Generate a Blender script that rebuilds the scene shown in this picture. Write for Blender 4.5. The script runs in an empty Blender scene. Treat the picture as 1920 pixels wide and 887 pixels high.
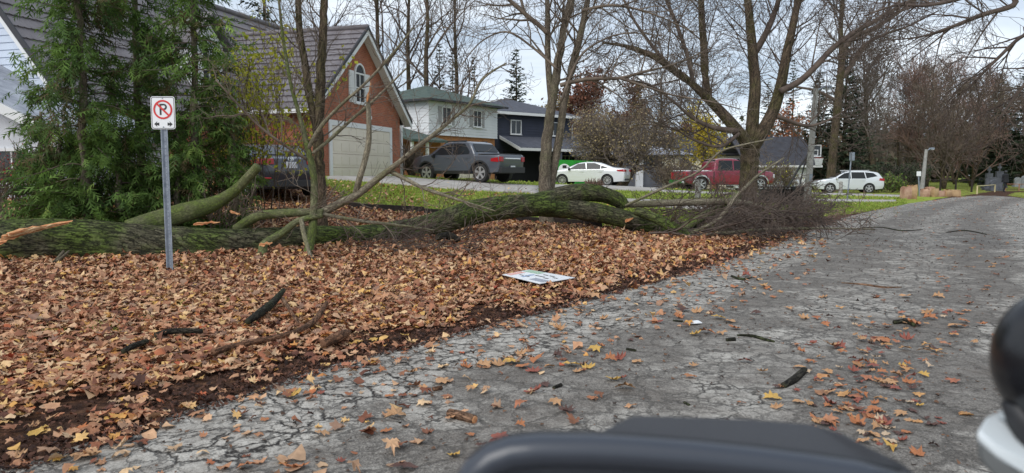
import bpy, bmesh, math, random
import numpy as np
from mathutils import Vector, Matrix, noise
rad = math.radians
scene = bpy.context.scene
col = scene.collection
# ------------------------------------------------------------------ camera
F = 1350.0; CAMZ = 1.5; PITCH = math.atan(118.5 / F)
cam_d = bpy.data.cameras.new('camera'); cam = bpy.data.objects.new('camera', cam_d); col.objects.link(cam)
cam.location = (0, 0, CAMZ); cam.rotation_euler = (math.pi / 2 - PITCH, 0, 0)
cam_d.sensor_width = 36; cam_d.lens = F / 1920 * 36; cam_d.clip_start = 0.02; cam_d.clip_end = 2000
cam_d.dof.use_dof = True; cam_d.dof.focus_distance = 12.0; cam_d.dof.aperture_fstop = 4.6
scene.camera = cam
# ------------------------------------------------------------------ world
SUN_EL, SUN_AZ = 38.0, 215.0
w = bpy.data.worlds.new('World'); scene.world = w; w.use_nodes = True
nt = w.node_tree; nt.nodes.clear()
def N(nt, t, **k):
    n = nt.nodes.new(t)
    for a, b in k.items():
        if a == 'inp':
            for i, v in b.items(): n.inputs[i].default_value = v
        else: setattr(n, a, b)
    return n
sky = N(nt, 'ShaderNodeTexSky', sky_type='NISHITA', sun_disc=False, sun_elevation=rad(SUN_EL), sun_rotation=rad(SUN_AZ))
tc = N(nt, 'ShaderNodeTexCoord')
sep = N(nt, 'ShaderNodeSeparateXYZ'); nt.links.new(tc.outputs['Generated'], sep.inputs[0])
ad = N(nt, 'ShaderNodeMath', operation='ADD', inp={1: 0.14}); nt.links.new(sep.outputs[2], ad.inputs[0])
mx = N(nt, 'ShaderNodeMath', operation='MAXIMUM', inp={1: 0.05}); nt.links.new(ad.outputs[0], mx.inputs[0])
dx = N(nt, 'ShaderNodeMath', operation='DIVIDE'); nt.links.new(sep.outputs[0], dx.inputs[0]); nt.links.new(mx.outputs[0], dx.inputs[1])
dy = N(nt, 'ShaderNodeMath', operation='DIVIDE'); nt.links.new(sep.outputs[1], dy.inputs[0]); nt.links.new(mx.outputs[0], dy.inputs[1])
cb = N(nt, 'ShaderNodeCombineXYZ'); nt.links.new(dx.outputs[0], cb.inputs[0]); nt.links.new(dy.outputs[0], cb.inputs[1])
n1 = N(nt, 'ShaderNodeTexNoise', inp={'Scale': 0.75, 'Detail': 6.0, 'Roughness': 0.52, 'Distortion': 0.35}); nt.links.new(cb.outputs[0], n1.inputs['Vector'])
cr = N(nt, 'ShaderNodeValToRGB'); e = cr.color_ramp.elements
e[0].position = 0.40; e[0].color = (0.40, 0.48, 0.58, 1)
e[1].position = 0.62; e[1].color = (0.78, 0.83, 0.88, 1)
x = cr.color_ramp.elements.new(0.5); x.color = (0.57, 0.64, 0.73, 1)
nt.links.new(n1.outputs['Fac'], cr.inputs[0])
vm = N(nt, 'ShaderNodeVectorMath', operation='SCALE', inp={'Scale': 10.0}); nt.links.new(cr.outputs[0], vm.inputs[0])
mixw = N(nt, 'ShaderNodeMix', data_type='RGBA', inp={0: 0.88}); nt.links.new(sky.outputs[0], mixw.inputs[6]); nt.links.new(vm.outputs[0], mixw.inputs[7])
bg = N(nt, 'ShaderNodeBackground', inp={'Strength': 0.1}); nt.links.new(mixw.outputs[2], bg.inputs[0])
wo = N(nt, 'ShaderNodeOutputWorld'); nt.links.new(bg.outputs[0], wo.inputs[0])
sd = bpy.data.lights.new('sun', 'SUN'); sd.energy = 1.5; sd.angle = rad(42); sd.color = (1, .97, .93)
so = bpy.data.objects.new('sun', sd); col.objects.link(so)
a = rad(SUN_AZ); sdir = Vector((math.sin(a) * math.cos(rad(SUN_EL)), math.cos(a) * math.cos(rad(SUN_EL)), math.sin(rad(SUN_EL))))
so.rotation_euler = sdir.to_track_quat('Z', 'Y').to_euler(); so.location = (0, -5, 20)
scene.view_settings.view_transform = 'Standard'; scene.view_settings.look = 'None'
scene.view_settings.exposure = 0.5; scene.view_settings.gamma = 1
scene.cycles.max_bounces = 6; scene.cycles.transparent_max_bounces = 4
# ------------------------------------------------------------------ geometry of the place
def smooth(x, a, b):
    t = np.clip((x - a) / (b - a), 0, 1); return t * t * (3 - 2 * t)
_EY = [-10, 0, 3.72, 5.55, 7.36, 10.95, 15, 20, 27, 36, 45, 60, 150, 400]
_EX = [-11, -4.7, -2.35, -1.3, .12, 2.85, 5.4, 8.5, 13.2, 20, 27.7, 40, 115, 330]
_SY = [0, 9, 12, 16, 20, 26, 31, 33, 45, 56, 400]
_SS = [.015, .018, .035, .055, .072, .098, .085, .083, .043, .0, .0]
def Ex(y): return np.interp(y, _EY, _EX)
def Rx(y): return np.interp(y, [-10, 0, 10, 20, 30, 38, 45, 50, 400], [2, 7, 13.5, 19.5, 24.7, 28.2, 31.5, 34, 300])
def dist(x, y): return (Ex(y) - x) * .84
def g(x, y):
    d = np.minimum(dist(x, y), 24) - 2
    sp = np.where(d > 6, d, np.log1p(np.exp(np.clip(d * 1.5, -30, 30))) / 1.5)
    return np.interp(y, _SY, _SS) * sp
def ray(px, py):
    fw = Vector((0, math.cos(PITCH), -math.sin(PITCH))); up = Vector((0, math.sin(PITCH), math.cos(PITCH)))
    return fw + Vector((1, 0, 0)) * ((px - 960) / F) - up * ((py - 443.5) / F)
def R(px, py, Y):
    d = ray(px, py); return Vector((0, 0, CAMZ)) + d * (Y / d.y)
def proj(x, y, z):
    dz = z - CAMZ; c, s = math.cos(PITCH), math.sin(PITCH)
    f = y * c - dz * s; u = y * s + dz * c
    return 960 + F * x / f, 443.5 - F * u / f
def hits(px, py):
    px = np.atleast_1d(np.asarray(px, float)); py = np.atleast_1d(np.asarray(py, float))
    u_ = (px - 960) / F; v_ = (py - 443.5) / F; c, s = math.cos(PITCH), math.sin(PITCH)
    dy = c - v_ * s; dx = u_ / dy; dz = (-s - v_ * c) / dy
    y = np.full(len(px), 2.0); live = np.ones(len(px), bool)
    for it in range(420):
        below = CAMZ + dz * y <= g(dx * y, y); live &= ~below
        if not live.any(): break
        y = np.where(live, y * 1.011, y)
    lo = y / 1.011
    for it in range(12):
        m_ = (lo + y) / 2; bl = CAMZ + dz * m_ <= g(dx * m_, m_); y = np.where(bl, m_, y); lo = np.where(bl, lo, m_)
    return np.stack([dx * y, y, g(dx * y, y)], -1)
def hit(px, py, lim=130): return Vector(hits(px, py)[0])
def G(x, y, dz=0): return Vector((x, y, float(g(x, y)) + dz))
# ------------------------------------------------------------------ mesh helpers
def tag(o, label=None, cat=None, group=None, kind=None):
    if label: o['label'] = label
    if cat: o['category'] = cat
    if group: o['group'] = group
    if kind: o['kind'] = kind
    return o
def empty(name, loc=(0, 0, 0), rz=0, label=None, cat=None, group=None):
    o = bpy.data.objects.new(name, None); col.objects.link(o); o.location = loc; o.rotation_euler = (0, 0, rz); o.empty_display_size = .2
    return tag(o, label, cat, group)
class MB:
    def __init__(s): s.v = []; s.f = []; s.m = []; s.uv = []; s.r = []
    def face(s, pts, m=0):
        b = len(s.v); s.v += [tuple(p) for p in pts]; s.f.append(tuple(range(b, b + len(pts)))); s.m.append(m)
    def poly(s, pts, T, m=0):            # prism: outline plus offset vector
        pts = [Vector(p) for p in pts]; T = Vector(T); b = len(s.v); n = len(pts)
        s.v += [tuple(p) for p in pts] + [tuple(p + T) for p in pts]
        s.f.append(tuple(range(b, b + n))[::-1]); s.f.append(tuple(range(b + n, b + 2 * n)))
        for i in range(n): j = (i + 1) % n; s.f.append((b + i, b + j, b + n + j, b + n + i))
        s.m += [m] * (n + 2)
    def box(s, c, d, m=0, rz=0, R=None):
        x, y, z = d[0] / 2, d[1] / 2, d[2] / 2; b = len(s.v); M = R or Matrix.Rotation(rz, 3, 'Z'); c = Vector(c)
        for i in (-x, x):
            for j in (-y, y):
                for k in (-z, z): s.v.append(tuple(c + M @ Vector((i, j, k))))
        for f in ((0, 1, 3, 2), (4, 6, 7, 5), (0, 4, 5, 1), (2, 3, 7, 6), (0, 2, 6, 4), (1, 5, 7, 3)): s.f.append(tuple(b + q for q in f)); s.m.append(m)
    def bb(s, x0, x1, y0, y1, z0, z1, m=0): s.box(((x0 + x1) / 2, (y0 + y1) / 2, (z0 + z1) / 2), (x1 - x0, y1 - y0, z1 - z0), m)
    def tube(s, P, Rr, n=6, cap=True, m=0, uv=False, disp=None):
        P = [Vector(p) for p in P]; b = len(s.v); k = len(P)
        prev = None; L = 0; Ls = []
        for i in range(k):
            t = (P[min(i + 1, k - 1)] - P[max(i - 1, 0)])
            if t.length < 1e-9: t = Vector((0, 0, 1))
            t.normalize()
            if prev is None:
                a = Vector((0, 0, 1)) if abs(t.z) < .9 else Vector((1, 0, 0)); u = t.cross(a).normalized()
            else:
                u = prev - t * prev.dot(t)
                u = u.normalized() if u.length > 1e-6 else t.orthogonal().normalized()
            prev = u; v = t.cross(u)
            if i: L += (P[i] - P[i - 1]).length
            Ls.append(L)
            for j in range(n):
                A = 2 * math.pi * j / n; c, sn = math.cos(A), math.sin(A); r = Rr[i]
                if disp: r = r * disp(c, sn, L, Rr[i])
                s.v.append(tuple(P[i] + (u * c + v * sn) * r))
        for i in range(k - 1):
            for j in range(n):
                q = (j + 1) % n; s.f.append((b + i * n + j, b + i * n + q, b + (i + 1) * n + q, b + (i + 1) * n + j)); s.m.append(m)
                if uv:
                    c0 = Rr[i] * 6.283 / n
                    s.uv += [(j * c0, Ls[i]), ((j + 1) * c0, Ls[i]), ((j + 1) * c0, Ls[i + 1]), (j * c0, Ls[i + 1])]
        if cap and n > 3:
            s.f.append(tuple(range(b, b + n))[::-1]); s.f.append(tuple(range(b + (k - 1) * n, b + k * n))); s.m += [m, m]
            if uv: s.uv += [(0, 0)] * (2 * n)
    def lathe(s, c, ax, prof, n=24, m=0):
        c = Vector(c); ax = Vector(ax).normalized(); u = ax.orthogonal().normalized(); v = ax.cross(u); b = len(s.v); k = len(prof)
        for (h, r) in prof:
            for j in range(n):
                A = 2 * math.pi * j / n; s.v.append(tuple(c + ax * h + (u * math.cos(A) + v * math.sin(A)) * r))
        for i in range(k - 1):
            for j in range(n):
                q = (j + 1) % n; s.f.append((b + i * n + j, b + i * n + q, b + (i + 1) * n + q, b + (i + 1) * n + j)); s.m.append(m)
        s.f.append(tuple(range(b, b + n))[::-1]); s.f.append(tuple(range(b + (k - 1) * n, b + k * n))); s.m += [m, m]
    def build(s, name, mats, parent=None, smooth_deg=None, bevel=0):
        me = bpy.data.meshes.new(name); me.from_pydata(s.v, [], s.f)
        if not isinstance(mats, (list, tuple)): mats = [mats]
        for q in mats: me.materials.append(q)
        if len(mats) > 1: me.polygons.foreach_set('material_index', s.m)
        if s.uv:
            ul = me.uv_layers.new(name='UVMap'); ul.data.foreach_set('uv', np.array(s.uv, dtype='f').ravel())
        me.validate()
        if smooth_deg is not None:
            me.polygons.foreach_set('use_smooth', [True] * len(me.polygons))
            if smooth_deg < 180: me.set_sharp_from_angle(angle=rad(smooth_deg))
        me.update()
        o = bpy.data.objects.new(name, me); col.objects.link(o)
        if parent: o.parent = parent
        if bevel:
            mo = o.modifiers.new('bevel', 'BEVEL'); mo.width = bevel; mo.segments = 2; mo.limit_method = 'ANGLE'; mo.angle_limit = rad(35)
        return o
def np_obj(name, V, Fc, mat, rnd=None, parent=None, sm=False):
    me = bpy.data.meshes.new(name); V = np.asarray(V, dtype=np.float32); Fc = np.asarray(Fc, dtype=np.int32); n, k = Fc.shape
    me.vertices.add(len(V)); me.vertices.foreach_set('co', V.ravel())
    me.loops.add(n * k); me.loops.foreach_set('vertex_index', Fc.ravel())
    me.polygons.add(n); me.polygons.foreach_set('loop_start', np.arange(0, n * k, k, dtype=np.int32)); me.polygons.foreach_set('loop_total', np.full(n, k, dtype=np.int32))
    me.update(calc_edges=True)
    if rnd is not None:
        at = me.attributes.new('rnd', 'FLOAT', 'POINT'); at.data.foreach_set('value', np.asarray(rnd, dtype=np.float32))
    if sm: me.polygons.foreach_set('use_smooth', [True] * n)
    for q in (mat if isinstance(mat, (list, tuple)) else [mat]): me.materials.append(q)
    o = bpy.data.objects.new(name, me); col.objects.link(o)
    if parent: o.parent = parent
    return o
def copy_tree(o, parent=None):
    c = o.copy(); col.objects.link(c); c.parent = parent
    for ch in list(o.children): copy_tree(ch, c)
    return c
# ------------------------------------------------------------------ materials
def new_mat(name):
    m = bpy.data.materials.new(name); m.use_nodes = True; nt = m.node_tree; return m, nt, nt.nodes['Principled BSDF']
def srgb(r, g_, b): return tuple(((c / 255) / 12.92 if c <= 10 else ((c / 255 + .055) / 1.055) ** 2.4) for c in (r, g_, b)) + (1,)
def mat(name, c, rough=.7, c2=None, ns=4.0, bump=0, bs=None, metal=0, coat=0, stretch=(1, 1, 1), spec=.5, lo=.35, hi=.65, detail=5):
    m, nt, p = new_mat(name); L = nt.links.new
    if len(c) == 3: c = tuple(c) + (1,)
    p.inputs['Base Color'].default_value = c; p.inputs['Roughness'].default_value = rough; p.inputs['Metallic'].default_value = metal
    p.inputs['Coat Weight'].default_value = coat; p.inputs['Specular IOR Level'].default_value = spec
    if c2 or bump:
        tc = N(nt, 'ShaderNodeTexCoord'); mp = N(nt, 'ShaderNodeMapping'); mp.inputs['Scale'].default_value = stretch; L(tc.outputs['Object'], mp.inputs[0])
    if c2:
        if len(c2) == 3: c2 = tuple(c2) + (1,)
        n = N(nt, 'ShaderNodeTexNoise', inp={'Scale': ns, 'Detail': detail, 'Roughness': .6}); L(mp.outputs[0], n.inputs['Vector'])
        r = N(nt, 'ShaderNodeValToRGB'); r.color_ramp.elements[0].position = lo; r.color_ramp.elements[1].position = hi
        r.color_ramp.elements[0].color = c; r.color_ramp.elements[1].color = c2; L(n.outputs['Fac'], r.inputs[0]); L(r.outputs[0], p.inputs['Base Color'])
    if bump:
        n2 = N(nt, 'ShaderNodeTexNoise', inp={'Scale': bs or ns * 4, 'Detail': 6.0, 'Roughness': .65}); L(mp.outputs[0], n2.inputs['Vector'])
        b = N(nt, 'ShaderNodeBump', inp={'Strength': min(bump, 1.0), 'Distance': .02}); L(n2.outputs['Fac'], b.inputs['Height']); L(b.outputs[0], p.inputs['Normal'])
    return m
def ramp_mat(name, cols, rough=.8, attr='rnd', trans=0, vary=.25, vs=30, spec=.3):
    """per-leaf attribute picks a colour of the ramp"""
    m, nt, p = new_mat(name); L = nt.links.new
    at = N(nt, 'ShaderNodeAttribute', attribute_name=attr); r = N(nt, 'ShaderNodeValToRGB'); cr = r.color_ramp; cr.interpolation = 'LINEAR'
    while len(cr.elements) < len(cols): cr.elements.new(.5)
    for i, c in enumerate(cols): cr.elements[i].position = i / (len(cols) - 1); cr.elements[i].color = c if len(c) == 4 else tuple(c) + (1,)
    L(at.outputs['Fac'], r.inputs[0])
    tc = N(nt, 'ShaderNodeTexCoord'); n = N(nt, 'ShaderNodeTexNoise', inp={'Scale': vs, 'Detail': 3.0}); L(tc.outputs['Object'], n.inputs['Vector'])
    mr = N(nt, 'ShaderNodeMapRange', inp={1: .3, 2: .7, 3: 1 - vary, 4: 1 + vary}); L(n.outputs['Fac'], mr.inputs[0])
    v = N(nt, 'ShaderNodeVectorMath', operation='SCALE'); L(r.outputs[0], v.inputs[0]); L(mr.outputs[0], v.inputs['Scale'])
    L(v.outputs[0], p.inputs['Base Color']); p.inputs['Roughness'].default_value = rough; p.inputs['Specular IOR Level'].default_value = spec
    if trans:
        tr = N(nt, 'ShaderNodeBsdfTranslucent'); L(v.outputs[0], tr.inputs[0]); ms = N(nt, 'ShaderNodeMixShader', inp={0: trans}); out = nt.nodes['Material Output']
        L(p.outputs[0], ms.inputs[1]); L(tr.outputs[0], ms.inputs[2]); L(ms.outputs[0], out.inputs[0])
    return m
def bark_mat(name, c, dark, moss=None, mossamt=.5, scale=1.0, bump=.6, uv=True, grow=9.0):
    m, nt, p = new_mat(name); L = nt.links.new; tc = N(nt, 'ShaderNodeTexCoord'); mp = N(nt, 'ShaderNodeMapping')
    mp.inputs['Scale'].default_value = (16 * scale, 3.6 * scale, 1) if uv else (16 * scale, 16 * scale, 3.6 * scale)
    L(tc.outputs['UV' if uv else 'Object'], mp.inputs[0])
    fn = N(nt, 'ShaderNodeTexNoise', inp={'Scale': 1.0, 'Detail': 7.0, 'Roughness': .62, 'Distortion': .5}); L(mp.outputs[0], fn.inputs['Vector'])
    sb = N(nt, 'ShaderNodeMath', operation='SUBTRACT', inp={1: .5}); L(fn.outputs['Fac'], sb.inputs[0]); ab = N(nt, 'ShaderNodeMath', operation='ABSOLUTE'); L(sb.outputs[0], ab.inputs[0])
    vo = N(nt, 'ShaderNodeTexVoronoi', feature='DISTANCE_TO_EDGE', inp={'Scale': .8}); mxv = N(nt, 'ShaderNodeMix', data_type='RGBA', inp={0: .5}); L(mp.outputs[0], mxv.inputs[6]); L(fn.outputs['Color'], mxv.inputs[7]); L(mxv.outputs[2], vo.inputs['Vector'])
    vr = N(nt, 'ShaderNodeMapRange', inp={1: 0, 2: .12, 3: .45, 4: 1}); L(vo.outputs['Distance'], vr.inputs[0])
    nr = N(nt, 'ShaderNodeMapRange', inp={1: 0, 2: .042, 3: .04, 4: 1}); L(ab.outputs[0], nr.inputs[0])
    fr = N(nt, 'ShaderNodeMath', operation='MULTIPLY'); L(vr.outputs[0], fr.inputs[0]); L(nr.outputs[0], fr.inputs[1])
    n = N(nt, 'ShaderNodeTexNoise', inp={'Scale': 1.3 if uv else 2.0, 'Detail': 6.0, 'Roughness': .65}); L(tc.outputs['Object'], n.inputs['Vector'])
    base = N(nt, 'ShaderNodeMix', data_type='RGBA', inp={6: c, 7: moss or tuple(min(1, q * 1.35) for q in c[:3]) + (1,)})
    mr = N(nt, 'ShaderNodeMapRange', inp={1: .62 - mossamt * .35, 2: .78 - mossamt * .35}); L(n.outputs['Fac'], mr.inputs[0]); L(mr.outputs[0], base.inputs[0])
    f = N(nt, 'ShaderNodeTexNoise', inp={'Scale': 30.0, 'Detail': 4.0}); L(tc.outputs['Object'], f.inputs['Vector'])
    mr2 = N(nt, 'ShaderNodeMapRange', inp={1: .3, 2: .7, 3: .6, 4: 1.4}); L(f.outputs['Fac'], mr2.inputs[0])
    sc = N(nt, 'ShaderNodeVectorMath', operation='SCALE'); L(base.outputs[2], sc.inputs[0]); L(mr2.outputs[0], sc.inputs['Scale'])
    fin = N(nt, 'ShaderNodeMix', data_type='RGBA', inp={6: dark}); L(fr.outputs[0], fin.inputs[0]); L(sc.outputs[0], fin.inputs[7])
    L(fin.outputs[2], p.inputs['Base Color']); p.inputs['Roughness'].default_value = .9; p.inputs['Specular IOR Level'].default_value = .2
    b = N(nt, 'ShaderNodeBump', inp={'Strength': bump, 'Distance': .02}); L(fr.outputs[0], b.inputs['Height']); L(b.outputs[0], p.inputs['Normal'])
    return m
M = {}
M['bark_green'] = bark_mat('bark_green', srgb(74, 78, 52), srgb(24, 24, 20), srgb(84, 104, 44), .75)
M['bark_log'] = bark_mat('bark_log', srgb(92, 88, 70), srgb(36, 35, 28), srgb(84, 98, 46), .7, 1.0, .9)
M['bark_grey'] = bark_mat('bark_grey', srgb(118, 108, 94), srgb(72, 64, 56), srgb(100, 98, 74), .4, .9, .35)
M['bark_brown'] = bark_mat('bark_brown', srgb(98, 84, 70), srgb(38, 32, 28), srgb(84, 80, 52), .5, .8, .6)
M['bark_smooth'] = bark_mat('bark_smooth', srgb(136, 128, 110), srgb(90, 84, 70), srgb(112, 112, 78), .4, 1.8, .4)
M['bark_moss'] = bark_mat('bark_moss', srgb(116, 114, 88), srgb(74, 76, 54), srgb(92, 104, 52), .65, 1.6, .4)
M['twig'] = mat('twig', srgb(124, 110, 96), .85, srgb(86, 74, 64), 3)
M['twig_dark'] = mat('twig_dark', srgb(98, 84, 74), .85, srgb(68, 56, 50), 3)
M['twig_far'] = mat('twig_far', srgb(126, 114, 106), .9, srgb(96, 86, 80), 1)
M['twig_red'] = mat('twig_red', srgb(138, 112, 100), .9, srgb(110, 86, 78), 1)
M['wood_raw'] = mat('wood_raw', srgb(206, 160, 112), .8, srgb(178, 104, 62), 6, .5, 30, stretch=(1, 6, 6))
M['wood_dark'] = mat('wood_dark', srgb(52, 42, 36), .9, srgb(28, 24, 22), 5, .5)
M['white'] = mat('white_paint', (.75, .76, .76), .5, (.62, .63, .63), 2)
M['white_trim'] = mat('white_trim', (.7, .7, .69), .5)
M['glass'] = mat('window_glass', (.035, .04, .045), .06)
M['carglass'] = mat('car_glass', (.018, .021, .024), .05, spec=.28)
M['black'] = mat('black_plastic', (.02, .02, .022), .5)
M['tyre'] = mat('tyre_rubber', (.02, .02, .02), .8)
M['alloy'] = mat('alloy', (.6, .6, .62), .3, metal=.8)
M['chrome'] = mat('chrome', (.7, .7, .7), .15, metal=1)
M['galv'] = mat('galvanised_steel', srgb(150, 158, 168), .5, srgb(118, 126, 138), 14, metal=.3)
M['concrete'] = mat('concrete', srgb(176, 172, 166), .9, srgb(150, 146, 138), 2, .3, 40)
M['red_lamp'] = mat('red_lamp', (.35, .015, .02), .15)
M['lamp_white'] = mat('head_lamp', (.6, .62, .65), .1)
# ================================================================== GROUND
rng = np.random.default_rng(7); random.seed(7)
_BX = [-400, 560, 620, 660, 900, 1130, 1300, 1440, 1600, 1700, 1790, 1900, 1990, 3000]
STRIPS = []
def in_strip(px, py):
    r = np.zeros(len(px), bool)
    for A, B in STRIPS:
        a = np.interp(px, [q[0] for q in A], [q[1] for q in A]); b = np.interp(px, [q[0] for q in B], [q[1] for q in B]); r |= (px > A[0][0]) & (px < A[-1][0]) & (py > a - .5) & (py < b + .5)
    return r
_BY = [300, 330, 352, 392, 412, 428, 430, 418, 401, 384, 369, 369, 380, 400]
def lawn_at(x, y, z):
    px, py = proj(x, np.maximum(y, .5), z); b = np.interp(px, _BX, _BY)
    v = smooth(b - py, 0, 3) * (y > 6); return v
def make_ground():
    xs = np.concatenate([np.arange(-160, -30, 5), np.arange(-30, 40, .4), np.arange(40, 340, 6)])
    ys = np.concatenate([np.arange(-12, 60, .4), np.arange(60, 120, 2), np.arange(120, 420, 12)])
    X, Y = np.meshgrid(xs, ys); Z = g(X, Y)
    lump = np.array([noise.noise(Vector((a * .9, b * .9, 0))) for a, b in zip(X.ravel(), Y.ravel())]).reshape(X.shape)
    onroad = smooth(dist(X, Y), .3, -.1) * smooth(Rx(Y) - X, -.5, 0) * (Y < 50)
    Z2 = Z + lump * .035 * (1 - onroad) * smooth(Y, 0, 10) - .05 * onroad
    lw = lawn_at(X, Y, Z); rr = smooth(X - Rx(Y), 0, .8)
    lw = np.maximum(lw * (dist(X, Y) > 0), rr)
    lw = np.where(Y > 46, np.minimum(lw, .52), lw)
    ny, nx = X.shape; idx = np.arange(nx * ny).reshape(ny, nx)
    Fc = np.stack([idx[:-1, :-1], idx[:-1, 1:], idx[1:, 1:], idx[1:, :-1]], -1).reshape(-1, 4)
    m, nt, p = new_mat('ground_soil_grass'); L = nt.links.new
    at = N(nt, 'ShaderNodeAttribute', attribute_name='rnd'); tc = N(nt, 'ShaderNodeTexCoord')
    def nz(s, d=5, r=.6):
        n = N(nt, 'ShaderNodeTexNoise', inp={'Scale': s, 'Detail': d, 'Roughness': r}); L(tc.outputs['Object'], n.inputs['Vector']); return n.outputs['Fac']
    def ramp(f, cols):
        r = N(nt, 'ShaderNodeValToRGB'); 
        while len(r.color_ramp.elements) < len(cols): r.color_ramp.elements.new(.5)
        for i, (pp, c) in enumerate(cols): r.color_ramp.elements[i].position = pp; r.color_ramp.elements[i].color = c
        L(f, r.inputs[0]); return r.outputs[0]
    soil = ramp(nz(9, 8, .7), [(.3, srgb(34, 26, 22)), (.5, srgb(70, 50, 40)), (.62, srgb(100, 72, 54)), (.75, srgb(128, 94, 66))])
    grass = ramp(nz(5, 8, .75), [(.3, srgb(108, 120, 50)), (.46, srgb(138, 152, 64)), (.58, srgb(156, 168, 76)), (.72, srgb(172, 164, 100))])
    big = ramp(nz(.35, 3), [(.42, srgb(255, 255, 255)), (.62, srgb(190, 200, 150))])
    gm = N(nt, 'ShaderNodeMix', data_type='RGBA', blend_type='MULTIPLY', inp={0: .6}); L(grass, gm.inputs[6]); L(big, gm.inputs[7])
    ma = N(nt, 'ShaderNodeMath', operation='ADD'); L(at.outputs['Fac'], ma.inputs[0]); L(nz(2.5), ma.inputs[1])
    mr = N(nt, 'ShaderNodeMapRange', inp={1: .85, 2: 1.1}); L(ma.outputs[0], mr.inputs[0])
    mm = N(nt, 'ShaderNodeMix', data_type='RGBA'); L(mr.outputs[0], mm.inputs[0]); L(soil, mm.inputs[6]); L(gm.outputs[2], mm.inputs[7])
    L(mm.outputs[2], p.inputs['Base Color']); p.inputs['Roughness'].default_value = .95; p.inputs['Specular IOR Level'].default_value = .1
    b = N(nt, 'ShaderNodeBump', inp={'Strength': .8, 'Distance': .04}); L(nz(25, 6), b.inputs['Height']); L(b.outputs[0], p.inputs['Normal'])
    o = np_obj('ground', np.stack([X.ravel(), Y.ravel(), Z2.ravel()], -1), Fc, m, rnd=lw.ravel(), sm=True); tag(o, kind='structure')
make_ground()
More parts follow.
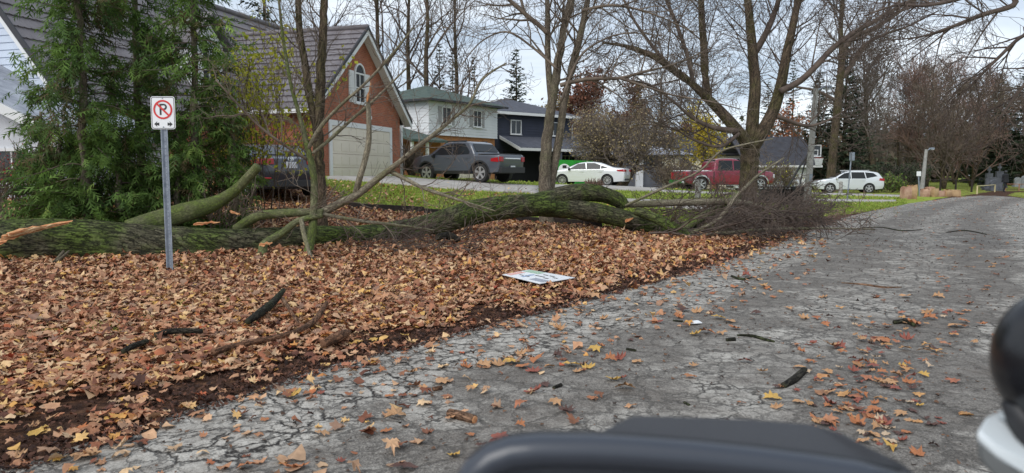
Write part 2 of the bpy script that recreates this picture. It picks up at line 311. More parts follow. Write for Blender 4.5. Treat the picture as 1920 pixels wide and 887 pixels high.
# ---- the road
def road_mat():
    m, nt, p = new_mat('cracked_asphalt'); L = nt.links.new; tc = N(nt, 'ShaderNodeTexCoord'); O = tc.outputs['Object']
    at = N(nt, 'ShaderNodeAttribute', attribute_name='rnd')
    def nz(s, d=5, r=.6, v=O, dist_=0):
        n = N(nt, 'ShaderNodeTexNoise', inp={'Scale': s, 'Detail': d, 'Roughness': r, 'Distortion': dist_}); L(v, n.inputs['Vector']); return n
    def math_(op, a, b=None, bv=0):
        n = N(nt, 'ShaderNodeMath', operation=op); L(a, n.inputs[0])
        if b is not None: L(b, n.inputs[1])
        else: n.inputs[1].default_value = bv
        return n.outputs[0]
    def mr(f, a, b, c=0, d=1):
        n = N(nt, 'ShaderNodeMapRange', inp={1: a, 2: b, 3: c, 4: d}); L(f, n.inputs[0]); return n.outputs[0]
    def mix(f, a, b):
        n = N(nt, 'ShaderNodeMix', data_type='RGBA')
        if hasattr(f, 'is_linked'): L(f, n.inputs[0])
        else: n.inputs[0].default_value = f
        for s, q in ((6, a), (7, b)):
            if isinstance(q, tuple): n.inputs[s].default_value = q
            else: L(q, n.inputs[s])
        return n.outputs[2]
    warp = mix(.22, O, nz(2.2, 4).outputs['Color'])
    warp2 = mix(.09, warp, nz(14, 3).outputs['Color'])
    def cracks(s, w0, w1):
        v = N(nt, 'ShaderNodeTexVoronoi', feature='DISTANCE_TO_EDGE', inp={'Scale': s}); L(warp2, v.inputs['Vector']); return mr(v.outputs['Distance'], w0, w1, 1, 0)
    # u: distance from the road's left edge in metres -> worn pale bands
    u = at.outputs['Fac']; un = math_('ADD', u, math_('MULTIPLY', math_('SUBTRACT', nz(.7, 4).outputs['Fac'], bv=.5), bv=2.0))
    r = N(nt, 'ShaderNodeValToRGB'); cr = r.color_ramp; L(mr(un, 0, 8), r.inputs[0])
    pts = [(0, .8), (.9, .8), (1.35, .22), (2.0, .3), (2.4, .62), (3.0, .55), (3.5, .15), (4.0, .2), (4.4, .85), (6.2, .85), (7.0, .5)]
    while len(cr.elements) < len(pts): cr.elements.new(.5)
    for i, (a, b) in enumerate(pts): cr.elements[i].position = a / 8; cr.elements[i].color = (b, b, b, 1)
    band = r.outputs[0]
    patch = mr(math_('ADD', band, math_('MULTIPLY', math_('SUBTRACT', nz(1.6, 8, .75).outputs['Fac'], bv=.5), bv=2.8)), .25, .85)
    agg = nz(95, 3, .8).outputs['Fac']; agg2 = nz(55, 4, .7).outputs['Fac']
    dark = mix(mr(agg, .36, .66), srgb(72, 68, 63), srgb(160, 153, 144)); dark = mix(mr(agg2, .35, .75, 0, .55), dark, srgb(84, 80, 76))
    pale = mix(mr(agg, .32, .66), srgb(136, 131, 123), srgb(204, 198, 188)); pale = mix(mr(nz(9, 5).outputs['Fac'], .5, .8, 0, .5), pale, srgb(122, 119, 114))
    base = mix(patch, dark, pale)
    dirt = mix(mr(nz(1.8, 6, .7).outputs['Fac'], .48, .72, 0, .6), base, srgb(100, 91, 83)); dirt = mix(mr(nz(7, 8, .8).outputs['Fac'], .52, .68, 0, .45), dirt, srgb(66, 60, 55)); dirt = mix(mr(nz(28, 4, .8).outputs['Fac'], .55, .68, 0, .6), dirt, srgb(58, 53, 49)); dirt = mix(mr(nz(36, 4, .8).outputs['Fac'], .57, .7, 0, .5), dirt, srgb(176, 170, 162))
    ck = math_('MAXIMUM', math_('MULTIPLY', math_('MAXIMUM', cracks(4.6, .014, .060), math_('MULTIPLY', cracks(9.5, .012, .07), bv=.7)), math_('ADD', math_('MULTIPLY', patch, bv=.6), bv=.4)), math_('MULTIPLY', cracks(1.1, .004, .014), bv=.55))
    ckn = math_('MULTIPLY', ck, mr(nz(2.2, 3).outputs['Fac'], .26, .42)); 
    fin = mix(ckn, dirt, srgb(44, 40, 37))
    L(fin, p.inputs['Base Color']); p.inputs['Roughness'].default_value = .85; p.inputs['Specular IOR Level'].default_value = .3
    hgt = math_('SUBTRACT', math_('MULTIPLY', agg, bv=.35), ckn); hgt = math_('ADD', hgt, math_('MULTIPLY', patch, bv=.25))
    b = N(nt, 'ShaderNodeBump', inp={'Strength': .7, 'Distance': .012}); L(hgt, b.inputs['Height']); L(b.outputs[0], p.inputs['Normal'])
    return m
def make_road():
    ys = np.arange(-8, 48.6, .3); us = np.linspace(0, 1, 40); V = []; U = []
    for y in ys:
        j = .16 * noise.noise(Vector((0, y * 1.1, 3))) + .09 * noise.noise(Vector((5, y * 4, 3)))
        a = float(Ex(y)) - .12 + j; b = float(Rx(y)) + j
        if y > 45: a += (y - 45) * .3; b -= (y - 45) * .25
        for t in us:
            x = a + (b - a) * t; V.append((x, y, .004 + .02 * noise.noise(Vector((x * .4, y * .4, 1))) * math.sin(math.pi * t))); U.append((x - float(Ex(y))) * .84)
    n = len(us); idx = np.arange(len(V)).reshape(len(ys), n)
    Fc = np.stack([idx[:-1, :-1], idx[:-1, 1:], idx[1:, 1:], idx[1:, :-1]], -1).reshape(-1, 4)
    tag(np_obj('road', V, Fc, road_mat(), rnd=U, sm=True), kind='structure')
make_road()
def drape(name, A, B, m, dz=.05, nu=8, seg=.35, lab=None):
    """strip between two pixel polylines laid on the terrain"""
    STRIPS.append((A, B)); A = [hit(*p) for p in A]; B = [hit(*p) for p in B]; V = []; rows = 0
    def samp(P, t):
        L = [0]; 
        for i in range(1, len(P)): L.append(L[-1] + (P[i] - P[i - 1]).length)
        s = t * L[-1]
        for i in range(1, len(P)):
            if s <= L[i] + 1e-6: q = (s - L[i - 1]) / max(1e-6, L[i] - L[i - 1]); return P[i - 1].lerp(P[i], q)
        return P[-1]
    n = max(8, int(max((A[0] - A[-1]).length, 2) / seg))
    for i in range(n + 1):
        a = samp(A, i / n); b = samp(B, i / n)
        for j in range(nu + 1):
            q = a.lerp(b, j / nu); V.append((q.x, q.y, float(g(q.x, q.y)) + dz))
    idx = np.arange(len(V)).reshape(n + 1, nu + 1)
    Fc = np.stack([idx[:-1, :-1], idx[1:, :-1], idx[1:, 1:], idx[:-1, 1:]], -1).reshape(-1, 4)
    k = len(V); V2 = V + [(a, b, c - .12) for a, b, c in V]
    edge = list(idx[0, :]) + list(idx[1:, -1]) + list(idx[-1, :-1][::-1]) + list(idx[1:-1, 0][::-1])
    sk = [(edge[i], edge[(i + 1) % len(edge)], edge[(i + 1) % len(edge)] + k, edge[i] + k) for i in range(len(edge))]
    tag(np_obj(name, V2, np.concatenate([Fc, np.array(sk)]), m), kind='structure')
M['path_mat'] = mat('path_concrete', srgb(176, 172, 166), .9, srgb(150, 144, 136), 1.2, .15, 40)
M['drive_leafy'] = mat('driveway_asphalt', srgb(120, 114, 108), .9, srgb(150, 128, 108), 2.5, .3, 40)
drape('driveway', [(612, 334), (735, 332), (800, 337), (900, 343), (1010, 350)], [(612, 338), (700, 343), (790, 351), (880, 358), (1010, 364)], M['path_mat'])
drape('pavement', [(1175, 374), (1240, 376), (1330, 381), (1400, 387)], [(1180, 386), (1240, 389), (1330, 396), (1400, 404)], M['path_mat'], .04)
drape('driveway', [(1020, 347), (1100, 348), (1180, 349), (1240, 351)], [(1020, 352), (1100, 355), (1180, 358), (1240, 360)], M['path_mat'], .04)
drape('sidewalk', [(1240, 357), (1330, 361), (1440, 364)], [(1240, 360), (1330, 364), (1440, 367)], M['path_mat'], .05, 3)
drape('sidewalk', [(1520, 362), (1600, 364), (1700, 367)], [(1520, 365), (1600, 367), (1700, 370)], M['path_mat'], .05, 3)
drape('path', [(1520, 374), (1600, 375), (1680, 376)], [(1520, 378), (1600, 379), (1680, 379)], M['path_mat'], .05, 3)
# ------------------------------------------------------------------ leaves
def leaf_template(kind, r_):
    """maple leaf: centre plus outline, curled"""
    if kind == 0:
        A = [-90, -64, -40, -20, 2, 14, 30, 46, 60, 74, 90, 106, 120, 134, 150, 166, 178, 200, 220, 244]
        Rr = [.34, .62, .60, .52, .86, .78, .56, .92, .86, .62, 1.04, .64, .84, .94, .58, .76, .88, .52, .62, .60]
    else:
        A = [-90, -35, 15, 50, 90, 130, 165, 215]; Rr = [.35, .62, .8, .72, 1.05, .72, .8, .62]
    P = [(0, 0, 0)] + [(math.cos(rad(a + r_.uniform(-4, 4))) * q * .5, math.sin(rad(a)) * q * .5 + .04, 0) for a, q in zip(A, [q * r_.uniform(.82, 1.12) for q in Rr])]
    n = len(P) - 1; T = [(0, 1 + i, 1 + (i + 1) % n) for i in range(n)]
    return np.array(P), np.array(T)
def leaf_field(name, X, Y, Z, S, mat_, rnd_, seed=1, tilt=.35, curl=.5, kinds=(0,), lift=.0):
    r_ = random.Random(seed); rg = np.random.default_rng(seed); VS = []; FS = []; RS = []; base = 0
    n = len(X); which = rg.integers(0, 6, n)
    for t in range(6):
        P, T = leaf_template(kinds[t % len(kinds)], r_); I = np.where(which == t)[0]; k = len(I)
        if not k: continue
        Q = np.repeat(P[None], k, 0); cx = rg.normal(0, curl, (k, 1)); cy = rg.normal(0, curl, (k, 1)); cc = rg.normal(0, .3, (k, 1))
        Q[:, :, 2] = cx * (Q[:, :, 0] ** 2) * 1.6 + cy * (Q[:, :, 1] ** 2) * 1.6 + cc * Q[:, :, 0] * Q[:, :, 1] + rg.normal(0, .02 + curl * .06, Q.shape[:2])
        Q *= S[I][:, None, None]
        a = rg.uniform(0, 6.283, k); c, s = np.cos(a)[:, None], np.sin(a)[:, None]
        x = Q[:, :, 0] * c - Q[:, :, 1] * s; y = Q[:, :, 0] * s + Q[:, :, 1] * c; z = Q[:, :, 2]
        tx = rg.normal(0, tilt, k)[:, None]; ty = rg.normal(0, tilt, k)[:, None]
        z = z + x * tx + y * ty; z = z - z.min(1, keepdims=True)
        V = np.stack([x + X[I][:, None], y + Y[I][:, None], z + Z[I][:, None]], -1)
        m_ = P.shape[0]; Fc = T[None] + (np.arange(k) * m_)[:, None, None] + base
        VS.append(V.reshape(-1, 3)); FS.append(Fc.reshape(-1, 3)); RS.append(np.repeat(rnd_[I], m_)); base += k * m_
    return np_obj(name, np.concatenate(VS), np.concatenate(FS), mat_, rnd=np.concatenate(RS))
LEAFC = [srgb(62, 42, 36), srgb(104, 66, 52), srgb(138, 94, 70), srgb(120, 72, 54), srgb(160, 114, 84), srgb(186, 142, 106), srgb(148, 90, 64), srgb(210, 172, 134), srgb(164, 96, 62), srgb(204, 164, 126), srgb(130, 100, 86), srgb(220, 188, 146), srgb(208, 164, 84), srgb(172, 80, 58)]
LEAFC = [tuple((.94 * v + .06 * sum(c[:3]) / 3) * k for v, k in zip(c[:3], (1.05, 1.01, .98))) + (1,) for c in LEAFC]
M['leafy'] = ramp_mat('fallen_leaves', LEAFC, .75, trans=.12, vary=.22, vs=25)
def carpet():
    n = 100000
    y = 3.0 + 22 * rng.random(n * 3) ** 1.15; x = -15 + rng.random(n * 3) * 22
    z = g(x, y); px, py = proj(x, y, z); d = dist(x, y)
    b = np.interp(px, _BX, _BY)
    nz_ = np.array([noise.noise(Vector((a * 1.6, c * 1.6, 0))) for a, c in zip(x, y)])
    mulch = smooth(d + nz_ * .7, .1, 1.05)
    far_w = np.clip(9.0 / y, .35, 1.0)
    prob = (.06 + .94 * mulch) * far_w * np.clip(1.02 + nz_ * .55, 0.25, 1)
    prob = np.where(d < .1, np.maximum(.13 * np.exp(np.minimum(d, 0) * 2.6), prob * .6), prob)
    prob = np.where((py < b + 1) & (px > 560), .03, prob)
    ok = (px > -80) & (px < 1560) & (rng.random(len(x)) < prob) & (d > -1.6)
    ok &= ~((px > 1180) & (py < 440)) & ~((np.abs(px - 1010) / 74 + np.abs(py - 530) / 15) < 1)
    I = np.where(ok)[0][:n]; x, y, z = x[I], y[I], z[I]
    S = (.05 + .09 * rng.random(len(x)) ** 1.6) * np.where(y > 12, 1.15, 1)
    Z = z + rng.random(len(x)) * .05 * smooth(dist(x, y), .0, 1) + .006
    R_ = rng.beta(1.45, 1.15, len(x)); R_ = np.where(dist(x, y) > 3.5, R_ * .95, R_)
    near = y < 9
    leaf_t = leaf_field('leaf_litter', x[near], y[near], Z[near], S[near], M['leafy'], R_[near], 3, .14, .45, (0, 0, 1)); tag(leaf_t, 'thick carpet of brown and tan maple leaves covering the verge', 'leaf litter', kind='stuff')
    o2 = leaf_field('leaf_litter', x[~near], y[~near], Z[~near], S[~near], M['leafy'], R_[~near], 4, .2, .6, (1, 1, 0)); tag(o2, 'brown leaf carpet around and behind the fallen trunk', 'leaf litter', kind='stuff')
    # small broken bits of leaf and bark in the gutter
    k = 16000; y = 2.5 + 18 * rng.random(k) ** 1.3; d = np.abs(rng.normal(.12, .38, k)); x = Ex(y) - d / .84 + .05; z = g(x, y)
    # chips
    o3 = leaf_field('leaf_crumbs', x, y, z + .004 + rng.random(k) * .012, rng.uniform(.012, .045, k), M['crumb'], rng.random(k), 6, .4, .5, (1,)); tag(o3, 'dark crumbled leaf and bark mulch along the road edge', 'mulch', kind='stuff')
    # thin scatter of small bits all over the road
    k = 9500; y = 2.6 + 40 * rng.random(k) ** 1.7; x = Ex(y) + rng.random(k) * (Rx(y) - Ex(y))
    o4 = leaf_field('leaf_crumbs', x, y, np.full(k, .01), rng.uniform(.01, .05, k), M['leafbits'], rng.random(k), 8, .15, .5, (1,)); tag(o4, 'small scraps of leaf and bark strewn over the asphalt', 'leaf scraps', kind='stuff')
    # leaves lying on the road, beyond the ones built singly
    k = 2600; y = 4.2 + 42 * rng.random(k) ** 1.5; u = rng.random(k) * (Rx(y) - Ex(y)) * .84
    w_ = .17 + .9 * np.exp(-((u - 3.55) / .38) ** 2) * (y < 13) + .8 * np.exp(-(u / .5) ** 2) + .35 * np.exp(-((y - 13.5) / 1.2) ** 2)
    I = rng.random(k) < w_; y, u = y[I], u[I]; x = Ex(y) + u / .84
    o5 = leaf_field('road_leaves', x, y, np.full(len(x), .012), rng.uniform(.07, .14, len(x)), M['leafwet'], rng.random(len(x)), 9, .06, .3, (0,)); tag(o5, 'loose orange and tan leaves scattered across the far road', 'road leaves', kind='stuff')
    # leaves on the lawns
    k = 800; px = 600 + rng.random(k) * 1300; py = 335 + rng.random(k) * 80
    I = py < np.interp(px, _BX, _BY) - 2; P = hits(px[I], py[I]); P = P[P[:, 1] < 60]; k = len(P)
    o6 = leaf_field('lawn_leaves', P[:, 0], P[:, 1], P[:, 2] + .03, rng.uniform(.08, .15, k), M['leafy'], .45 + .55 * rng.random(k), 10, .2, .4, (1,)); tag(o6, 'tan leaves dotted over the lawns and driveways', 'lawn leaves', kind='stuff')
M['crumb'] = ramp_mat('leaf_crumbs', [srgb(38, 27, 23), srgb(62, 42, 34), srgb(84, 56, 44), srgb(104, 70, 54)], .9)
M['leafbits'] = ramp_mat('leaf_scraps', [srgb(48, 40, 36), srgb(84, 64, 52), srgb(120, 88, 66), srgb(60, 46, 40)], .9)
M['leafwet'] = ramp_mat('road_leaves', [srgb(150, 92, 66), srgb(178, 124, 86), srgb(120, 78, 62), srgb(200, 152, 98), srgb(166, 104, 80), srgb(196, 148, 108), srgb(104, 70, 58)], .6, trans=.1)
carpet()
# grass blades on the lawns and tufts
def grass():
    V = []; Fc = []; Rn = []; k = 0
    P = []
    a = 600 + rng.random(42000) * 1100; b = np.interp(a, _BX, _BY); b = b - rng.random(42000) * (b - 336); I = (b > 336) & ~in_strip(a, b)
    H = hits(a[I], b[I]); H = H[(H[:, 1] < 48) & (H[:, 0] < Ex(H[:, 1]) - .1)]
    for h_ in H: q = Vector(h_); P.append((q, .035 + q.y * .0016, .012 + q.y * .0007))
    for (a, b, c, s) in [(85, 632, 26, 60), (200, 630, 40, 60), (278, 605, 18, 30), (185, 618, 30, 40), (340, 575, 14, 14), (425, 570, 14, 14), (330, 505, 60, 60), (1600, 388, 90, 200)]:
        for i in range(c * 5):
            q = hit(a + random.gauss(0, s * .3), b + random.gauss(0, s * .06)); P.append((q, .07, .006))
    for q, h, w_ in P:
        A = random.random() * 3.14; dx_, dy_ = math.cos(A) * w_, math.sin(A) * w_
        V += [(q.x - dx_, q.y - dy_, q.z), (q.x + dx_, q.y + dy_, q.z), (q.x + random.gauss(0, h * .5), q.y + random.gauss(0, h * .5), q.z + h * random.uniform(.6, 1.3))]
        Fc.append((k, k + 1, k + 2)); k += 3; r = random.random(); Rn += [r, r, r]
    o = np_obj('grass', V, Fc, ramp_mat('grass_blades', [srgb(98, 118, 46), srgb(134, 154, 62), srgb(156, 172, 78), srgb(120, 138, 56), srgb(168, 162, 98)], .8, trans=.2), rnd=Rn)
    tag(o, 'short green lawn grass and tufts among the leaves', 'grass', kind='stuff')
grass()
# ================================================================== TREES
def rv(r_, s=1): return Vector((r_.gauss(0, s), r_.gauss(0, s), r_.gauss(0, s)))
def crom(P, n):
    """resample control points (x,y,z,r) with a Catmull-Rom spline"""
    out = []; K = len(P); P = [np.array(p, float) for p in P]
    for i in range(K - 1):
        p0, p1, p2, p3 = P[max(i - 1, 0)], P[i], P[i + 1], P[min(i + 2, K - 1)]
        for k in range(n):
            t = k / n; out.append(.5 * ((2 * p1) + (-p0 + p2) * t + (2 * p0 - 5 * p1 + 4 * p2 - p3) * t * t + (-p0 + 3 * p1 - 3 * p2 + p3) * t ** 3))
    out.append(P[-1]); return out
def px_limb(L, Y0=None, rnd_y=0, seed=0):
    """(px, py, width px, depth) -> x,y,z,r"""
    r_ = random.Random(seed); o = []
    for q in L:
        Y = q[3] if len(q) > 3 else Y0
        Y = Y + (r_.uniform(-rnd_y, rnd_y) if o else 0); p = R(q[0], q[1], Y); o.append((p.x, p.y, p.z, q[2] / 2 * Y / F))
    return o
def grow(mb, p, d, L, r, lv, P, r_):
    seg = P.get('seg', .35) * (1 if lv < P['max'] else .8); n = max(3, min(9, int(L / seg))); st = L / n; pts = [p.copy()]; rr = [r]
    wig = P.get('wig', .16); up = P.get('up', .05)
    for i in range(n):
        d = (d + rv(r_, wig) + Vector((0, 0, up))).normalized(); p = p + d * st; pts.append(p.copy()); rr.append(max(P['rmin'], r * (1 - .75 * (i + 1) / n)))
    mb.tube(pts, rr, 5 if r > .03 else (4 if r > .015 else 3), cap=False)
    if P.get('tips') is not None and lv >= P['max'] - 1: P['tips'] += pts[1:]
    if lv < P['max']: spawn(mb, pts, rr, lv, P, r_)
def spawn(mb, pts, rr, lv, P, r_, t0=.2, num=None, outdir=None):
    L = sum((pts[i + 1] - pts[i]).length for i in range(len(pts) - 1)); num = num or max(1, int(round(P['dens'][min(lv, len(P['dens']) - 1)] * (1 if num is None else 1))))
    for k in range(num):
        t = t0 + (1 - t0) * (k + r_.random()) / num; i = min(len(pts) - 2, int(t * (len(pts) - 1))); f = t * (len(pts) - 1) - i
        q = pts[i].lerp(pts[i + 1], min(1, f)); d = (pts[i + 1] - pts[i]).normalized(); a = d.orthogonal().normalized(); a.rotate(Matrix.Rotation(r_.random() * 6.283, 3, d))
        if outdir is not None: a = (a + outdir * .8).normalized()
        ang = rad(r_.uniform(*P.get('ang', (28, 60)))); nd = (d * math.cos(ang) + a * math.sin(ang)).normalized()
        ln = P['len'][min(lv, len(P['len']) - 1)] * r_.uniform(.55, 1.25) * (1.15 - .55 * t); ra = max(P['rmin'], min(rr[i] * .6, P['rad'][min(lv, len(P['rad']) - 1)]))
        grow(mb, q, nd, ln, ra, lv + 1, P, r_)
def guided_tree(name, loc, limbs, bark, twig, P, seed, label, cat='tree', group=None, trunk_n=14, leaf=None, crown_name='crown', ws=.66):
    r_ = random.Random(seed); root = empty(name, loc, 0, label, cat, group); T = MB(); C = MB(); inv = Vector(loc)
    first = True
    for L in limbs:
        pp = crom(L['p'], L.get('n', 6)); pts = [Vector(q[:3]) - inv for q in pp]
        w_ = L.get('wob', .0); pts = [q + (rv(r_, w_) if 0 < i < len(pts) - 1 else Vector()) for i, q in enumerate(pts)]
        rr = [max(.003, q[3] * (ws if q[3] * F / max(q[1], 1) > 9 else min(1, ws + .2))) for q in pp]
        big = L.get('trunk', False); tgt = T if big else C
        if first: rr[0] *= 1.35; rr[1] *= 1.12; first = False
        tgt.tube(pts, rr, trunk_n if big else 7, uv=big, cap=True)
        if L.get('spawn', 1):
            spawn(C, pts, rr, 0, dict(P, **L.get('P', {})), r_, t0=L.get('t0', .3), num=L.get('num', 8), outdir=L.get('out'))
    T.build('trunk', bark, root, 180)
    if C.f: C.build(crown_name, twig, root, 180)
    return root
def tree_leaves(root, pts, n, size, mat_, spread, seed, name='foliage'):
    rg = np.random.default_rng(seed); P = np.array([tuple(p) for p in pts]); I = rg.integers(0, len(P), n); C = P[I] + rg.normal(0, spread, (n, 3))
    return leafcards(name, C, rg.uniform(.6, 1.2, n) * size, mat_, rg, root)
def leafcards(name, C, S, mat_, rg, parent, flat=1.0, rn=None):
    n = len(C); A = rg.normal(0, 1, (n, 3)); A /= np.linalg.norm(A, axis=1, keepdims=True); B = rg.normal(0, 1, (n, 3)) * np.array([1, 1, flat]); B -= A * (A * B).sum(1, keepdims=True); B /= np.linalg.norm(B, axis=1, keepdims=True)
    s = S[:, None]; V = np.stack([C - A * s * .5, C + B * s * .32, C + A * s * .5, C - B * s * .32], 1).reshape(-1, 3)
    Fc = np.arange(n * 4).reshape(n, 4); rn = rg.random(n) if rn is None else rn
    return np_obj(name, V, Fc, mat_, rnd=np.repeat(rn, 4), parent=parent)
M['cedar'] = ramp_mat('cedar_foliage', [srgb(104, 92, 64), srgb(64, 88, 46), srgb(90, 116, 56), srgb(114, 142, 68), srgb(96, 122, 62), srgb(142, 164, 80), srgb(170, 178, 98)], .8, trans=.35, vary=.35, vs=1.5)
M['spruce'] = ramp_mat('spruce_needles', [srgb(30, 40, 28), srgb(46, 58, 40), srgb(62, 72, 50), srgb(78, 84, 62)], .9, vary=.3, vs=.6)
M['yellow'] = ramp_mat('yellow_leaves', [srgb(150, 140, 40), srgb(196, 180, 60), srgb(170, 150, 50), srgb(206, 176, 70), srgb(140, 128, 50)], .7, trans=.3)
M['lime'] = ramp_mat('lime_leaves', [srgb(150, 160, 50), srgb(190, 190, 60), srgb(206, 196, 70)], .7, trans=.35)
M['rust'] = ramp_mat('rust_leaves', [srgb(150, 88, 48), srgb(184, 110, 58), srgb(130, 76, 50)], .8, trans=.2)
M['copper'] = ramp_mat('copper_leaves', [srgb(104, 70, 56), srgb(128, 84, 66), srgb(90, 62, 52)], .9, vs=.8)
M['olive'] = ramp_mat('olive_leaves', [srgb(120, 106, 76), srgb(150, 132, 94), srgb(172, 154, 114), srgb(104, 94, 66)], .9, vs=1)
M['redleaf'] = ramp_mat('red_leaves', [srgb(140, 40, 44), srgb(170, 60, 60), srgb(190, 96, 84)], .8, trans=.3)
# ---------------------------------------------------------------- cedars
def cedar(name, px, py, Y, h, r, n, seed, label, low=.3, lean=0.0, side=None):
    b = hit(px, py); p0 = R(px, py, Y); base = Vector((p0.x, Y, float(g(p0.x, Y)) - .05)); r_ = random.Random(seed); rg = np.random.default_rng(seed)
    root = empty(name, base, 0, label, 'conifer tree', 'cedars behind the fallen trunk'); T = MB()
    k = 14; pts = [Vector((lean * h * (i / k) ** 1.3 + r_.gauss(0, .02), r_.gauss(0, .02), h * i / k)) for i in range(k + 1)]
    T.tube(pts, [.085 * (1 - .85 * i / k) + .008 for i in range(k + 1)], 8, uv=True)
    T.build('trunk', M['bark_grey'], root, 180); B = MB(); V = []; Rn = []
    nb = int(h * 17)
    for i in range(nb):
        t = (i + r_.random()) / nb; z = low + (h - low) * t; c = pts[0].lerp(pts[-1], z / h); prof = r * (math.sin(min(1, t * 2.6 + .35) * 1.57)) * (1 - t) ** .45 * 1.05
        A = r_.random() * 6.283; L = prof * r_.uniform(.55, 1.2)
        if side: L *= 1 + side * math.cos(A)
        d = Vector((math.cos(A), math.sin(A), r_.uniform(.0, .45))); bp = [c]; q = c.copy()
        for s in range(6): d = (d + rv(r_, .12) + Vector((0, 0, -.10))).normalized(); q = q + d * L / 6; bp.append(q.copy())
        B.tube(bp, [.013 * (1 - s / 7) + .003 for s in range(7)], 3, cap=False)
        br = r_.random() * .5 + r_.random() * .2
        for s in range(max(3, int(n * L * 1.75))):
            f = r_.random() ** .75 * 5.99; j = int(f); o = bp[j].lerp(bp[j + 1], f - j) + rv(r_, .07 * r)
            ax = (d * .8 + rv(r_, .55) + Vector((0, 0, -.28))).normalized(); sd_ = ax.cross(Vector((r_.gauss(0, .4), r_.gauss(0, .4), 1))).normalized(); ln = r_.uniform(.14, .30); rn = min(.999, max(0, br + r_.gauss(0, .13)))
            # one flat spray: a spine with side fingers
            for m_ in range(6):
                u = m_ / 6; base_ = o + ax * ln * u; sg = 1 if m_ % 2 else -1; e_ = base_ + (ax * .75 + sd_ * sg * .75) * ln * .52 * (1 - u * .5) + Vector((0, 0, -.03 * r_.random())); wv = ax * ln * .10
                V += [base_ - wv, base_ + wv, e_]; Rn += [rn] * 3
            V += [o - sd_ * .008, o + sd_ * .008, o + ax * ln * 1.25]; Rn += [rn] * 3
    B.build('branches', M['twig'], root, 180); V = np.array([tuple(v) for v in V]); np_obj('foliage', V, np.arange(len(V)).reshape(-1, 3), M['cedar'], rnd=Rn, parent=root)
    return root
cedar('cedar_tree', 165, 405, 12.6, 6.8, 1.15, 22, 11, 'tall green cedar on the left with its bare trunk showing, behind the log', low=.5)
cedar('cedar_tree', 372, 392, 13.4, 6.6, 1.05, 20, 12, 'tall green cedar right behind the no parking sign', low=.6)
cedar('cedar_tree', 268, 398, 14.2, 7.4, 1.15, 22, 13, 'green cedar standing between the two nearer cedars', low=.4)
cedar('cedar_tree', 85, 400, 14.0, 2.3, .85, 26, 14, 'low bushy cedar at the left edge by the white wall', low=.1)
cedar('cedar_tree', 440, 385, 13.6, 2.5, .62, 30, 15, 'short pale green cedar left of the dark sedan', low=.1)
cedar('cedar_tree', 225, 400, 12.9, 2.0, 1.1, 28, 16, 'low spreading cedar foliage just behind the log', low=.1)
cedar('cedar_tree', 120, 400, 13.2, 2.1, 1.1, 28, 17, 'low dark cedar below the leftmost tall cedar', low=.1)
cedar('cedar_tree', 335, 398, 13.2, 2.0, .85, 28, 18, 'low cedar left of the slanting green limb', low=.1)
for (px, py, s) in [(190, 495, .35), (240, 470, .2)]:
    pass
# ---------------------------------------------------------------- fallen tree
def barkdisp(k=1.0, sc=1.0, seed=0):
    def f(c, s, L, r):
        a = noise.noise(Vector((c * 5 * r * 3 * sc + seed, s * 5 * r * 3 * sc, L * 1.6 * sc))); b = noise.noise(Vector((c * 1.2 + seed, s * 1.2, L * .9)))
        d = abs(noise.noise(Vector((c * 16 * r * 2, s * 16 * r * 2 + seed, L * 4.5))))
        return 1 + k * (.05 * b * 2 - .045 * max(0, .16 - d) / .16 + .035 * a)
    return f
def log_tube(mb, P, n_ctrl=16, sides=44, k=1.0, seed=0, sc=1.0):
    pp = crom(P, n_ctrl); mb.tube([Vector(q[:3]) for q in pp], [q[3] for q in pp], sides, uv=True, disp=barkdisp(k, sc, seed))
    return [Vector(q[:3]) for q in pp], [q[3] for q in pp]
ft = empty('fallen_tree', G(-3.5, 12.6), 0, 'large moss green maple tree lying broken across the leaf covered verge', 'fallen tree')
def loc(P): b = ft.location; return [(q[0] - b.x, q[1] - b.y, q[2] - b.z, q[3]) for q in P]
tb = MB()
log_tube(tb, loc(px_limb([(-90, 462, 104, 10.9), (0, 458, 96, 11.0), (110, 456, 90, 11.2), (200, 458, 86, 11.4), (300, 462, 76, 11.7), (400, 460, 64, 12.0), (500, 454, 54, 12.5), (600, 446, 46, 13.1), (700, 441, 42, 13.8), (800, 424, 44, 14.6), (880, 400, 46, 15.3), (960, 387, 44, 16.0), (1030, 384, 42, 16.6)])), 18, 52, 1.25, 1)
tb.build('trunk', M['bark_log'], ft, 180)
def part_limb(name, pts, m, sides=20, k=.8, n=10, seed=2, spawnP=None, num=0, t0=.2):
    mb = MB(); P, rr = log_tube(mb, loc(px_limb(pts)), n, sides, k, seed); o = mb.build(name, m, ft, 180)
    if num:
        c = MB(); spawn(c, P, rr, 0, spawnP, random.Random(seed), t0=t0, num=num); c.build('twigs', M['twig'], o, 180)
    return o
TW = dict(max=3, dens=[4, 4, 3], len=[.9, .5, .3], rad=[.012, .007, .004], rmin=.0025, seg=.1, wig=.2, up=.05)
part_limb('limb', [(1000, 382, 36, 16.4), (1060, 366, 36, 16.9), (1100, 361, 33, 17.2), (1135, 366, 29, 17.4), (1160, 376, 27, 17.5), (1172, 388, 20, 17.5)], M['bark_log'], 26, 1.1, 14, 3)
part_limb('limb', [(1010, 386, 40, 16.5), (1070, 392, 37, 16.9), (1130, 401, 35, 17.2), (1190, 416, 33, 17.4), (1250, 432, 32, 17.5), (1310, 436, 24, 17.9), (1370, 434, 17, 18.5)], M['bark_log'], 26, 1.1, 14, 4)
part_limb('limb', [(1170, 384, 11, 17.5), (1240, 381, 13, 17.6), (1320, 379, 13, 17.8), (1390, 380, 11, 18.2), (1440, 392, 8, 18.8), (1500, 414, 6, 19.5)], M['bark_smooth'], 12, .5, 8, 5, TW, 9)
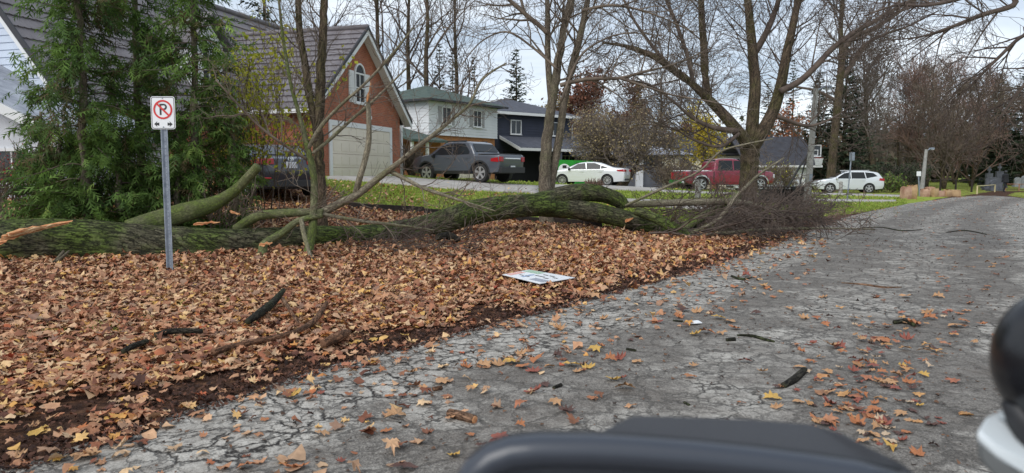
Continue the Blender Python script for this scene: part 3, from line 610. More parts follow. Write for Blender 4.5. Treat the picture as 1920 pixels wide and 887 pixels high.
part_limb('limb', [(1192, 396, 17, 17.0), (1230, 410, 18, 16.8), (1268, 430, 20, 16.5), (1296, 446, 17, 16.2)], M['bark_log'], 16, .8, 10, 6)
part_limb('limb', [(1280, 430, 15, 17.4), (1320, 405, 16, 17.9), (1360, 385, 15, 18.3), (1387, 364, 14, 18.7)], M['bark_moss'], 14, .6, 8, 7)
part_limb('limb', [(242, 432, 40, 11.8), (300, 412, 38, 12.1), (362, 394, 36, 12.3), (405, 380, 26, 12.4), (442, 356, 19, 12.3), (484, 312, 17, 12.2)], M['bark_moss'], 22, .8, 10, 8)
part_limb('limb', [(442, 430, 18, 12.4), (482, 406, 18, 12.3), (530, 400, 17, 12.3), (578, 398, 15, 12.3), (606, 398, 13, 12.3)], M['bark_moss'], 14, .5, 8, 9)
part_limb('limb', [(489, 486, 17, 11.6), (493, 468, 17, 11.7), (497, 456, 15, 11.8), (530, 436, 14, 12.0), (560, 414, 12, 12.1), (605, 404, 10, 12.2)], M['bark_moss'], 14, .5, 8, 10)
part_limb('limb', [(574, 492, 20, 11.7), (581, 460, 17, 12.0), (587, 420, 16, 12.2), (589, 375, 14, 12.3), (588, 330, 13, 12.3), (574, 265, 11, 12.3), (560, 212, 8, 12.3), (546, 160, 7, 12.3), (535, 100, 6, 12.3), (527, 40, 5, 12.3), (520, -30, 4, 12.3)], M['bark_moss'], 14, .4, 8, 11, TW, 16, .45)
part_limb('limb', [(598, 402, 16, 12.4), (640, 380, 16, 12.3), (668, 366, 15, 12.2), (715, 330, 12, 12.1), (750, 303, 10, 12.0), (780, 278, 9, 11.9), (816, 250, 8, 11.8), (850, 222, 6, 11.8), (880, 196, 5, 11.8), (905, 148, 5, 11.8), (950, 118, 3, 11.8)], M['bark_smooth'], 12, .3, 8, 12, TW, 20, .35)
part_limb('limb', [(667, 362, 12, 12.2), (674, 335, 12, 12.1), (683, 305, 11, 12.1), (690, 275, 11, 12.1), (692, 250, 10, 12.1), (691, 212, 9, 12.1), (690, 178, 8, 12.1)], M['bark_smooth'], 12, .4, 6, 13)
part_limb('limb', [(733, 322, 9, 12.1), (765, 338, 8, 12.0), (795, 353, 7, 11.9), (842, 369, 6, 11.8), (880, 381, 4, 11.7), (930, 396, 2.5, 11.6)], M['bark_smooth'], 10, .3, 6, 14, TW, 12, .1)
part_limb('limb', [(565, 412, 9, 11.9), (570, 440, 9, 11.7), (579, 470, 8, 11.5), (587, 494, 8, 11.4)], M['bark_smooth'], 10, .3, 6, 15)
part_limb('limb', [(600, 401, 8, 12.3), (650, 410, 7, 12.3), (690, 416, 7, 12.4), (760, 424, 5, 12.6), (815, 432, 3, 12.7)], M['bark_smooth'], 10, .3, 6, 16, TW, 8, .2)
part_limb('limb', [(575, 285, 8, 12.3), (600, 240, 8, 12.2), (636, 200, 6, 12.1), (683, 158, 5, 12.0), (730, 108, 5, 11.9), (775, 52, 3, 11.8)], M['bark_smooth'], 10, .3, 6, 17, TW, 8, .3)
part_limb('limb', [(586, 288, 7, 12.3), (618, 262, 7, 12.4), (655, 228, 6, 12.5), (705, 184, 5, 12.6), (762, 128, 3, 12.7)], M['bark_smooth'], 10, .3, 6, 18, TW, 7, .3)
part_limb('limb', [(577, 300, 6, 12.3), (530, 270, 5, 12.0), (490, 240, 5, 11.8), (450, 200, 4, 11.6), (405, 150, 3, 11.4)], M['twig'], 8, .2, 6, 19, TW, 12, .1)
part_limb('limb', [(1172, 386, 5, 17.4), (1245, 352, 5, 17.2), (1310, 322, 4, 17.1), (1350, 285, 4, 17.0), (1400, 270, 3, 16.9), (1450, 260, 2, 16.9)], M['bark_smooth'], 8, .2, 6, 20, TW, 8, .2)
part_limb('limb', [(1290, 440, 8, 16.6), (1345, 412, 8, 17.0), (1380, 370, 7, 17.4), (1420, 330, 5, 17.8), (1470, 296, 3, 18.2)], M['bark_smooth'], 8, .2, 6, 21, TW, 9, .2)
part_limb('limb', [(1297, 446, 9, 16.2), (1370, 436, 7, 16.4), (1450, 430, 6, 16.8), (1540, 428, 4, 17.3), (1640, 430, 2.5, 18)], M['bark_smooth'], 8, .2, 6, 22, TW, 14, .1)
# torn wood
M['wood_pale'] = mat('wood_pale', srgb(222, 196, 156), .8, srgb(190, 146, 102), 8, .6, 40, stretch=(1, 8, 8))
def shard(name, a, b, wv, th, m, seed, parent):
    r_ = random.Random(seed); mb = MB(); a = Vector(a); b = Vector(b); wv = Vector(wv); n = 9; top = []; bot = []
    for i in range(n + 1):
        t = i / n; c = a.lerp(b, t) + rv(r_, .008); wd = (1 - t) ** .7 * r_.uniform(.6, 1.1) * math.sin(min(1, t * 5 + .35) * 1.57); top.append(c + wv * wd); bot.append(c - wv * wd * r_.uniform(.4, 1))
    mb.poly(top + bot[::-1], Vector(th)); return mb.build(name, m, parent)
def rl(px, py, Y): return R(px, py, Y) - Vector(ft.location)
for i_ in range(9):
    t_ = i_ / 8; shard('torn_wood', rl(-4 + 26 * t_, 452 - 14 * t_, 10.55 - .01 * i_), rl(90 + 50 * ((i_ * 37) % 9) / 9, 424 - 9 * t_ + ((i_ * 5) % 4), 10.68), (0, -.01, .018 + .012 * ((i_ * 3) % 4)), (0, .03, .02), M['wood_raw'] if i_ % 3 else M['wood_pale'], 20 + i_, ft)
shard('torn_wood', rl(40, 436, 10.53), rl(110, 420, 10.6), (0, -.02, .03), (0, -.02, .02), M['wood_pale'], 2, ft)
shard('torn_wood', rl(-20, 462, 10.5), rl(14, 452, 10.5), (0, -.01, .05), (0, .03, .02), M['wood_raw'], 3, ft)
shard('torn_wood', rl(362, 421, 11.75), rl(412, 417, 11.7), (0, 0, .03), (0, .04, .01), M['wood_raw'], 4, ft)
shard('torn_wood', rl(432, 397, 12.1), rl(450, 404, 12.1), (0, 0, .02), (0, .04, .01), M['wood_raw'], 5, ft)
shard('torn_wood', rl(688, 190, 12.05), rl(697, 152, 12.0), (.03, 0, 0), (0, .03, 0), M['wood_raw'], 6, ft)
shard('torn_wood', rl(486, 460, 11.65), rl(512, 456, 11.6), (0, 0, .045), (0, .03, .01), M['wood_raw'], 7, ft)
shard('torn_wood', rl(1172, 416, 17.1), rl(1188, 410, 17.0), (0, 0, .06), (0, .04, .01), M['wood_raw'], 8, ft)
# hollow under the trunk: bark strips
for i, (a, b, c, d) in enumerate([(80, 500, 130, 470), (60, 506, 20, 488), (120, 470, 76, 504)]): 
    mb = MB(); mb.tube([rl(a, b, 10.5), rl((a + c) / 2 + 6, (b + d) / 2 + 3, 10.45), rl(c, d, 10.5)], [.02, .03, .012], 6, uv=True); mb.build('bark_strip', M['bark_grey'], ft, 180)
# the big brush of broken twigs beside the road
def brush():
    r_ = random.Random(5); mb = MB(); b = Vector(ft.location)
    P = dict(max=3, dens=[6, 4, 3], len=[1.1, .6, .35], rad=[.019, .012, .008], rmin=.0062, seg=.14, wig=.14, up=-.03, ang=(15, 50))
    for i in range(74):
        px = r_.uniform(1215, 1430); py = r_.uniform(400, 450) ; q = hit(px, py); q.z += abs(r_.gauss(0, .16)); A = rad(r_.gauss(6, 30)); d = Vector((math.cos(A), math.sin(A) * .7, r_.gauss(.07, .15)))
        grow(mb, q - b, d, r_.uniform(1.2, 2.9), r_.uniform(.012, .032), 0, P, r_)
    for i in range(9):
        px = r_.uniform(1180, 1420); py = r_.uniform(385, 425); q = hit(px, min(py + 20, 440)); A = rad(r_.uniform(0, 360)); d = Vector((math.cos(A), math.sin(A), r_.uniform(.2, .9)))
        q.z += .15; grow(mb, q - b, d, r_.uniform(.8, 1.6), .012, 0, P, r_)
    mb.build('brush', M['twig_dark'], ft, 180)
    mb = MB(); P2 = dict(P, dens=[4, 3, 2], len=[.7, .35, .2])
    for i in range(16):
        px = r_.uniform(1430, 1560); py = r_.uniform(420, 446); q = hit(px, py); q.z += abs(r_.gauss(0, .06)); A = rad(r_.gauss(10, 50)); d = Vector((math.cos(A), math.sin(A) * .9, .05)); grow(mb, q - b, d, r_.uniform(.7, 1.7), .010, 0, P2, r_)
    mb.build('brush', M['twig_red'], ft, 180)
    mb = MB()
    for i in range(46):
        px = r_.uniform(640, 830); py = r_.uniform(450, 478); q = hit(px, py); q.z += abs(r_.gauss(0, .05)); A = rad(r_.gauss(0, 60)); d = Vector((math.cos(A), math.sin(A) * .6, .04)); grow(mb, q - b, d, r_.uniform(.5, 1.2), .007, 1, dict(P, up=0, max=3), r_)
    mb.build('brush', M['twig_dark'], ft, 180)
    mb = MB()
    for i in range(5):
        px = r_.uniform(560, 640); py = r_.uniform(360, 480); q = hit(px, min(510, py + 60)); q = R(px, py, 12.1); A = rad(r_.uniform(-20, 200)); d = Vector((math.cos(A), math.sin(A) * .6, r_.uniform(-.1, .5))); grow(mb, q - b, d, r_.uniform(.5, 1.0), .006, 1, dict(P, up=0, max=3), r_)
    mb.build('twigs', M['twig'], ft, 180)
brush()
# ---------------------------------------------------------------- standing trees near by
PB = dict(max=4, dens=[8, 6, 5, 3], len=[1.9, 1.2, .7, .4], rad=[.03, .016, .009, .006], rmin=.0045, seg=.28, wig=.13, up=.04, ang=(28, 62))
# tree behind the middle of the fallen trunk, left
Y = 14.4; r0 = G(R(604, 440, Y).x, Y, -.1)
guided_tree('maple_tree', r0, [
    dict(p=[(r0.x, r0.y, r0.z, .22)] + px_limb([(602, 400, 34), (600, 340, 31), (597, 280, 30), (598, 220, 28), (603, 120, 25), (606, 50, 22), (609, -40, 19), (612, -200, 13), (614, -400, 7)], Y), trunk=True, num=16, t0=.35, wob=.008),
    dict(p=px_limb([(598, 262, 22), (582, 190, 18), (572, 120, 15), (562, 60, 14), (558, -20, 12), (550, -150, 8)], Y, .1, 3), trunk=True, num=10, t0=.2)],
    M['bark_brown'], M['twig'], dict(PB, len=[1.3, .8, .45, .25], rad=[.018, .010, .006, .004], dens=[5, 4, 3, 2], rmin=.003), 21, 'forked bare maple tree in front of the brick garage, behind the log')
# twin trunk tree in the middle
Y = 18.2; r0 = G(R(1026, 400, Y).x, Y, -.1)
guided_tree('twin_trunk_tree', r0, [
    dict(p=[(r0.x, r0.y, r0.z, .31)] + px_limb([(1023, 380, 38), (1021, 330, 35), (1024, 280, 32), (1031, 220, 28), (1040, 160, 25), (1049, 100, 22), (1058, 50, 19), (1072, 0, 16), (1090, -90, 12), (1100, -220, 7)], Y), trunk=True, num=14, t0=.5, wob=.01),
    dict(p=px_limb([(1030, 360, 26), (1041, 300, 24), (1050, 250, 22), (1058, 190, 21), (1072, 130, 18), (1086, 75, 15), (1100, 10, 12), (1112, -60, 9), (1130, -180, 5)], Y + .15, .05, 4), trunk=True, num=14, t0=.45),
    dict(p=px_limb([(1035, 200, 15), (1030, 150, 14), (1027, 100, 13), (1027, 55, 12), (1026, 0, 10), (1022, -80, 7)], Y, .1, 5), trunk=True, num=8, t0=.3),
    dict(p=px_limb([(1027, 62, 11), (1008, 45, 10), (980, 22, 9), (950, -5, 8), (900, -60, 5)], Y - .2, .1, 6), num=8, t0=.3),
    dict(p=px_limb([(1050, 160, 10), (1090, 150, 9), (1130, 147, 8), (1165, 146, 7), (1210, 134, 6), (1262, 121, 4), (1330, 92, 3)], Y - .3, .2, 7), num=10, t0=.2, P=dict(len=[1.2, .7, .4, .25])),
    dict(p=px_limb([(1160, 146, 6), (1210, 162, 5), (1260, 178, 4), (1330, 190, 3), (1390, 205, 2)], Y - .5, .2, 8), num=8, t0=.2, P=dict(len=[1.0, .6, .35, .25])),
    dict(p=px_limb([(1052, 190, 6), (1085, 110, 5), (1130, 75, 4), (1180, 62, 3), (1250, 68, 2)], Y - .5, .2, 9), num=8, t0=.2),
    dict(p=px_limb([(1045, 130, 6), (1000, 90, 5), (950, 60, 4), (900, 80, 3), (860, 130, 2)], Y - .5, .2, 10), num=9, t0=.1),
    dict(p=px_limb([(1090, 20, 7), (1150, 10, 6), (1220, 25, 4), (1300, 60, 3)], Y - .5, .2, 11), num=8, t0=.1)],
    M['bark_grey'], M['twig'], dict(PB, dens=[5, 4, 3, 2], len=[1.8, 1.1, .7, .4]), 22, 'bare tree with two pale grey trunks, one mossy burl, mid photo')
# big maple on the right
Y = 25.5; r0 = G(R(1403, 400, Y).x, Y, -.15)
guided_tree('maple_tree', r0, [
    dict(p=[(r0.x, r0.y, r0.z, .62)] + px_limb([(1402, 372, 56), (1404, 330, 50), (1406, 290, 52), (1408, 262, 54)], Y), trunk=True, spawn=0, wob=.02),
    dict(p=px_limb([(1402, 270, 36), (1375, 236, 33), (1350, 208, 29), (1326, 184, 25), (1296, 156, 19), (1258, 128, 15), (1222, 104, 12), (1180, 88, 8), (1130, 80, 5)], Y - .2, .3, 3), trunk=True, num=14, t0=.3),
    dict(p=px_limb([(1330, 190, 20), (1322, 140, 18), (1320, 90, 16), (1316, 40, 14), (1314, -20, 12), (1310, -120, 7)], Y + .1, .2, 4), trunk=True, num=12, t0=.2),
    dict(p=px_limb([(1408, 275, 38), (1412, 215, 34), (1416, 160, 31), (1412, 110, 28), (1408, 60, 24), (1402, 0, 20), (1398, -100, 13), (1395, -220, 7)], Y, .15, 5), trunk=True, num=15, t0=.3),
    dict(p=px_limb([(1412, 275, 40), (1438, 232, 36), (1454, 196, 33), (1466, 150, 29), (1474, 105, 26), (1484, 60, 22), (1497, 0, 18), (1520, -90, 11)], Y - .1, .15, 6), trunk=True, num=15, t0=.3),
    dict(p=px_limb([(1462, 172, 15), (1500, 152, 14), (1532, 122, 13), (1560, 92, 12), (1600, 62, 10), (1650, 34, 9), (1710, 0, 7), (1790, -30, 4)], Y - .3, .2, 7), num=14, t0=.2),
    dict(p=px_limb([(1408, 110, 16), (1432, 70, 14), (1450, 30, 12), (1462, -10, 10), (1476, -90, 6)], Y + .2, .2, 8), num=8, t0=.2),
    dict(p=px_limb([(1384, 246, 14), (1340, 240, 11), (1300, 222, 8), (1262, 190, 6), (1220, 160, 5), (1180, 150, 3)], Y - .5, .3, 9), num=12, t0=.1),
    dict(p=px_limb([(1458, 218, 10), (1490, 230, 9), (1520, 236, 7), (1560, 222, 4), (1600, 196, 2.5)], Y - .4, .2, 10), num=9, t0=.1),
    dict(p=px_limb([(1300, 158, 10), (1290, 110, 9), (1270, 50, 8), (1246, -10, 6)], Y, .3, 11), num=9, t0=.1),
    dict(p=px_limb([(1258, 128, 8), (1226, 90, 7), (1190, 40, 6), (1165, -10, 5)], Y, .3, 12), num=9, t0=.1),
    dict(p=px_limb([(1386, 250, 8), (1350, 275, 7), (1300, 262, 5), (1260, 240, 4), (1200, 232, 2.5)], Y - .6, .3, 13), num=9, t0=.1)],
    M['bark_brown'], M['twig_dark'], dict(PB, dens=[7, 5, 3, 2], len=[2.3, 1.5, .9, .5], rmin=.006), 23, 'largest bare maple with a mossy trunk dividing into several thick limbs')
# ================================================================== HOUSES
def brick_mat(name, c1, c2, mortar, sc=1.0):
    m, nt, p = new_mat(name); L = nt.links.new; tc = N(nt, 'ShaderNodeTexCoord'); s = N(nt, 'ShaderNodeSeparateXYZ'); L(tc.outputs['Object'], s.inputs[0])
    a = N(nt, 'ShaderNodeMath', operation='ADD'); L(s.outputs[0], a.inputs[0]); L(s.outputs[1], a.inputs[1]); c = N(nt, 'ShaderNodeCombineXYZ'); L(a.outputs[0], c.inputs[0]); L(s.outputs[2], c.inputs[1])
    b = N(nt, 'ShaderNodeTexBrick', inp={'Color1': c1, 'Color2': c2, 'Mortar': mortar, 'Scale': 1.0, 'Mortar Size': .007, 'Brick Width': .22 * sc, 'Row Height': .075 * sc, 'Bias': -.1}); L(c.outputs[0], b.inputs['Vector'])
    n = N(nt, 'ShaderNodeTexNoise', inp={'Scale': 1.2, 'Detail': 6.0}); L(tc.outputs['Object'], n.inputs['Vector']); mr = N(nt, 'ShaderNodeMapRange', inp={1: .3, 2: .7, 3: .8, 4: 1.15}); L(n.outputs['Fac'], mr.inputs[0])
    v = N(nt, 'ShaderNodeVectorMath', operation='SCALE'); L(b.outputs[0], v.inputs[0]); L(mr.outputs[0], v.inputs['Scale']); L(v.outputs[0], p.inputs['Base Color']); p.inputs['Roughness'].default_value = .9
    bu = N(nt, 'ShaderNodeBump', inp={'Strength': .6, 'Distance': .01}); bu.invert = True; L(b.outputs['Fac'], bu.inputs['Height']); L(bu.outputs[0], p.inputs['Normal']); return m
M['brick_red'] = brick_mat('brick_red', srgb(168, 98, 70), srgb(146, 80, 58), srgb(158, 124, 104))
M['brick_orange'] = brick_mat('brick_orange', srgb(186, 122, 70), srgb(160, 98, 58), srgb(170, 138, 104), 1.1)
M['roof_tile'] = mat('roof_tile', srgb(120, 114, 116), .6, srgb(98, 92, 94), 1.5, .3, 40)
M['roof_green'] = mat('roof_green', srgb(62, 78, 72), .9, srgb(80, 92, 84), 3, .4, 50)
M['roof_navy'] = mat('roof_navy', srgb(70, 72, 82), .9, srgb(88, 90, 98), 3, .4, 50)
M['roof_grey'] = mat('roof_grey', srgb(132, 136, 146), .9, srgb(168, 172, 180), 2.5, .4, 40)
M['roof_dark'] = mat('roof_dark', srgb(52, 52, 58), .9, srgb(70, 70, 76), 2, .4, 40)
M['siding_white'] = mat('siding_white', srgb(216, 217, 218), .6, srgb(202, 203, 205), .8)
M['siding_blue'] = mat('siding_pale', srgb(196, 206, 220), .6, srgb(186, 194, 208), 1)
M['stucco'] = mat('stucco_white', srgb(214, 216, 220), .9, srgb(196, 198, 202), 2, .3, 60)
M['navy'] = mat('siding_navy', srgb(50, 54, 70), .7, srgb(42, 46, 60), 1)
M['grey_wall'] = mat('wall_grey', srgb(96, 98, 106), .8, srgb(82, 84, 92), 1)
M['cream'] = mat('wall_cream', srgb(226, 218, 196), .8, srgb(208, 200, 178), 1)
M['dark_void'] = mat('dark_opening', srgb(30, 31, 36), .9)
M['shutter_grey'] = mat('shutter_grey', srgb(158, 156, 156), .7)
M['dark_trim'] = mat('dark_trim', srgb(46, 46, 50), .6)
M['garage_door'] = mat('garage_door', srgb(222, 212, 194), .6, srgb(212, 202, 184), .7)
def house(name, o, d, label, cat='house'):
    """local frame: x along the front, y into the house, z up"""
    return empty(name, o, math.atan2(d[1], d[0]), label, cat)
def siding_wall(mb, x0, x1, y, z0, z1, pitch=.18, axis='x', th=.02, out=-1, clip=None):
    """lapped boards; axis x: wall in the xz plane at y, facing out*y"""
    z = z0
    while z < z1 - 1e-3:
        zt = min(z + pitch, z1); a, b = x0, x1
        if clip: a, b = clip((z + zt) / 2)
        if b - a > .02:
            for (u0, u1) in [(a, b)]:
                if axis == 'x': mb.poly([(u0, y, z), (u0, y + out * th, z), (u0, y + out * .004, zt), (u0, y, zt)], (u1 - u0, 0, 0))
                else: mb.poly([(y, u0, z), (y + out * th, u0, z), (y + out * .004, u0, zt), (y, u0, zt)], (0, u1 - u0, 0))
        z = zt
def window(parent, x, z, wd, h, y=0, axis='x', out=-1, shutters=None, mull=(1, 0), arch=False, fm='white_trim', dp=.07):
    def P(u, n, zz): return (u, y + out * n, zz) if axis == 'x' else (y + out * n, u, zz)
    def bx(mb, u0, u1, n0, n1, z0, z1):
        a = P(u0, n0, z0); b = P(u1, n1, z1); mb.bb(min(a[0], b[0]), max(a[0], b[0]), min(a[1], b[1]), max(a[1], b[1]), z0, z1)
    f = MB(); t = .07; x0, x1, z0, z1 = x - wd / 2, x + wd / 2, z - h / 2, z + h / 2
    bx(f, x0 - t, x0, .0, dp, z0 - t, z1 + (0 if arch else t)); bx(f, x1, x1 + t, 0, dp, z0 - t, z1 + (0 if arch else t)); bx(f, x0, x1, 0, dp, z0 - t, z0)
    if not arch: bx(f, x0, x1, 0, dp, z1, z1 + t)
    for i in range(mull[0]): c = x0 + (i + 1) * wd / (mull[0] + 1); bx(f, c - .02, c + .02, .0, dp * .7, z0, z1)
    for i in range(mull[1]): c = z0 + (i + 1) * h / (mull[1] + 1); bx(f, x0, x1, .0, dp * .72, c - .02, c + .02)
    if arch:
        bx(f, x0, x1, 0, dp * .8, z1 - .02, z1 + .04); k = 12
        for i in range(k):
            a, b = math.pi * i / k, math.pi * (i + 1) / k; ri, ro = wd / 2, wd / 2 + t
            pts = [P(x + r * math.cos(q), 0, z1 + r * math.sin(q)) for r, q in ((ri, a), (ro, a), (ro, b), (ri, b))]; off = Vector(P(0, dp, 0)) - Vector(P(0, 0, 0)); f.poly(pts, off)
    fo = f.build('window', M[fm], parent); g_ = MB(); bx(g_, x0, x1, .01, dp * .3, z0, z1)
    if arch: g_.poly([P(x + wd / 2 * math.cos(math.pi * i / 12), .01, z1 + wd / 2 * math.sin(math.pi * i / 12)) for i in range(13)], Vector(P(0, dp * .3, 0)) - Vector(P(0, .01, 0)))
    g_.build('pane', M['glass'], fo)
    c = MB(); bx(c, x0 - t - .03, x1 + t + .03, 0, dp + .05, z0 - t - .05, z0 - t); c.build('sill', M[fm], fo)
    if shutters:
        sw = shutters[0]
        for s in (-1, 1):
            sh = MB(); c0 = x + s * (wd / 2 + t + .02 + sw / 2); bx(sh, c0 - sw / 2, c0 + sw / 2, 0, .035, z0 - t, z1 + t)
            q = z0
            while q < z1: bx(sh, c0 - sw / 2 + .04, c0 + sw / 2 - .04, .035, .05, q, q + .035); q += .07
            sh.build('shutter', M[shutters[1]], parent)
    return fo
def tile_roof(mb, A, B, C, D, course=.36, wave=.2, amp=.045, step=.045):
    """A,B eave ends; D,C ridge ends: stepped metal tile courses"""
    A, B, C, D = map(Vector, (A, B, C, D)); n = (B - A).cross(D - A).normalized(); n = -n if n.z < 0 else n; sl = ((D - A).length + (C - B).length) / 2; k = max(1, int(sl / course)); dn = ((A - D)).normalized()
    for i in range(k):
        a0, b0 = A.lerp(D, i / k), B.lerp(C, i / k); a1, b1 = A.lerp(D, (i + 1) / k), B.lerp(C, (i + 1) / k); m = max(2, int((b0 - a0).length / wave * 4)); base = len(mb.v); pr = []
        for j in range(m + 1):
            t = j / m; s_ = (j / 4.0) % 1.0; off = amp * abs(math.sin(math.pi * s_)); lo = a0.lerp(b0, t); hi = a1.lerp(b1, t)
            mb.v += [tuple(lo + dn * off - n * .012), tuple(lo + dn * off + n * (step + off * .35)), tuple(hi + n * .006)]
        for j in range(m):
            q = base + j * 3; mb.f += [(q, q + 3, q + 4, q + 1), (q + 1, q + 4, q + 5, q + 2)]; mb.m += [0, 0]
def slab(mb, P, th=.12, m=0): mb.poly(P, (0, 0, -th), m)
def beam(mb, a, b, w_=.05, h=.18):
    a, b = Vector(a), Vector(b); d = (b - a).normalized(); s = d.cross(Vector((0, 0, 1))).normalized() * w_ / 2; u = Vector((0, 0, h / 2)); mb.poly([a - s - u, a + s - u, a + s + u, a - s + u], b - a)
# ---------------- A: red brick garage wing and the house behind it
HA = house('brick_house', (-7.15, 26.0, 1.2), (2.05, 7.0), 'red brick house with steep grey tiled roof, arched gable window and pale garage door')
W = 7.3; E = 2.85; PK = 5.95; GL = 11.0           # heights above local floor
def clipA(z): 
    t = max(0, (z - E) / (PK - E)); return (W / 2 * t, W - W / 2 * t)
mb = MB(); mb.poly([(0, 0, -.5), (W, 0, -.5), (W, 0, E), (W / 2, 0, PK), (0, 0, E)], (0, .22, 0)); mb.build('gable_wall', M['brick_red'], HA)
mb = MB(); mb.bb(0, .22, .225, GL, -.5, E + .1); mb.bb(W - .22, W, .225, GL, -.5, E + .1); mb.build('side_wall', M['brick_red'], HA)
ov = .45; sl = (PK - E) / (W / 2); ez = E - ov * sl + .12; rz = PK + .12
mb = MB(); tile_roof(mb, (-ov, GL, ez), (-ov, -.35, ez), (W / 2, -.35, rz), (W / 2, GL, rz)); tile_roof(mb, (W + ov, -.35, ez), (W + ov, GL, ez), (W / 2, GL, rz), (W / 2, -.35, rz))
ro = mb.build('roof', M['roof_tile'], HA)
mb = MB(); slab(mb, [(-ov, -.35, ez - .01), (W / 2, -.35, rz - .01), (W / 2, GL, rz - .01), (-ov, GL, ez - .01)], .08); slab(mb, [(W + ov, -.35, ez - .01), (W / 2, -.35, rz - .012), (W / 2, GL, rz - .012), (W + ov, GL, ez - .01)], .08); mb.build('roof_deck', M['dark_trim'], HA)
mb = MB(); mb.tube([(W / 2, -.4, rz + .06), (W / 2, GL, rz + .06)], [.11, .11], 8); mb.build('ridge_cap', M['roof_tile'], ro, 180)
for s in (0, 1):
    X0, X1 = (-ov - .02, W / 2) if not s else (W + ov + .02, W / 2)
    mb = MB(); mb.poly([(X0, -.40, ez - .04), (X1, -.40, rz - .04), (X1, -.40, rz - .26), (X0, -.40, ez - .26)], (0, .045, 0)); mb.build('barge_board', M['white_trim'], HA)
    mb = MB(); mb.poly([(X0, -.43, ez + .10), (X1, -.43, rz + .10), (X1, -.43, rz - .035), (X0, -.43, ez - .035)], (0, .07, 0)); mb.build('roof_edging', M['dark_trim'], HA)
    mb = MB(); mb.poly([(X0, -.36, ez - .12), (X1, -.36, rz - .12), (X1, -.36, rz - .16), (X0, -.36, ez - .16)], (0, .35, 0)); mb.build('soffit', M['white_trim'], HA)
mb = MB(); mb.bb(-ov - .09, -ov + .02, -.3, GL - .2, ez - .17, ez - .03); mb.build('gutter', M['white_trim'], HA)
# garage door: panels
gx0, gx1, gz = 1.3, 6.2, 2.1
mb = MB()
mb.bb(gx0 - .2, gx0, -.05, -.003, 0, gz + .2); mb.bb(gx1, gx1 + .2, -.05, -.003, 0, gz + .2); mb.bb(gx0, gx1, -.05, -.003, gz, gz + .2); mb.build('door_frame', M['white_trim'], HA)
mb = MB()
for i in range(4):
    z0 = i * gz / 4; mb.bb(gx0, gx1, -.022, -.002, z0, z0 + gz / 4 - .012)
    for j in range(8):
        a = gx0 + .1 + j * (gx1 - gx0 - .1) / 8; mb.bb(a, a + (gx1 - gx0) / 8 - .12, -.034, -.023, z0 + .1, z0 + gz / 4 - .11)
mb.build('garage_door', M['garage_door'], HA)
window(HA, W / 2 - .1, 3.72, .72, 1.1, 0, arch=True, shutters=(.42, 'white_trim'), mull=(1, 1))
mb = MB(); mb.bb(4.1, 4.35, -.1, -.003, 2.72, 2.98); mb.bb(4.16, 4.30, -.16, -.1, 2.52, 2.66); o = mb.build('wall_lamp', M['white_trim'], HA)
mb = MB(); mb.bb(4.15, 4.30, -.112, -.101, 2.77, 2.93); mb.build('lens', M['dark_trim'], o)
mb = MB()   # fence boards and porch post at the right side of the garage
mb.bb(W + .05, W + .9, .6, .66, -.2, 1.0); mb.build('porch_panel', M['white_trim'], HA)
mb = MB(); mb.bb(W + .8, W + .95, .3, .45, -.3, 2.7); mb.build('porch_post', M['white_trim'], HA)
# the main house, in the same frame: ridge runs along x, eave towards -y
mx0, mx1, my0, my1 = -7.4, 9.5, 3.2, 10.6; mE = 2.7; mP = 7.2; my = (my0 + my1) / 2
mb = MB(); mb.bb(mx0, mx1, my0 + .1, my0 + .32, -.5, mE + .1); mb.build('front_wall', M['brick_red'], HA)
ms = (mP - mE) / (my - my0); mez = mE - .45 * ms + .12
mb = MB(); tile_roof(mb, (mx0 - .3, my0 - .45, mez), (mx1, my0 - .45, mez), (mx1, my, mP + .12), (mx0 - .3, my, mP + .12), .42); ro2 = mb.build('main_roof', M['roof_tile'], HA)
mb = MB(); slab(mb, [(mx0 - .3, my0 - .45, mez), (mx1, my0 - .45, mez), (mx1, my, mP + .1), (mx0 - .3, my, mP + .1)], .1); slab(mb, [(mx0 - .3, my1 + .45, mez), (mx0 - .3, my, mP + .1), (mx1, my, mP + .1), (mx1, my1 + .45, mez)], .1); mb.build('roof_deck', M['dark_trim'], HA)
mb = MB(); mb.tube([(mx0 - .3, my, mP + .2), (mx1, my, mP + .2)], [.12, .12], 8); mb.build('ridge_cap', M['roof_tile'], ro2, 180)
def clipM(z):
    t = max(0, (z - mE) / (mP - mE)); return (my0 + (my - my0) * t, my1 - (my1 - my) * t)
mb = MB(); siding_wall(mb, my0, my1, mx0, -.5, mP - .1, .2, 'y', .03, -1, clipM); mb.build('gable_siding', M['siding_blue'], HA)
mb = MB(); mb.poly([(mx0 + .02, my0, -.5), (mx0 + .02, my1, -.5), (mx0 + .02, my1, mE), (mx0 + .02, my, mP - .05), (mx0 + .02, my0, mE)], (.2, 0, 0)); mb.build('gable_wall', M['siding_blue'], HA)
mb = MB(); mb.poly([(mx0 - .34, my0 - .5, mez + .1), (mx0 - .34, my, mP + .2), (mx0 - .34, my, mP - .02), (mx0 - .34, my0 - .5, mez - .12)], (.05, 0, 0)); mb.build('barge_board', M['dark_trim'], HA)
mb = MB(); mb.poly([(mx0 - .31, my0 - .45, mez - .13), (mx0 - .31, my, mP - .03), (mx0 - .31, my, mP - .2), (mx0 - .31, my0 - .45, mez - .3)], (.06, 0, 0)); mb.build('barge_trim', M['white_trim'], HA)
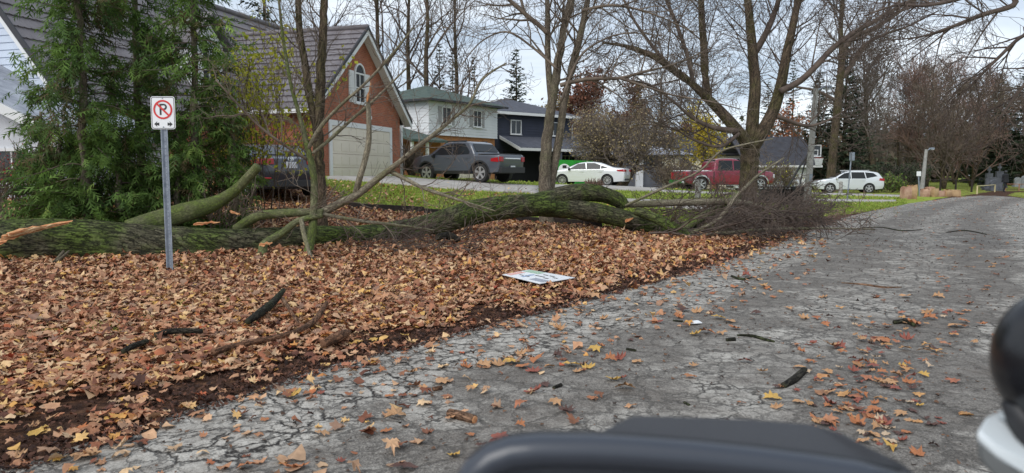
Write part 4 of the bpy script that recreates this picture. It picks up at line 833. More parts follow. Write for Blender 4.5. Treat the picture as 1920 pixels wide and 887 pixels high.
# white dormer on the main roof
dx = -1.0
mb = MB(); mb.bb(dx - .8, dx + .8, my0 + .3, my0 + 2.6, 2.5, 4.9); mb.poly([(dx - .8, my0 + .3, 4.901), (dx + .8, my0 + .3, 4.901), (dx, my0 + .3, 5.75)], (0, 2.6, 0)); mb.build('dormer', M['siding_white'], HA)
window(HA, dx, 3.95, .7, 1.15, my0 + .3, mull=(1, 1))
mb = MB()
for s in (-1, 1): mb.poly([(dx + s * 1.05, my0, 4.75), (dx, my0, 5.87), (dx, my0, 5.98), (dx + s * 1.05, my0, 4.86)], (0, 3.2, 0))
mb.build('dormer_roof', M['roof_tile'], HA)
# front wing with a low white gable towards the camera, at the left edge of the photo
WG = house('white_wing', (-12.9, 17.4, .9), (.98, -.12), 'low white stucco wing with a shallow grey roof at the left edge', 'house wing')
mb = MB(); mb.poly([(-7, 0, -.5), (2.3, 0, -.5), (2.3, 0, 1.7), (-2.2, 0, 3.75), (-7, 0, 1.6)], (0, .2, 0)); mb.bb(2.1, 2.3, .21, 4, -.5, 1.6); mb.build('wall', M['stucco'], WG)
mb = MB(); slab(mb, [(2.75, -.5, 1.52), (-2.2, -.5, 3.86), (-2.2, 4, 3.86), (2.75, 4, 1.52)], .1); slab(mb, [(-2.2, -.5, 3.86), (-7.5, -.5, 1.4), (-7.5, 4, 1.4), (-2.2, 4, 3.86)], .1); mb.build('roof', M['roof_grey'], WG)
mb = MB(); mb.poly([(2.8, -.56, 1.47), (-2.2, -.56, 3.82), (-2.2, -.56, 3.58), (2.8, -.56, 1.23)], (0, .055, 0)); mb.poly([(-2.2, -.56, 3.82), (-7.5, -.56, 1.38), (-7.5, -.56, 1.14), (-2.2, -.56, 3.58)], (0, .055, 0)); mb.build('barge_board', M['white_trim'], WG)
window(WG, 1.0, .75, .9, .75, 0, mull=(1, 0))
# ---------------- B: white siding over orange brick, green hip roof
def hip_roof(mb, x0, x1, y0, y1, ez, h, ov=.5, th=.12, ridge=None):
    a, b, c, d = x0 - ov, x1 + ov, y0 - ov, y1 + ov; r = (d - c) / 2 if (b - a) > (d - c) else (b - a) / 2
    if (b - a) > (d - c): p, q = Vector((a + r, (c + d) / 2, ez + h)), Vector((b - r, (c + d) / 2, ez + h))
    else: p, q = Vector(((a + b) / 2, c + r, ez + h)), Vector(((a + b) / 2, d - r, ez + h))
    A, B, C, D = Vector((a, c, ez)), Vector((b, c, ez)), Vector((b, d, ez)), Vector((a, d, ez)); k = len(mb.v)
    mb.v += [tuple(v) for v in (A, B, C, D, p, q)] + [tuple(v - Vector((0, 0, th))) for v in (A, B, C, D)]
    if (b - a) > (d - c): fs = [(0, 1, 5, 4), (1, 2, 5), (2, 3, 4, 5), (3, 0, 4)]
    else: fs = [(0, 1, 4), (1, 2, 5, 4), (2, 3, 5), (3, 0, 4, 5)]
    fs += [(0, 6, 7, 1), (1, 7, 8, 2), (2, 8, 9, 3), (3, 9, 6, 0), (6, 9, 8, 7)]; mb.f += [tuple(k + i for i in f) for f in fs]; mb.m += [0] * len(fs)
HB = house('white_house', (-5.65, 49.5, 1.35), (4.7, 6.4), 'two storey house with white siding over orange brick and a green hip roof')
WB = 7.6; DB = 7.5
mb = MB(); mb.bb(0, WB, 0, DB, 2.9, 5.1); mb.build('upper_core', M['siding_white'], HB)
mb = MB(); siding_wall(mb, -.02, WB + .02, -.001, 2.78, 5.1, .2, 'x', .035, -1); mb.build('siding', M['siding_white'], HB)
mb = MB(); siding_wall(mb, -.02, DB, -.022, 2.78, 5.1, .2, 'y', .035, -1); mb.build('siding', M['siding_white'], HB)
mb = MB(); mb.bb(.15, WB - .1, .15, DB, -.6, 2.89); mb.build('brick_wall', M['brick_orange'], HB)
mb = MB(); hip_roof(mb, 0, WB, 0, DB, 5.2, 1.5, .55); mb.build('roof', M['roof_green'], HB)
mb = MB(); mb.bb(-.6, WB + .6, -.66, -.56, 5.04, 5.18); mb.bb(-.66, -.56, -.6, DB + .5, 5.04, 5.18); mb.build('gutter', M['dark_trim'], HB)
window(HB, 1.75, 4.15, .85, 1.1, -.03, shutters=(.34, 'shutter_grey'), mull=(1, 0)); window(HB, 5.15, 4.15, .85, 1.1, -.03, shutters=(.34, 'shutter_grey'), mull=(1, 0))
window(HB, 1.0, 1.5, .55, .95, .15, mull=(0, 0))
mb = MB(); mb.bb(3.2, 6.3, .09, .14, -.2, 2.2); mb.build('garage_door', M['garage_door'], HB)
mb = MB(); mb.bb(3.0, 3.19, .08, .145, -.2, 2.35); mb.bb(6.31, 6.5, .08, .145, -.2, 2.35); mb.bb(3.2, 6.3, .08, .145, 2.21, 2.35); mb.build('door_frame', M['white_trim'], HB)
# entry wing on the left of B
mb = MB(); mb.bb(-.2, .1, -1.2, 4, -.6, 2.3); mb.bb(-.21, -.2, 0, .1, 0, .1); mb.build('porch_wall', M['brick_orange'], HB)
mb = MB(); mb.poly([(-.2, -1.9, 2.3), (-.2, 5, 4.0), (-.2, 5, 3.85), (-.2, -1.9, 2.15)], (-3.4, 0, 0)); mb.build('porch_roof', M['roof_green'], HB)
for q in (-3.3, -1.9): mb = MB(); mb.bb(q, q + .16, -1.6, -1.44, -.4, 2.15); mb.build('porch_post', M['white_trim'], HB)
mb = MB(); mb.bb(-3.4, -.3, 2.2, 2.4, -.4, 3.0); mb.build('porch_back', M['navy'], HB)
# ---------------- C: navy house
HC = house('navy_house', (-1.2, 59.0, 1.05), (6.4, 5.2), 'dark navy house with white trim and a lower black roof over its garage')
WC = 8.2; DC = 8
mb = MB(); mb.bb(0, WC, 0, DC, -.5, 5.3); mb.build('wall', M['navy'], HC)
mb = MB(); siding_wall(mb, -.02, WC + .02, -.001, 2.4, 5.3, .22, 'x', .04, -1); mb.build('siding', M['navy'], HC)
mb = MB(); siding_wall(mb, -.02, DC, -.001, -.2, 5.3, .22, 'y', .04, -1); mb.build('siding', M['navy'], HC)
mb = MB(); hip_roof(mb, 0, WC, 0, DC, 5.45, 1.6, .6); mb.build('roof', M['roof_navy'], HC)
mb = MB(); mb.bb(-.65, WC + .65, -.72, -.61, 5.2, 5.42); mb.bb(-.72, -.61, -.6, DC, 5.2, 5.42); mb.bb(WC + .61, WC + .72, -.6, DC, 5.2, 5.42); mb.build('fascia', M['white_trim'], HC)
window(HC, 1.9, 4.25, 1.0, 1.05, -.035, mull=(1, 0), dp=.1); window(HC, 6.1, 4.25, 1.0, 1.05, -.035, mull=(1, 0), dp=.1)
mb = MB(); mb.poly([(.2, -.1, 3.5), (.2, -2.6, 2.5), (.2, -2.6, 2.38), (.2, -.1, 3.38)], (WC + 1.5, 0, 0)); mb.build('lower_roof', M['roof_navy'], HC)
mb = MB(); mb.poly([(.15, -.1, 3.52), (.15, -2.7, 2.48), (.15, -2.7, 2.22), (.15, -.1, 3.26)], (.05, 0, 0)); mb.bb(.2, WC + 1.7, -2.72, -2.62, 2.24, 2.46); mb.build('fascia', M['white_trim'], HC)
mb = MB(); mb.bb(.6, 4.4, -.09, -.045, -.2, 2.2); mb.build('garage_opening', M['dark_void'], HC)
for q in (4.6, WC + 1.3): mb = MB(); mb.bb(q, q + .18, -2.6, -2.42, -.5, 2.3); mb.build('porch_post', M['grey_wall'], HC)
window(HC, 6.2, 1.45, 1.0, 1.0, -.045, mull=(1, 0)); window(HC, 7.5, 1.45, .9, 1.0, -.045, mull=(1, 0))
mb = MB(); mb.tube([(WC + .2, -.7, 5.2), (WC + .25, -.4, 4.9), (WC + .1, -.12, 4.7), (WC + .1, -.12, 2.9)], [.05] * 4, 8); mb.build('downpipe', M['white_trim'], HC, 180)
mb = MB(); mb.bb(WC, WC + 5.5, 2.0, 8, -.5, 2.4); mb.build('rear_wing', M['grey_wall'], HC)
mb = MB(); mb.poly([(WC + .1, 1.4, 2.35), (WC + .1, 5, 4.2), (WC + .1, 5, 4.05), (WC + .1, 1.4, 2.2)], (6, 0, 0)); mb.build('wing_roof', M['roof_navy'], HC)
# ---------------- D: low grey house behind the olive tree
p = R(1095, 330, 60)
HD = house('grey_bungalow', (p.x, 60, .6), (1, .06), 'low grey bungalow with a pale hip roof partly hidden by the round olive tree')
mb = MB(); mb.bb(0, 6.6, 0, 7, -.5, 2.35); mb.build('wall', M['grey_wall'], HD)
mb = MB(); hip_roof(mb, 0, 8.7, -.3, 7, 2.45, 1.35, .45); mb.build('roof', M['roof_grey'], HD)
mb = MB(); mb.bb(-.5, 9.2, -.83, -.76, 2.32, 2.44); mb.build('fascia', M['dark_trim'], HD)
mb = MB(); mb.bb(4.3, 4.9, -.32, -.01, -.4, 2.33); mb.build('pillar', M['stucco'], HD)
mb = MB(); mb.bb(1.0, 3.6, -.05, -.004, -.2, 2.0); mb.build('garage_door', mat('door_dark', srgb(110, 112, 120), .6), HD)
mb = MB(); mb.bb(8.3, 8.45, -.3, -.15, -.4, 2.33); mb.build('porch_post', M['dark_trim'], HD)
# ---------------- E: cream building with a brick pillar
p = R(1235, 320, 70)
HE = house('cream_house', (p.x, 70, .4), (1, 0), 'cream walled house with a narrow brick pillar behind the maroon pickup')
mb = MB(); mb.bb(0, 9, 0, 6, -.5, 2.9); mb.build('wall', M['cream'], HE)
mb = MB(); mb.bb(5.0, 5.6, -.15, -.01, -.5, 3.0); mb.build('pillar', M['brick_orange'], HE)
mb = MB(); hip_roof(mb, 0, 9, 0, 6, 3.0, 2.2, .6); mb.build('roof', M['roof_dark'], HE)
window(HE, 7.2, 1.9, 1.2, 1.2, 0, mull=(2, 0)); window(HE, 2.6, 1.9, 1.2, 1.2, 0, mull=(1, 0))
# ---------------- F: dark roofed house with a white wall
p = R(1405, 340, 64)
HF = house('white_garage_house', (p.x, 64, .0), (1, .05), 'low white house under a large dark roof behind the basketball hoop')
mb = MB(); mb.bb(0, 5.6, 0, 7, -.5, 2.2); mb.build('wall', M['stucco'], HF)
mb = MB(); mb.poly([(-.6, -.7, 2.2), (6.2, -.7, 2.2), (6.2, 3.5, 4.9), (-.6, 3.5, 4.9)], (0, 0, -.14)); mb.poly([(-.6, 7.7, 2.2), (-.6, 3.502, 4.9), (6.2, 3.502, 4.9), (6.2, 7.7, 2.2)], (0, 0, -.14)); mb.build('roof', M['roof_dark'], HF)
mb = MB(); mb.bb(-.6, 6.2, -.8, -.71, 2.02, 2.2); mb.build('gutter', M['white_trim'], HF)
mb = MB(); mb.bb(2.4, 5.2, -.05, -.003, -.3, 1.85); mb.build('garage_door', M['white'], HF)
# ================================================================== BACKGROUND TREES
def bare_tree(name, px, py, Y, h, tr, seed, label, bark='bark_brown', twig='twig_far', spread=.5, dens=(9, 7, 5, 3), up=.06, lvl=3, group='bare trees in the background', low=.25, rmin=.012, multi=1, lenk=1.0, crown_start=.22):
    b = R(px, py, Y); base = Vector((b.x, Y, float(g(b.x, Y)) - .1)); r_ = random.Random(seed); root = empty(name, base, 0, label, 'tree', group); T = MB(); C = MB()
    P = dict(max=lvl, dens=list(dens), len=[h * spread * .62 * lenk, h * spread * .34 * lenk, h * spread * .19 * lenk, h * .06], rad=[tr * .32, tr * .14, tr * .06, rmin], rmin=rmin, seg=h * .04, wig=.14, up=up, ang=(25, 55))
    for k in range(multi):
        A = r_.random() * 6.283; d = Vector((math.cos(A) * .25, math.sin(A) * .25, 1)).normalized() if multi > 1 else Vector((r_.gauss(0, .04), 0, 1)).normalized(); p = Vector((0, 0, 0)); pts = [p]; n = 9
        for i in range(n): d = (d + rv(r_, .055) + Vector((0, 0, .05))).normalized(); p = p + d * h / n; pts.append(p)
        rr = [tr * (1.3 if i == 0 else 1) * max(.08, 1 - i / n * .93) * (1 if multi == 1 else .6) for i in range(n + 1)]
        T.tube(pts, rr, 9, uv=True); spawn(C, pts, rr, 0, P, r_, t0=crown_start, num=int(dens[0] * 2 / (1 if multi == 1 else 1.5)))
    T.build('trunk', M[bark], root, 180); C.build('crown', M[twig], root, 180); return root
def spruce(name, px, py, Y, h, r, seed, label, m='spruce', dens=1.0, low=.08, group='dark spruces in the background', cs=.45):
    b = R(px, py, Y); base = Vector((b.x, Y, float(g(b.x, Y)) - .1)); r_ = random.Random(seed); rg = np.random.default_rng(seed); root = empty(name, base, 0, label, 'conifer tree', group); T = MB()
    T.tube([(0, 0, 0), (0, 0, h * .5), (0, 0, h)], [r * .07, r * .04, .02], 7, uv=True); T.build('trunk', M['bark_brown'], root, 180); V = []; Rn = []
    z = low * h
    while z < h * .985:
        t = (z / h - low) / (1 - low); L0 = r * (1 - t) ** .85 + .12; nb = max(4, int(9 * (1 - t * .5) * dens))
        for i in range(nb):
            A = r_.random() * 6.283; L = L0 * r_.uniform(.6, 1.15); dr = r_.uniform(-.42, -.12) * (1 - t) + .25 * t; ax = Vector((math.cos(A), math.sin(A), dr)); sd_ = Vector((-math.sin(A), math.cos(A), 0)); br = r_.random() * .6
            for s in range(max(5, int(L * 9 * dens))):
                f = .12 + .88 * r_.random() ** .8; c = Vector((0, 0, z)) + ax * L * f + Vector((0, 0, .10 * L * f * f)); q = cs * r_.uniform(.5, 1.1) * (1 - .4 * f); dd = (ax * .5 + sd_ * r_.gauss(0, .7) + Vector((0, 0, r_.uniform(-.75, .1)))).normalized(); e_ = c + dd * q; w_ = sd_ * q * .26 + Vector((0, 0, q * .15))
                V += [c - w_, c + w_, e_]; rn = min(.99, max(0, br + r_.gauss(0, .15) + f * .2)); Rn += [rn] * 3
        z += h * .021 / dens ** .3
    V = np.array([tuple(v) for v in V]); np_obj('crown', V, np.arange(len(V)).reshape(-1, 3), M[m], rnd=Rn, parent=root); return root
def leafy_tree(name, px, py, Y, h, r, tr, seed, label, leaf, n, size, zc=.62, flat=.75, twig='twig_far', group=None, lvl=3, dens=(8, 6, 4), multi=1):
    b = R(px, py, Y); base = Vector((b.x, Y, float(g(b.x, Y)) - .1)); r_ = random.Random(seed); rg = np.random.default_rng(seed); root = empty(name, base, 0, label, 'tree', group); T = MB(); C = MB(); tips = []
    P = dict(max=lvl, dens=list(dens), len=[r * .95, r * .5, r * .3], rad=[tr * .4, tr * .2, .015], rmin=.010, seg=r * .12, wig=.16, up=.03, ang=(35, 75), tips=tips)
    for k in range(multi):
        A = 6.283 * k / multi; d = Vector((math.cos(A) * .5, math.sin(A) * .5, 1)).normalized() if multi > 1 else Vector((0, 0, 1)); p = Vector((0, 0, 0)); pts = [p]
        for i in range(7): d = (d + rv(r_, .07)).normalized(); p = p + d * h * .8 / 7; pts.append(p)
        rr = [tr * (1 - .8 * i / 7) for i in range(8)]; T.tube(pts, rr, 8, uv=True); spawn(C, pts, rr, 0, P, r_, t0=.3, num=dens[0] * 2)
    T.build('trunk', M['bark_brown'], root, 180); C.build('branches', M[twig], root, 180); tree_leaves(root, tips, n, size, M[leaf], r * .05, seed, 'foliage'); return root
# behind the brick house
spruce('spruce_tree', 505, 330, 62, 22, 5.2, 31, 'dark tall conifer rising over the roof of the brick house', cs=.6, dens=.8)
spruce('spruce_tree', 360, 330, 60, 19, 4.5, 32, 'dark conifer above the left end of the tiled roof', cs=.6, dens=.8)
for i, (px, Y, h, lab) in enumerate([(705, 62, 27, 'bare tree just right of the brick gable peak, thin crown'), (762, 66, 26, 'bare tree with a leaning thick trunk above the green roof'), (800, 60, 25, 'bare tree with an upright forked trunk above the green roof'), (862, 70, 24, 'bare tree above the right half of the green roof'), (640, 70, 25, 'bare tree behind the peak of the brick gable')]):
    bare_tree('bare_tree', px, 330, Y, h, .30, 40 + i, lab, spread=.50, dens=(8, 6, 3, 2), twig='twig_dark', rmin=.014)
spruce('spruce_tree', 826, 330, 78, 15.5, 2.6, 51, 'narrow dark spruce above the left side of the green roof'); spruce('spruce_tree', 850, 330, 82, 15.5, 2.4, 52, 'narrow dark spruce just right of its near twin, above the green roof')
spruce('spruce_tree', 890, 330, 80, 14.5, 2.0, 53, 'thin sparse spruce at the right edge of the green roof', dens=.8)
spruce('spruce_tree', 968, 330, 76, 14.6, 3.4, 54, 'broad dark spruce above the navy house', dens=1.2); spruce('spruce_tree', 1082, 330, 100, 17.5, 2.6, 55, 'distant pointed spruce right of the twin trunk tree')
leafy_tree('loose_tree', 1012, 330, 84, 12.5, 2.8, .25, 56, 'pale olive loose crowned tree beside the broad spruce', 'olive', 1500, .3)
for i, (px, Y, h, r, lab) in enumerate([(1062, 88, 12.5, 3.6, 'copper brown tree left of the olive crowned tree'), (1118, 84, 14, 4.2, 'tall copper brown tree above the olive crowned tree'), (1165, 92, 13.5, 3.6, 'copper brown tree furthest right, behind the olive crowned tree')]):
    leafy_tree('copper_tree', px, 330, Y, h, r, .3, 60 + i, lab, 'copper', 5200, .34, group='copper brown trees behind the houses', twig='twig_red', dens=(8, 7, 5))
spruce('cypress_tree', 1196, 330, 86, 12.5, 1.9, 66, 'narrow brown green cypress behind the bungalow', m='olive'); spruce('spruce_tree', 1236, 330, 90, 13.4, 1.7, 67, 'slim dark spruce left of the yellow leaved tree', dens=.8)
bare_tree('bare_tree', 1238, 330, 76, 13, .25, 68, 'grey bare tree behind the pale bungalow roof', spread=.5, twig='twig_far', rmin=.016, dens=(10, 7, 4, 2)); bare_tree('bare_tree', 1283, 330, 84, 12, .25, 69, 'small bare tree left of the yellow leaved tree', twig='twig_far', rmin=.016, spread=.5)
leafy_tree('olive_crowned_tree', 1165, 345, 51, 6.0, 3.0, .22, 70, 'round dense olive brown tree over the bungalow drive', 'olive', 8000, .13, twig='twig_far', dens=(10, 8, 6), multi=4)
leafy_tree('yellow_tree', 1322, 340, 52, 6.2, 2.5, .16, 71, 'small tree with yellow green leaves left of the big maple', 'yellow', 2600, .2, twig='twig_dark')
leafy_tree('yellow_tree', 1245, 330, 100, 9, 2.5, .2, 72, 'far orange leaved tree above the cream house', 'rust', 500, .3, twig='twig_far')
leafy_tree('rust_tree', 1475, 335, 74, 9.0, 3.6, .25, 73, 'rusty orange leaved tree behind the big maple', 'rust', 1300, .24, twig='twig_far')
leafy_tree('dark_shrub_tree', 1290, 335, 78, 6.5, 3.5, .2, 74, 'dull brown leafy tree behind the yellow tree', 'copper', 1800, .3, twig='twig_far')
spruce('spruce_tree', 1482, 335, 92, 16, 2.6, 75, 'slim dark spruce right of the big maple trunk'); spruce('spruce_tree', 1436, 335, 98, 14, 2.6, 76, 'dark spruce hidden behind the big maple limbs')
spruce('spruce_tree', 1580, 335, 68, 14.0, 3.9, 77, 'huge dark spruce behind the silver SUV', dens=1.5, low=.02); spruce('spruce_tree', 1530, 335, 74, 12, 2.8, 78, 'dark spruce behind the basketball hoop', dens=1.2)
# tall trunk in front of the huge spruce
Y = 60; r0 = G(R(1556, 340, Y).x, Y, -.1)
guided_tree('tall_tree', r0, [
    dict(p=[(r0.x, r0.y, r0.z, .60)] + px_limb([(1560, 310, 24), (1566, 240, 22), (1572, 180, 21), (1577, 130, 19), (1581, 90, 17)], Y), trunk=True, num=6, t0=.5),
    dict(p=px_limb([(1579, 110, 12), (1576, 60, 10), (1580, 0, 9), (1584, -80, 6)], Y), trunk=True, num=9, t0=.1), dict(p=px_limb([(1581, 95, 13), (1600, 70, 11), (1640, 52, 9), (1690, 20, 7), (1730, -10, 5)], Y), num=12, t0=.1),
    dict(p=px_limb([(1574, 152, 12), (1598, 120, 10), (1622, 84, 8), (1660, 64, 6), (1705, 48, 4), (1760, 20, 2)], Y), num=12, t0=.1), dict(p=px_limb([(1570, 190, 8), (1530, 170, 6), (1480, 160, 4), (1440, 140, 2)], Y), num=8, t0=.1)],
    M['bark_brown'], M['twig_dark'], dict(PB, len=[3.6, 2.0, 1.1, .6], rad=[.07, .04, .02, .014], rmin=.012, seg=.6, dens=[8, 6, 4, 2]), 79, 'tall mossy trunk standing in front of the huge dark spruce')
bare_tree('bare_tree', 1641, 338, 66, 12.5, .30, 80, 'bare dark tree with a spreading fan crown right of the SUV', twig='twig_far', spread=.62, rmin=.016, dens=(10, 8, 5, 2), crown_start=.28)
# reddish bush like trees at the end of the road
for i, (px, Y, h, lab, tw) in enumerate([(1770, 70, 9.6, 'low spreading grey brown tree with fanning twigs behind the small street lamp', 'twig'), (1738, 80, 12.0, 'dense reddish bare tree left of the far street lamp', 'twig_red'), (1822, 82, 11, 'dense brown bare tree right of the far street lamp', 'twig_red'), (1690, 84, 11.5, 'dense grey bare tree behind the paper leaf bags', 'twig_far'), (1660, 92, 12.5, 'thin grey bare tree far behind the fan crowned one', 'twig_far'), (1862, 96, 11.0, 'dull bare tree left of the dark far conifer', 'twig_far'), (1790, 98, 14.5, 'tallest dense bare tree over the end of the road', 'twig_red')]):
    bare_tree('bare_tree', px, 338, Y, h, .22, 90 + i, lab, twig=tw, spread=.62, dens=(10, 8, 6, 3), multi=3, rmin=.017 if i else .022, up=.09, crown_start=.08)
spruce('spruce_tree', 1868, 338, 92, 14.5, 4.0, 101, 'dark conifer at the far end of the road', dens=1.4, low=.0); spruce('spruce_tree', 1918, 338, 88, 16, 4.8, 102, 'darkest far conifer above the gravestones', dens=1.4, low=.12); spruce('spruce_tree', 1985, 338, 86, 19, 5.5, 103, 'dark conifer at the right edge of the photo', dens=1.3, low=.15); spruce('spruce_tree', 1832, 338, 112, 11, 4, 104, 'dark conifer behind the brown bare trees', dens=1.3, low=0)
bare_tree('bare_tree', 1985, 338, 64, 15, .35, 105, 'bare tree with dark fine twigs at the right edge', twig='twig_dark', spread=.6, rmin=.013, dens=(10, 8, 5, 3), crown_start=.2)
# overhanging branches from a tree beyond the right edge
r0 = G(14.6, 13.0, -.1)
guided_tree('overhanging_tree', r0, [
    dict(p=[(r0.x, r0.y, r0.z, .42), (14.6, 13, 2, .36), (14.5, 13, 5, .3), (14.3, 13.2, 9, .16)], trunk=True, spawn=0),
    dict(p=[(14.5, 13, 4.2, .12)] + px_limb([(1960, -30, 14), (1900, 10, 12), (1840, 28, 9), (1780, 52, 7), (1720, 70, 4), (1650, 76, 2)], 13), num=16, t0=.3, P=dict(up=-.05)),
    dict(p=[(14.5, 13, 3.6, .10)] + px_limb([(1980, 50, 11), (1920, 66, 8), (1870, 110, 7), (1830, 150, 5), (1790, 190, 3)], 13.6), num=14, t0=.3, P=dict(up=-.06)),
    dict(p=[(14.5, 13, 4.8, .10)] + px_limb([(1900, -60, 12), (1820, -10, 9), (1740, 10, 7), (1680, 10, 5), (1620, 30, 3)], 12.5), num=16, t0=.3, P=dict(up=-.05)),
    dict(p=[(14.5, 13, 3.2, .10)] + px_limb([(1990, 120, 11), (1930, 150, 8), (1890, 200, 6), (1860, 240, 3)], 14), num=12, t0=.3, P=dict(up=-.05))],
    M['bark_brown'], M['twig_dark'], dict(PB, dens=[5, 4, 3, 2], len=[1.3, .8, .5, .3], rad=[.018, .009, .006, .004], rmin=.0032), 110, 'dark bare branches hanging in from the upper right edge')
# shrubs
def shrub(name, px, py, Y, h, r, seed, label, twig='twig', n=60, leaf=None, nl=0, size=.08, cat='shrub', up=.05, group=None):
    q = R(px, py, Y); base = Vector((q.x, Y, float(g(q.x, Y)) - .03)); r_ = random.Random(seed); root = empty(name, base, 0, label, cat, group); C = MB(); tips = []
    P = dict(max=2, dens=[5, 3], len=[h * .45, h * .25], rad=[.012, .008], rmin=.006 if Y < 30 else .011, seg=h * .12, wig=.14, up=up, ang=(20, 50), tips=tips)
    for i in range(n):
        A = r_.random() * 6.283; t = r_.random() ** .5; grow(C, Vector((math.cos(A) * r * .35 * t, math.sin(A) * r * .35 * t, 0)), Vector((math.cos(A) * t * r / h, math.sin(A) * t * r / h, 1)).normalized(), h * r_.uniform(.5, .95), .015, 0, P, r_)
    C.build('stems', M[twig], root, 180)
    if leaf: tree_leaves(root, tips, nl, size, M[leaf], .05, seed)
    return root
shrub('dry_bush', 1268, 345, 50, 2.0, 1.7, 120, 'round pale brown dry bush left of the maroon pickup', 'twig', 90, 'olive', 1200, .09)
shrub('hedge', 745, 333, 34.5, 1.3, .7, 121, 'low clipped brown hedge beside the garage', 'twig', 60, 'olive', 1500, .05, up=.1, group='pieces of the low hedge by the garage'); shrub('hedge', 775, 336, 34.5, 1.25, .7, 122, 'low clipped brown hedge left of the grey pickup', 'twig', 60, 'olive', 1500, .05, up=.1, group='pieces of the low hedge by the garage')
shrub('bush', 1450, 350, 46, 2.0, 1.5, 123, 'tangled bush with a few yellow leaves before the white garage', 'twig', 60, 'lime', 300, .12)
shrub('bush', 1655, 358, 57, 1.5, 2.0, 124, 'green leafy bush between the SUV and the paper bags', 'twig', 50, 'cedar', 2600, .16)
shrub('bush', 1690, 350, 68, 2.6, 3.2, 125, 'dark low evergreen bush behind the paper bags', 'twig_far', 60, 'spruce', 3600, .2); shrub('bush', 1610, 345, 66, 2.2, 3, 126, 'dark low evergreen bush behind the SUV', 'twig_far', 60, 'spruce', 3600, .2)
shrub('red_shrub', 12, 330, 14.5, 1.6, .55, 127, 'red leaved shrub at the left edge by the white wall', 'twig', 30, 'redleaf', 420, .06); shrub('sapling', 492, 330, 15.5, 3.9, .95, 128, 'slender sapling with yellow green leaves before the roof', 'twig', 14, 'lime', 2300, .11, 'sapling', .25)
shrub('thicket', 425, 395, 13.1, 1.2, .6, 129, 'tangle of thin brown twigs left of the dark sedan', 'twig', 12, 'cedar', 200, .05); shrub('red_plant', 1115, 385, 30, .55, .5, 131, 'small tuft of reddish stems on the lawn behind the limb', 'twig_red', 50)
shrub('sapling', 400, 300, 15.8, 3.2, .6, 133, 'thin bare sapling with few yellow leaves right of the sign', 'twig', 8, 'lime', 130, .06, 'sapling', .3)
# a far off wood closing the view
def far_wood():
    rg = np.random.default_rng(9); C = []; rn = []
    for i in range(300):
        t = rg.random(); px = -700 + 3300 * t; Y = rg.uniform(118, 150); x = (px - 960) / F * Y; h = rg.uniform(6, 11) * (1 if px > 1350 else .9); n = 300; c = rg.normal(0, 1, (n, 3)) * np.array([3.2, 2.5, h * .24]) + np.array([x, Y, h * .52]); c[:, 2] = np.abs(c[:, 2]); C.append(c); rn.append(np.clip(rg.random() * .8 + rg.normal(0, .12, n), 0, .99))
    C = np.concatenate(C); rn = np.concatenate(rn); m = ramp_mat('far_wood', [srgb(62, 62, 52), srgb(96, 84, 74), srgb(74, 80, 60), srgb(114, 96, 84), srgb(86, 78, 70)], .95, vs=.2)
    o = leafcards('far_wood', C, rg.uniform(.6, 1.5, len(C)), m, rg, None, rn=rn); tag(o, 'distant mass of brown and dark green woodland beyond the road', 'woodland', kind='stuff')
far_wood()
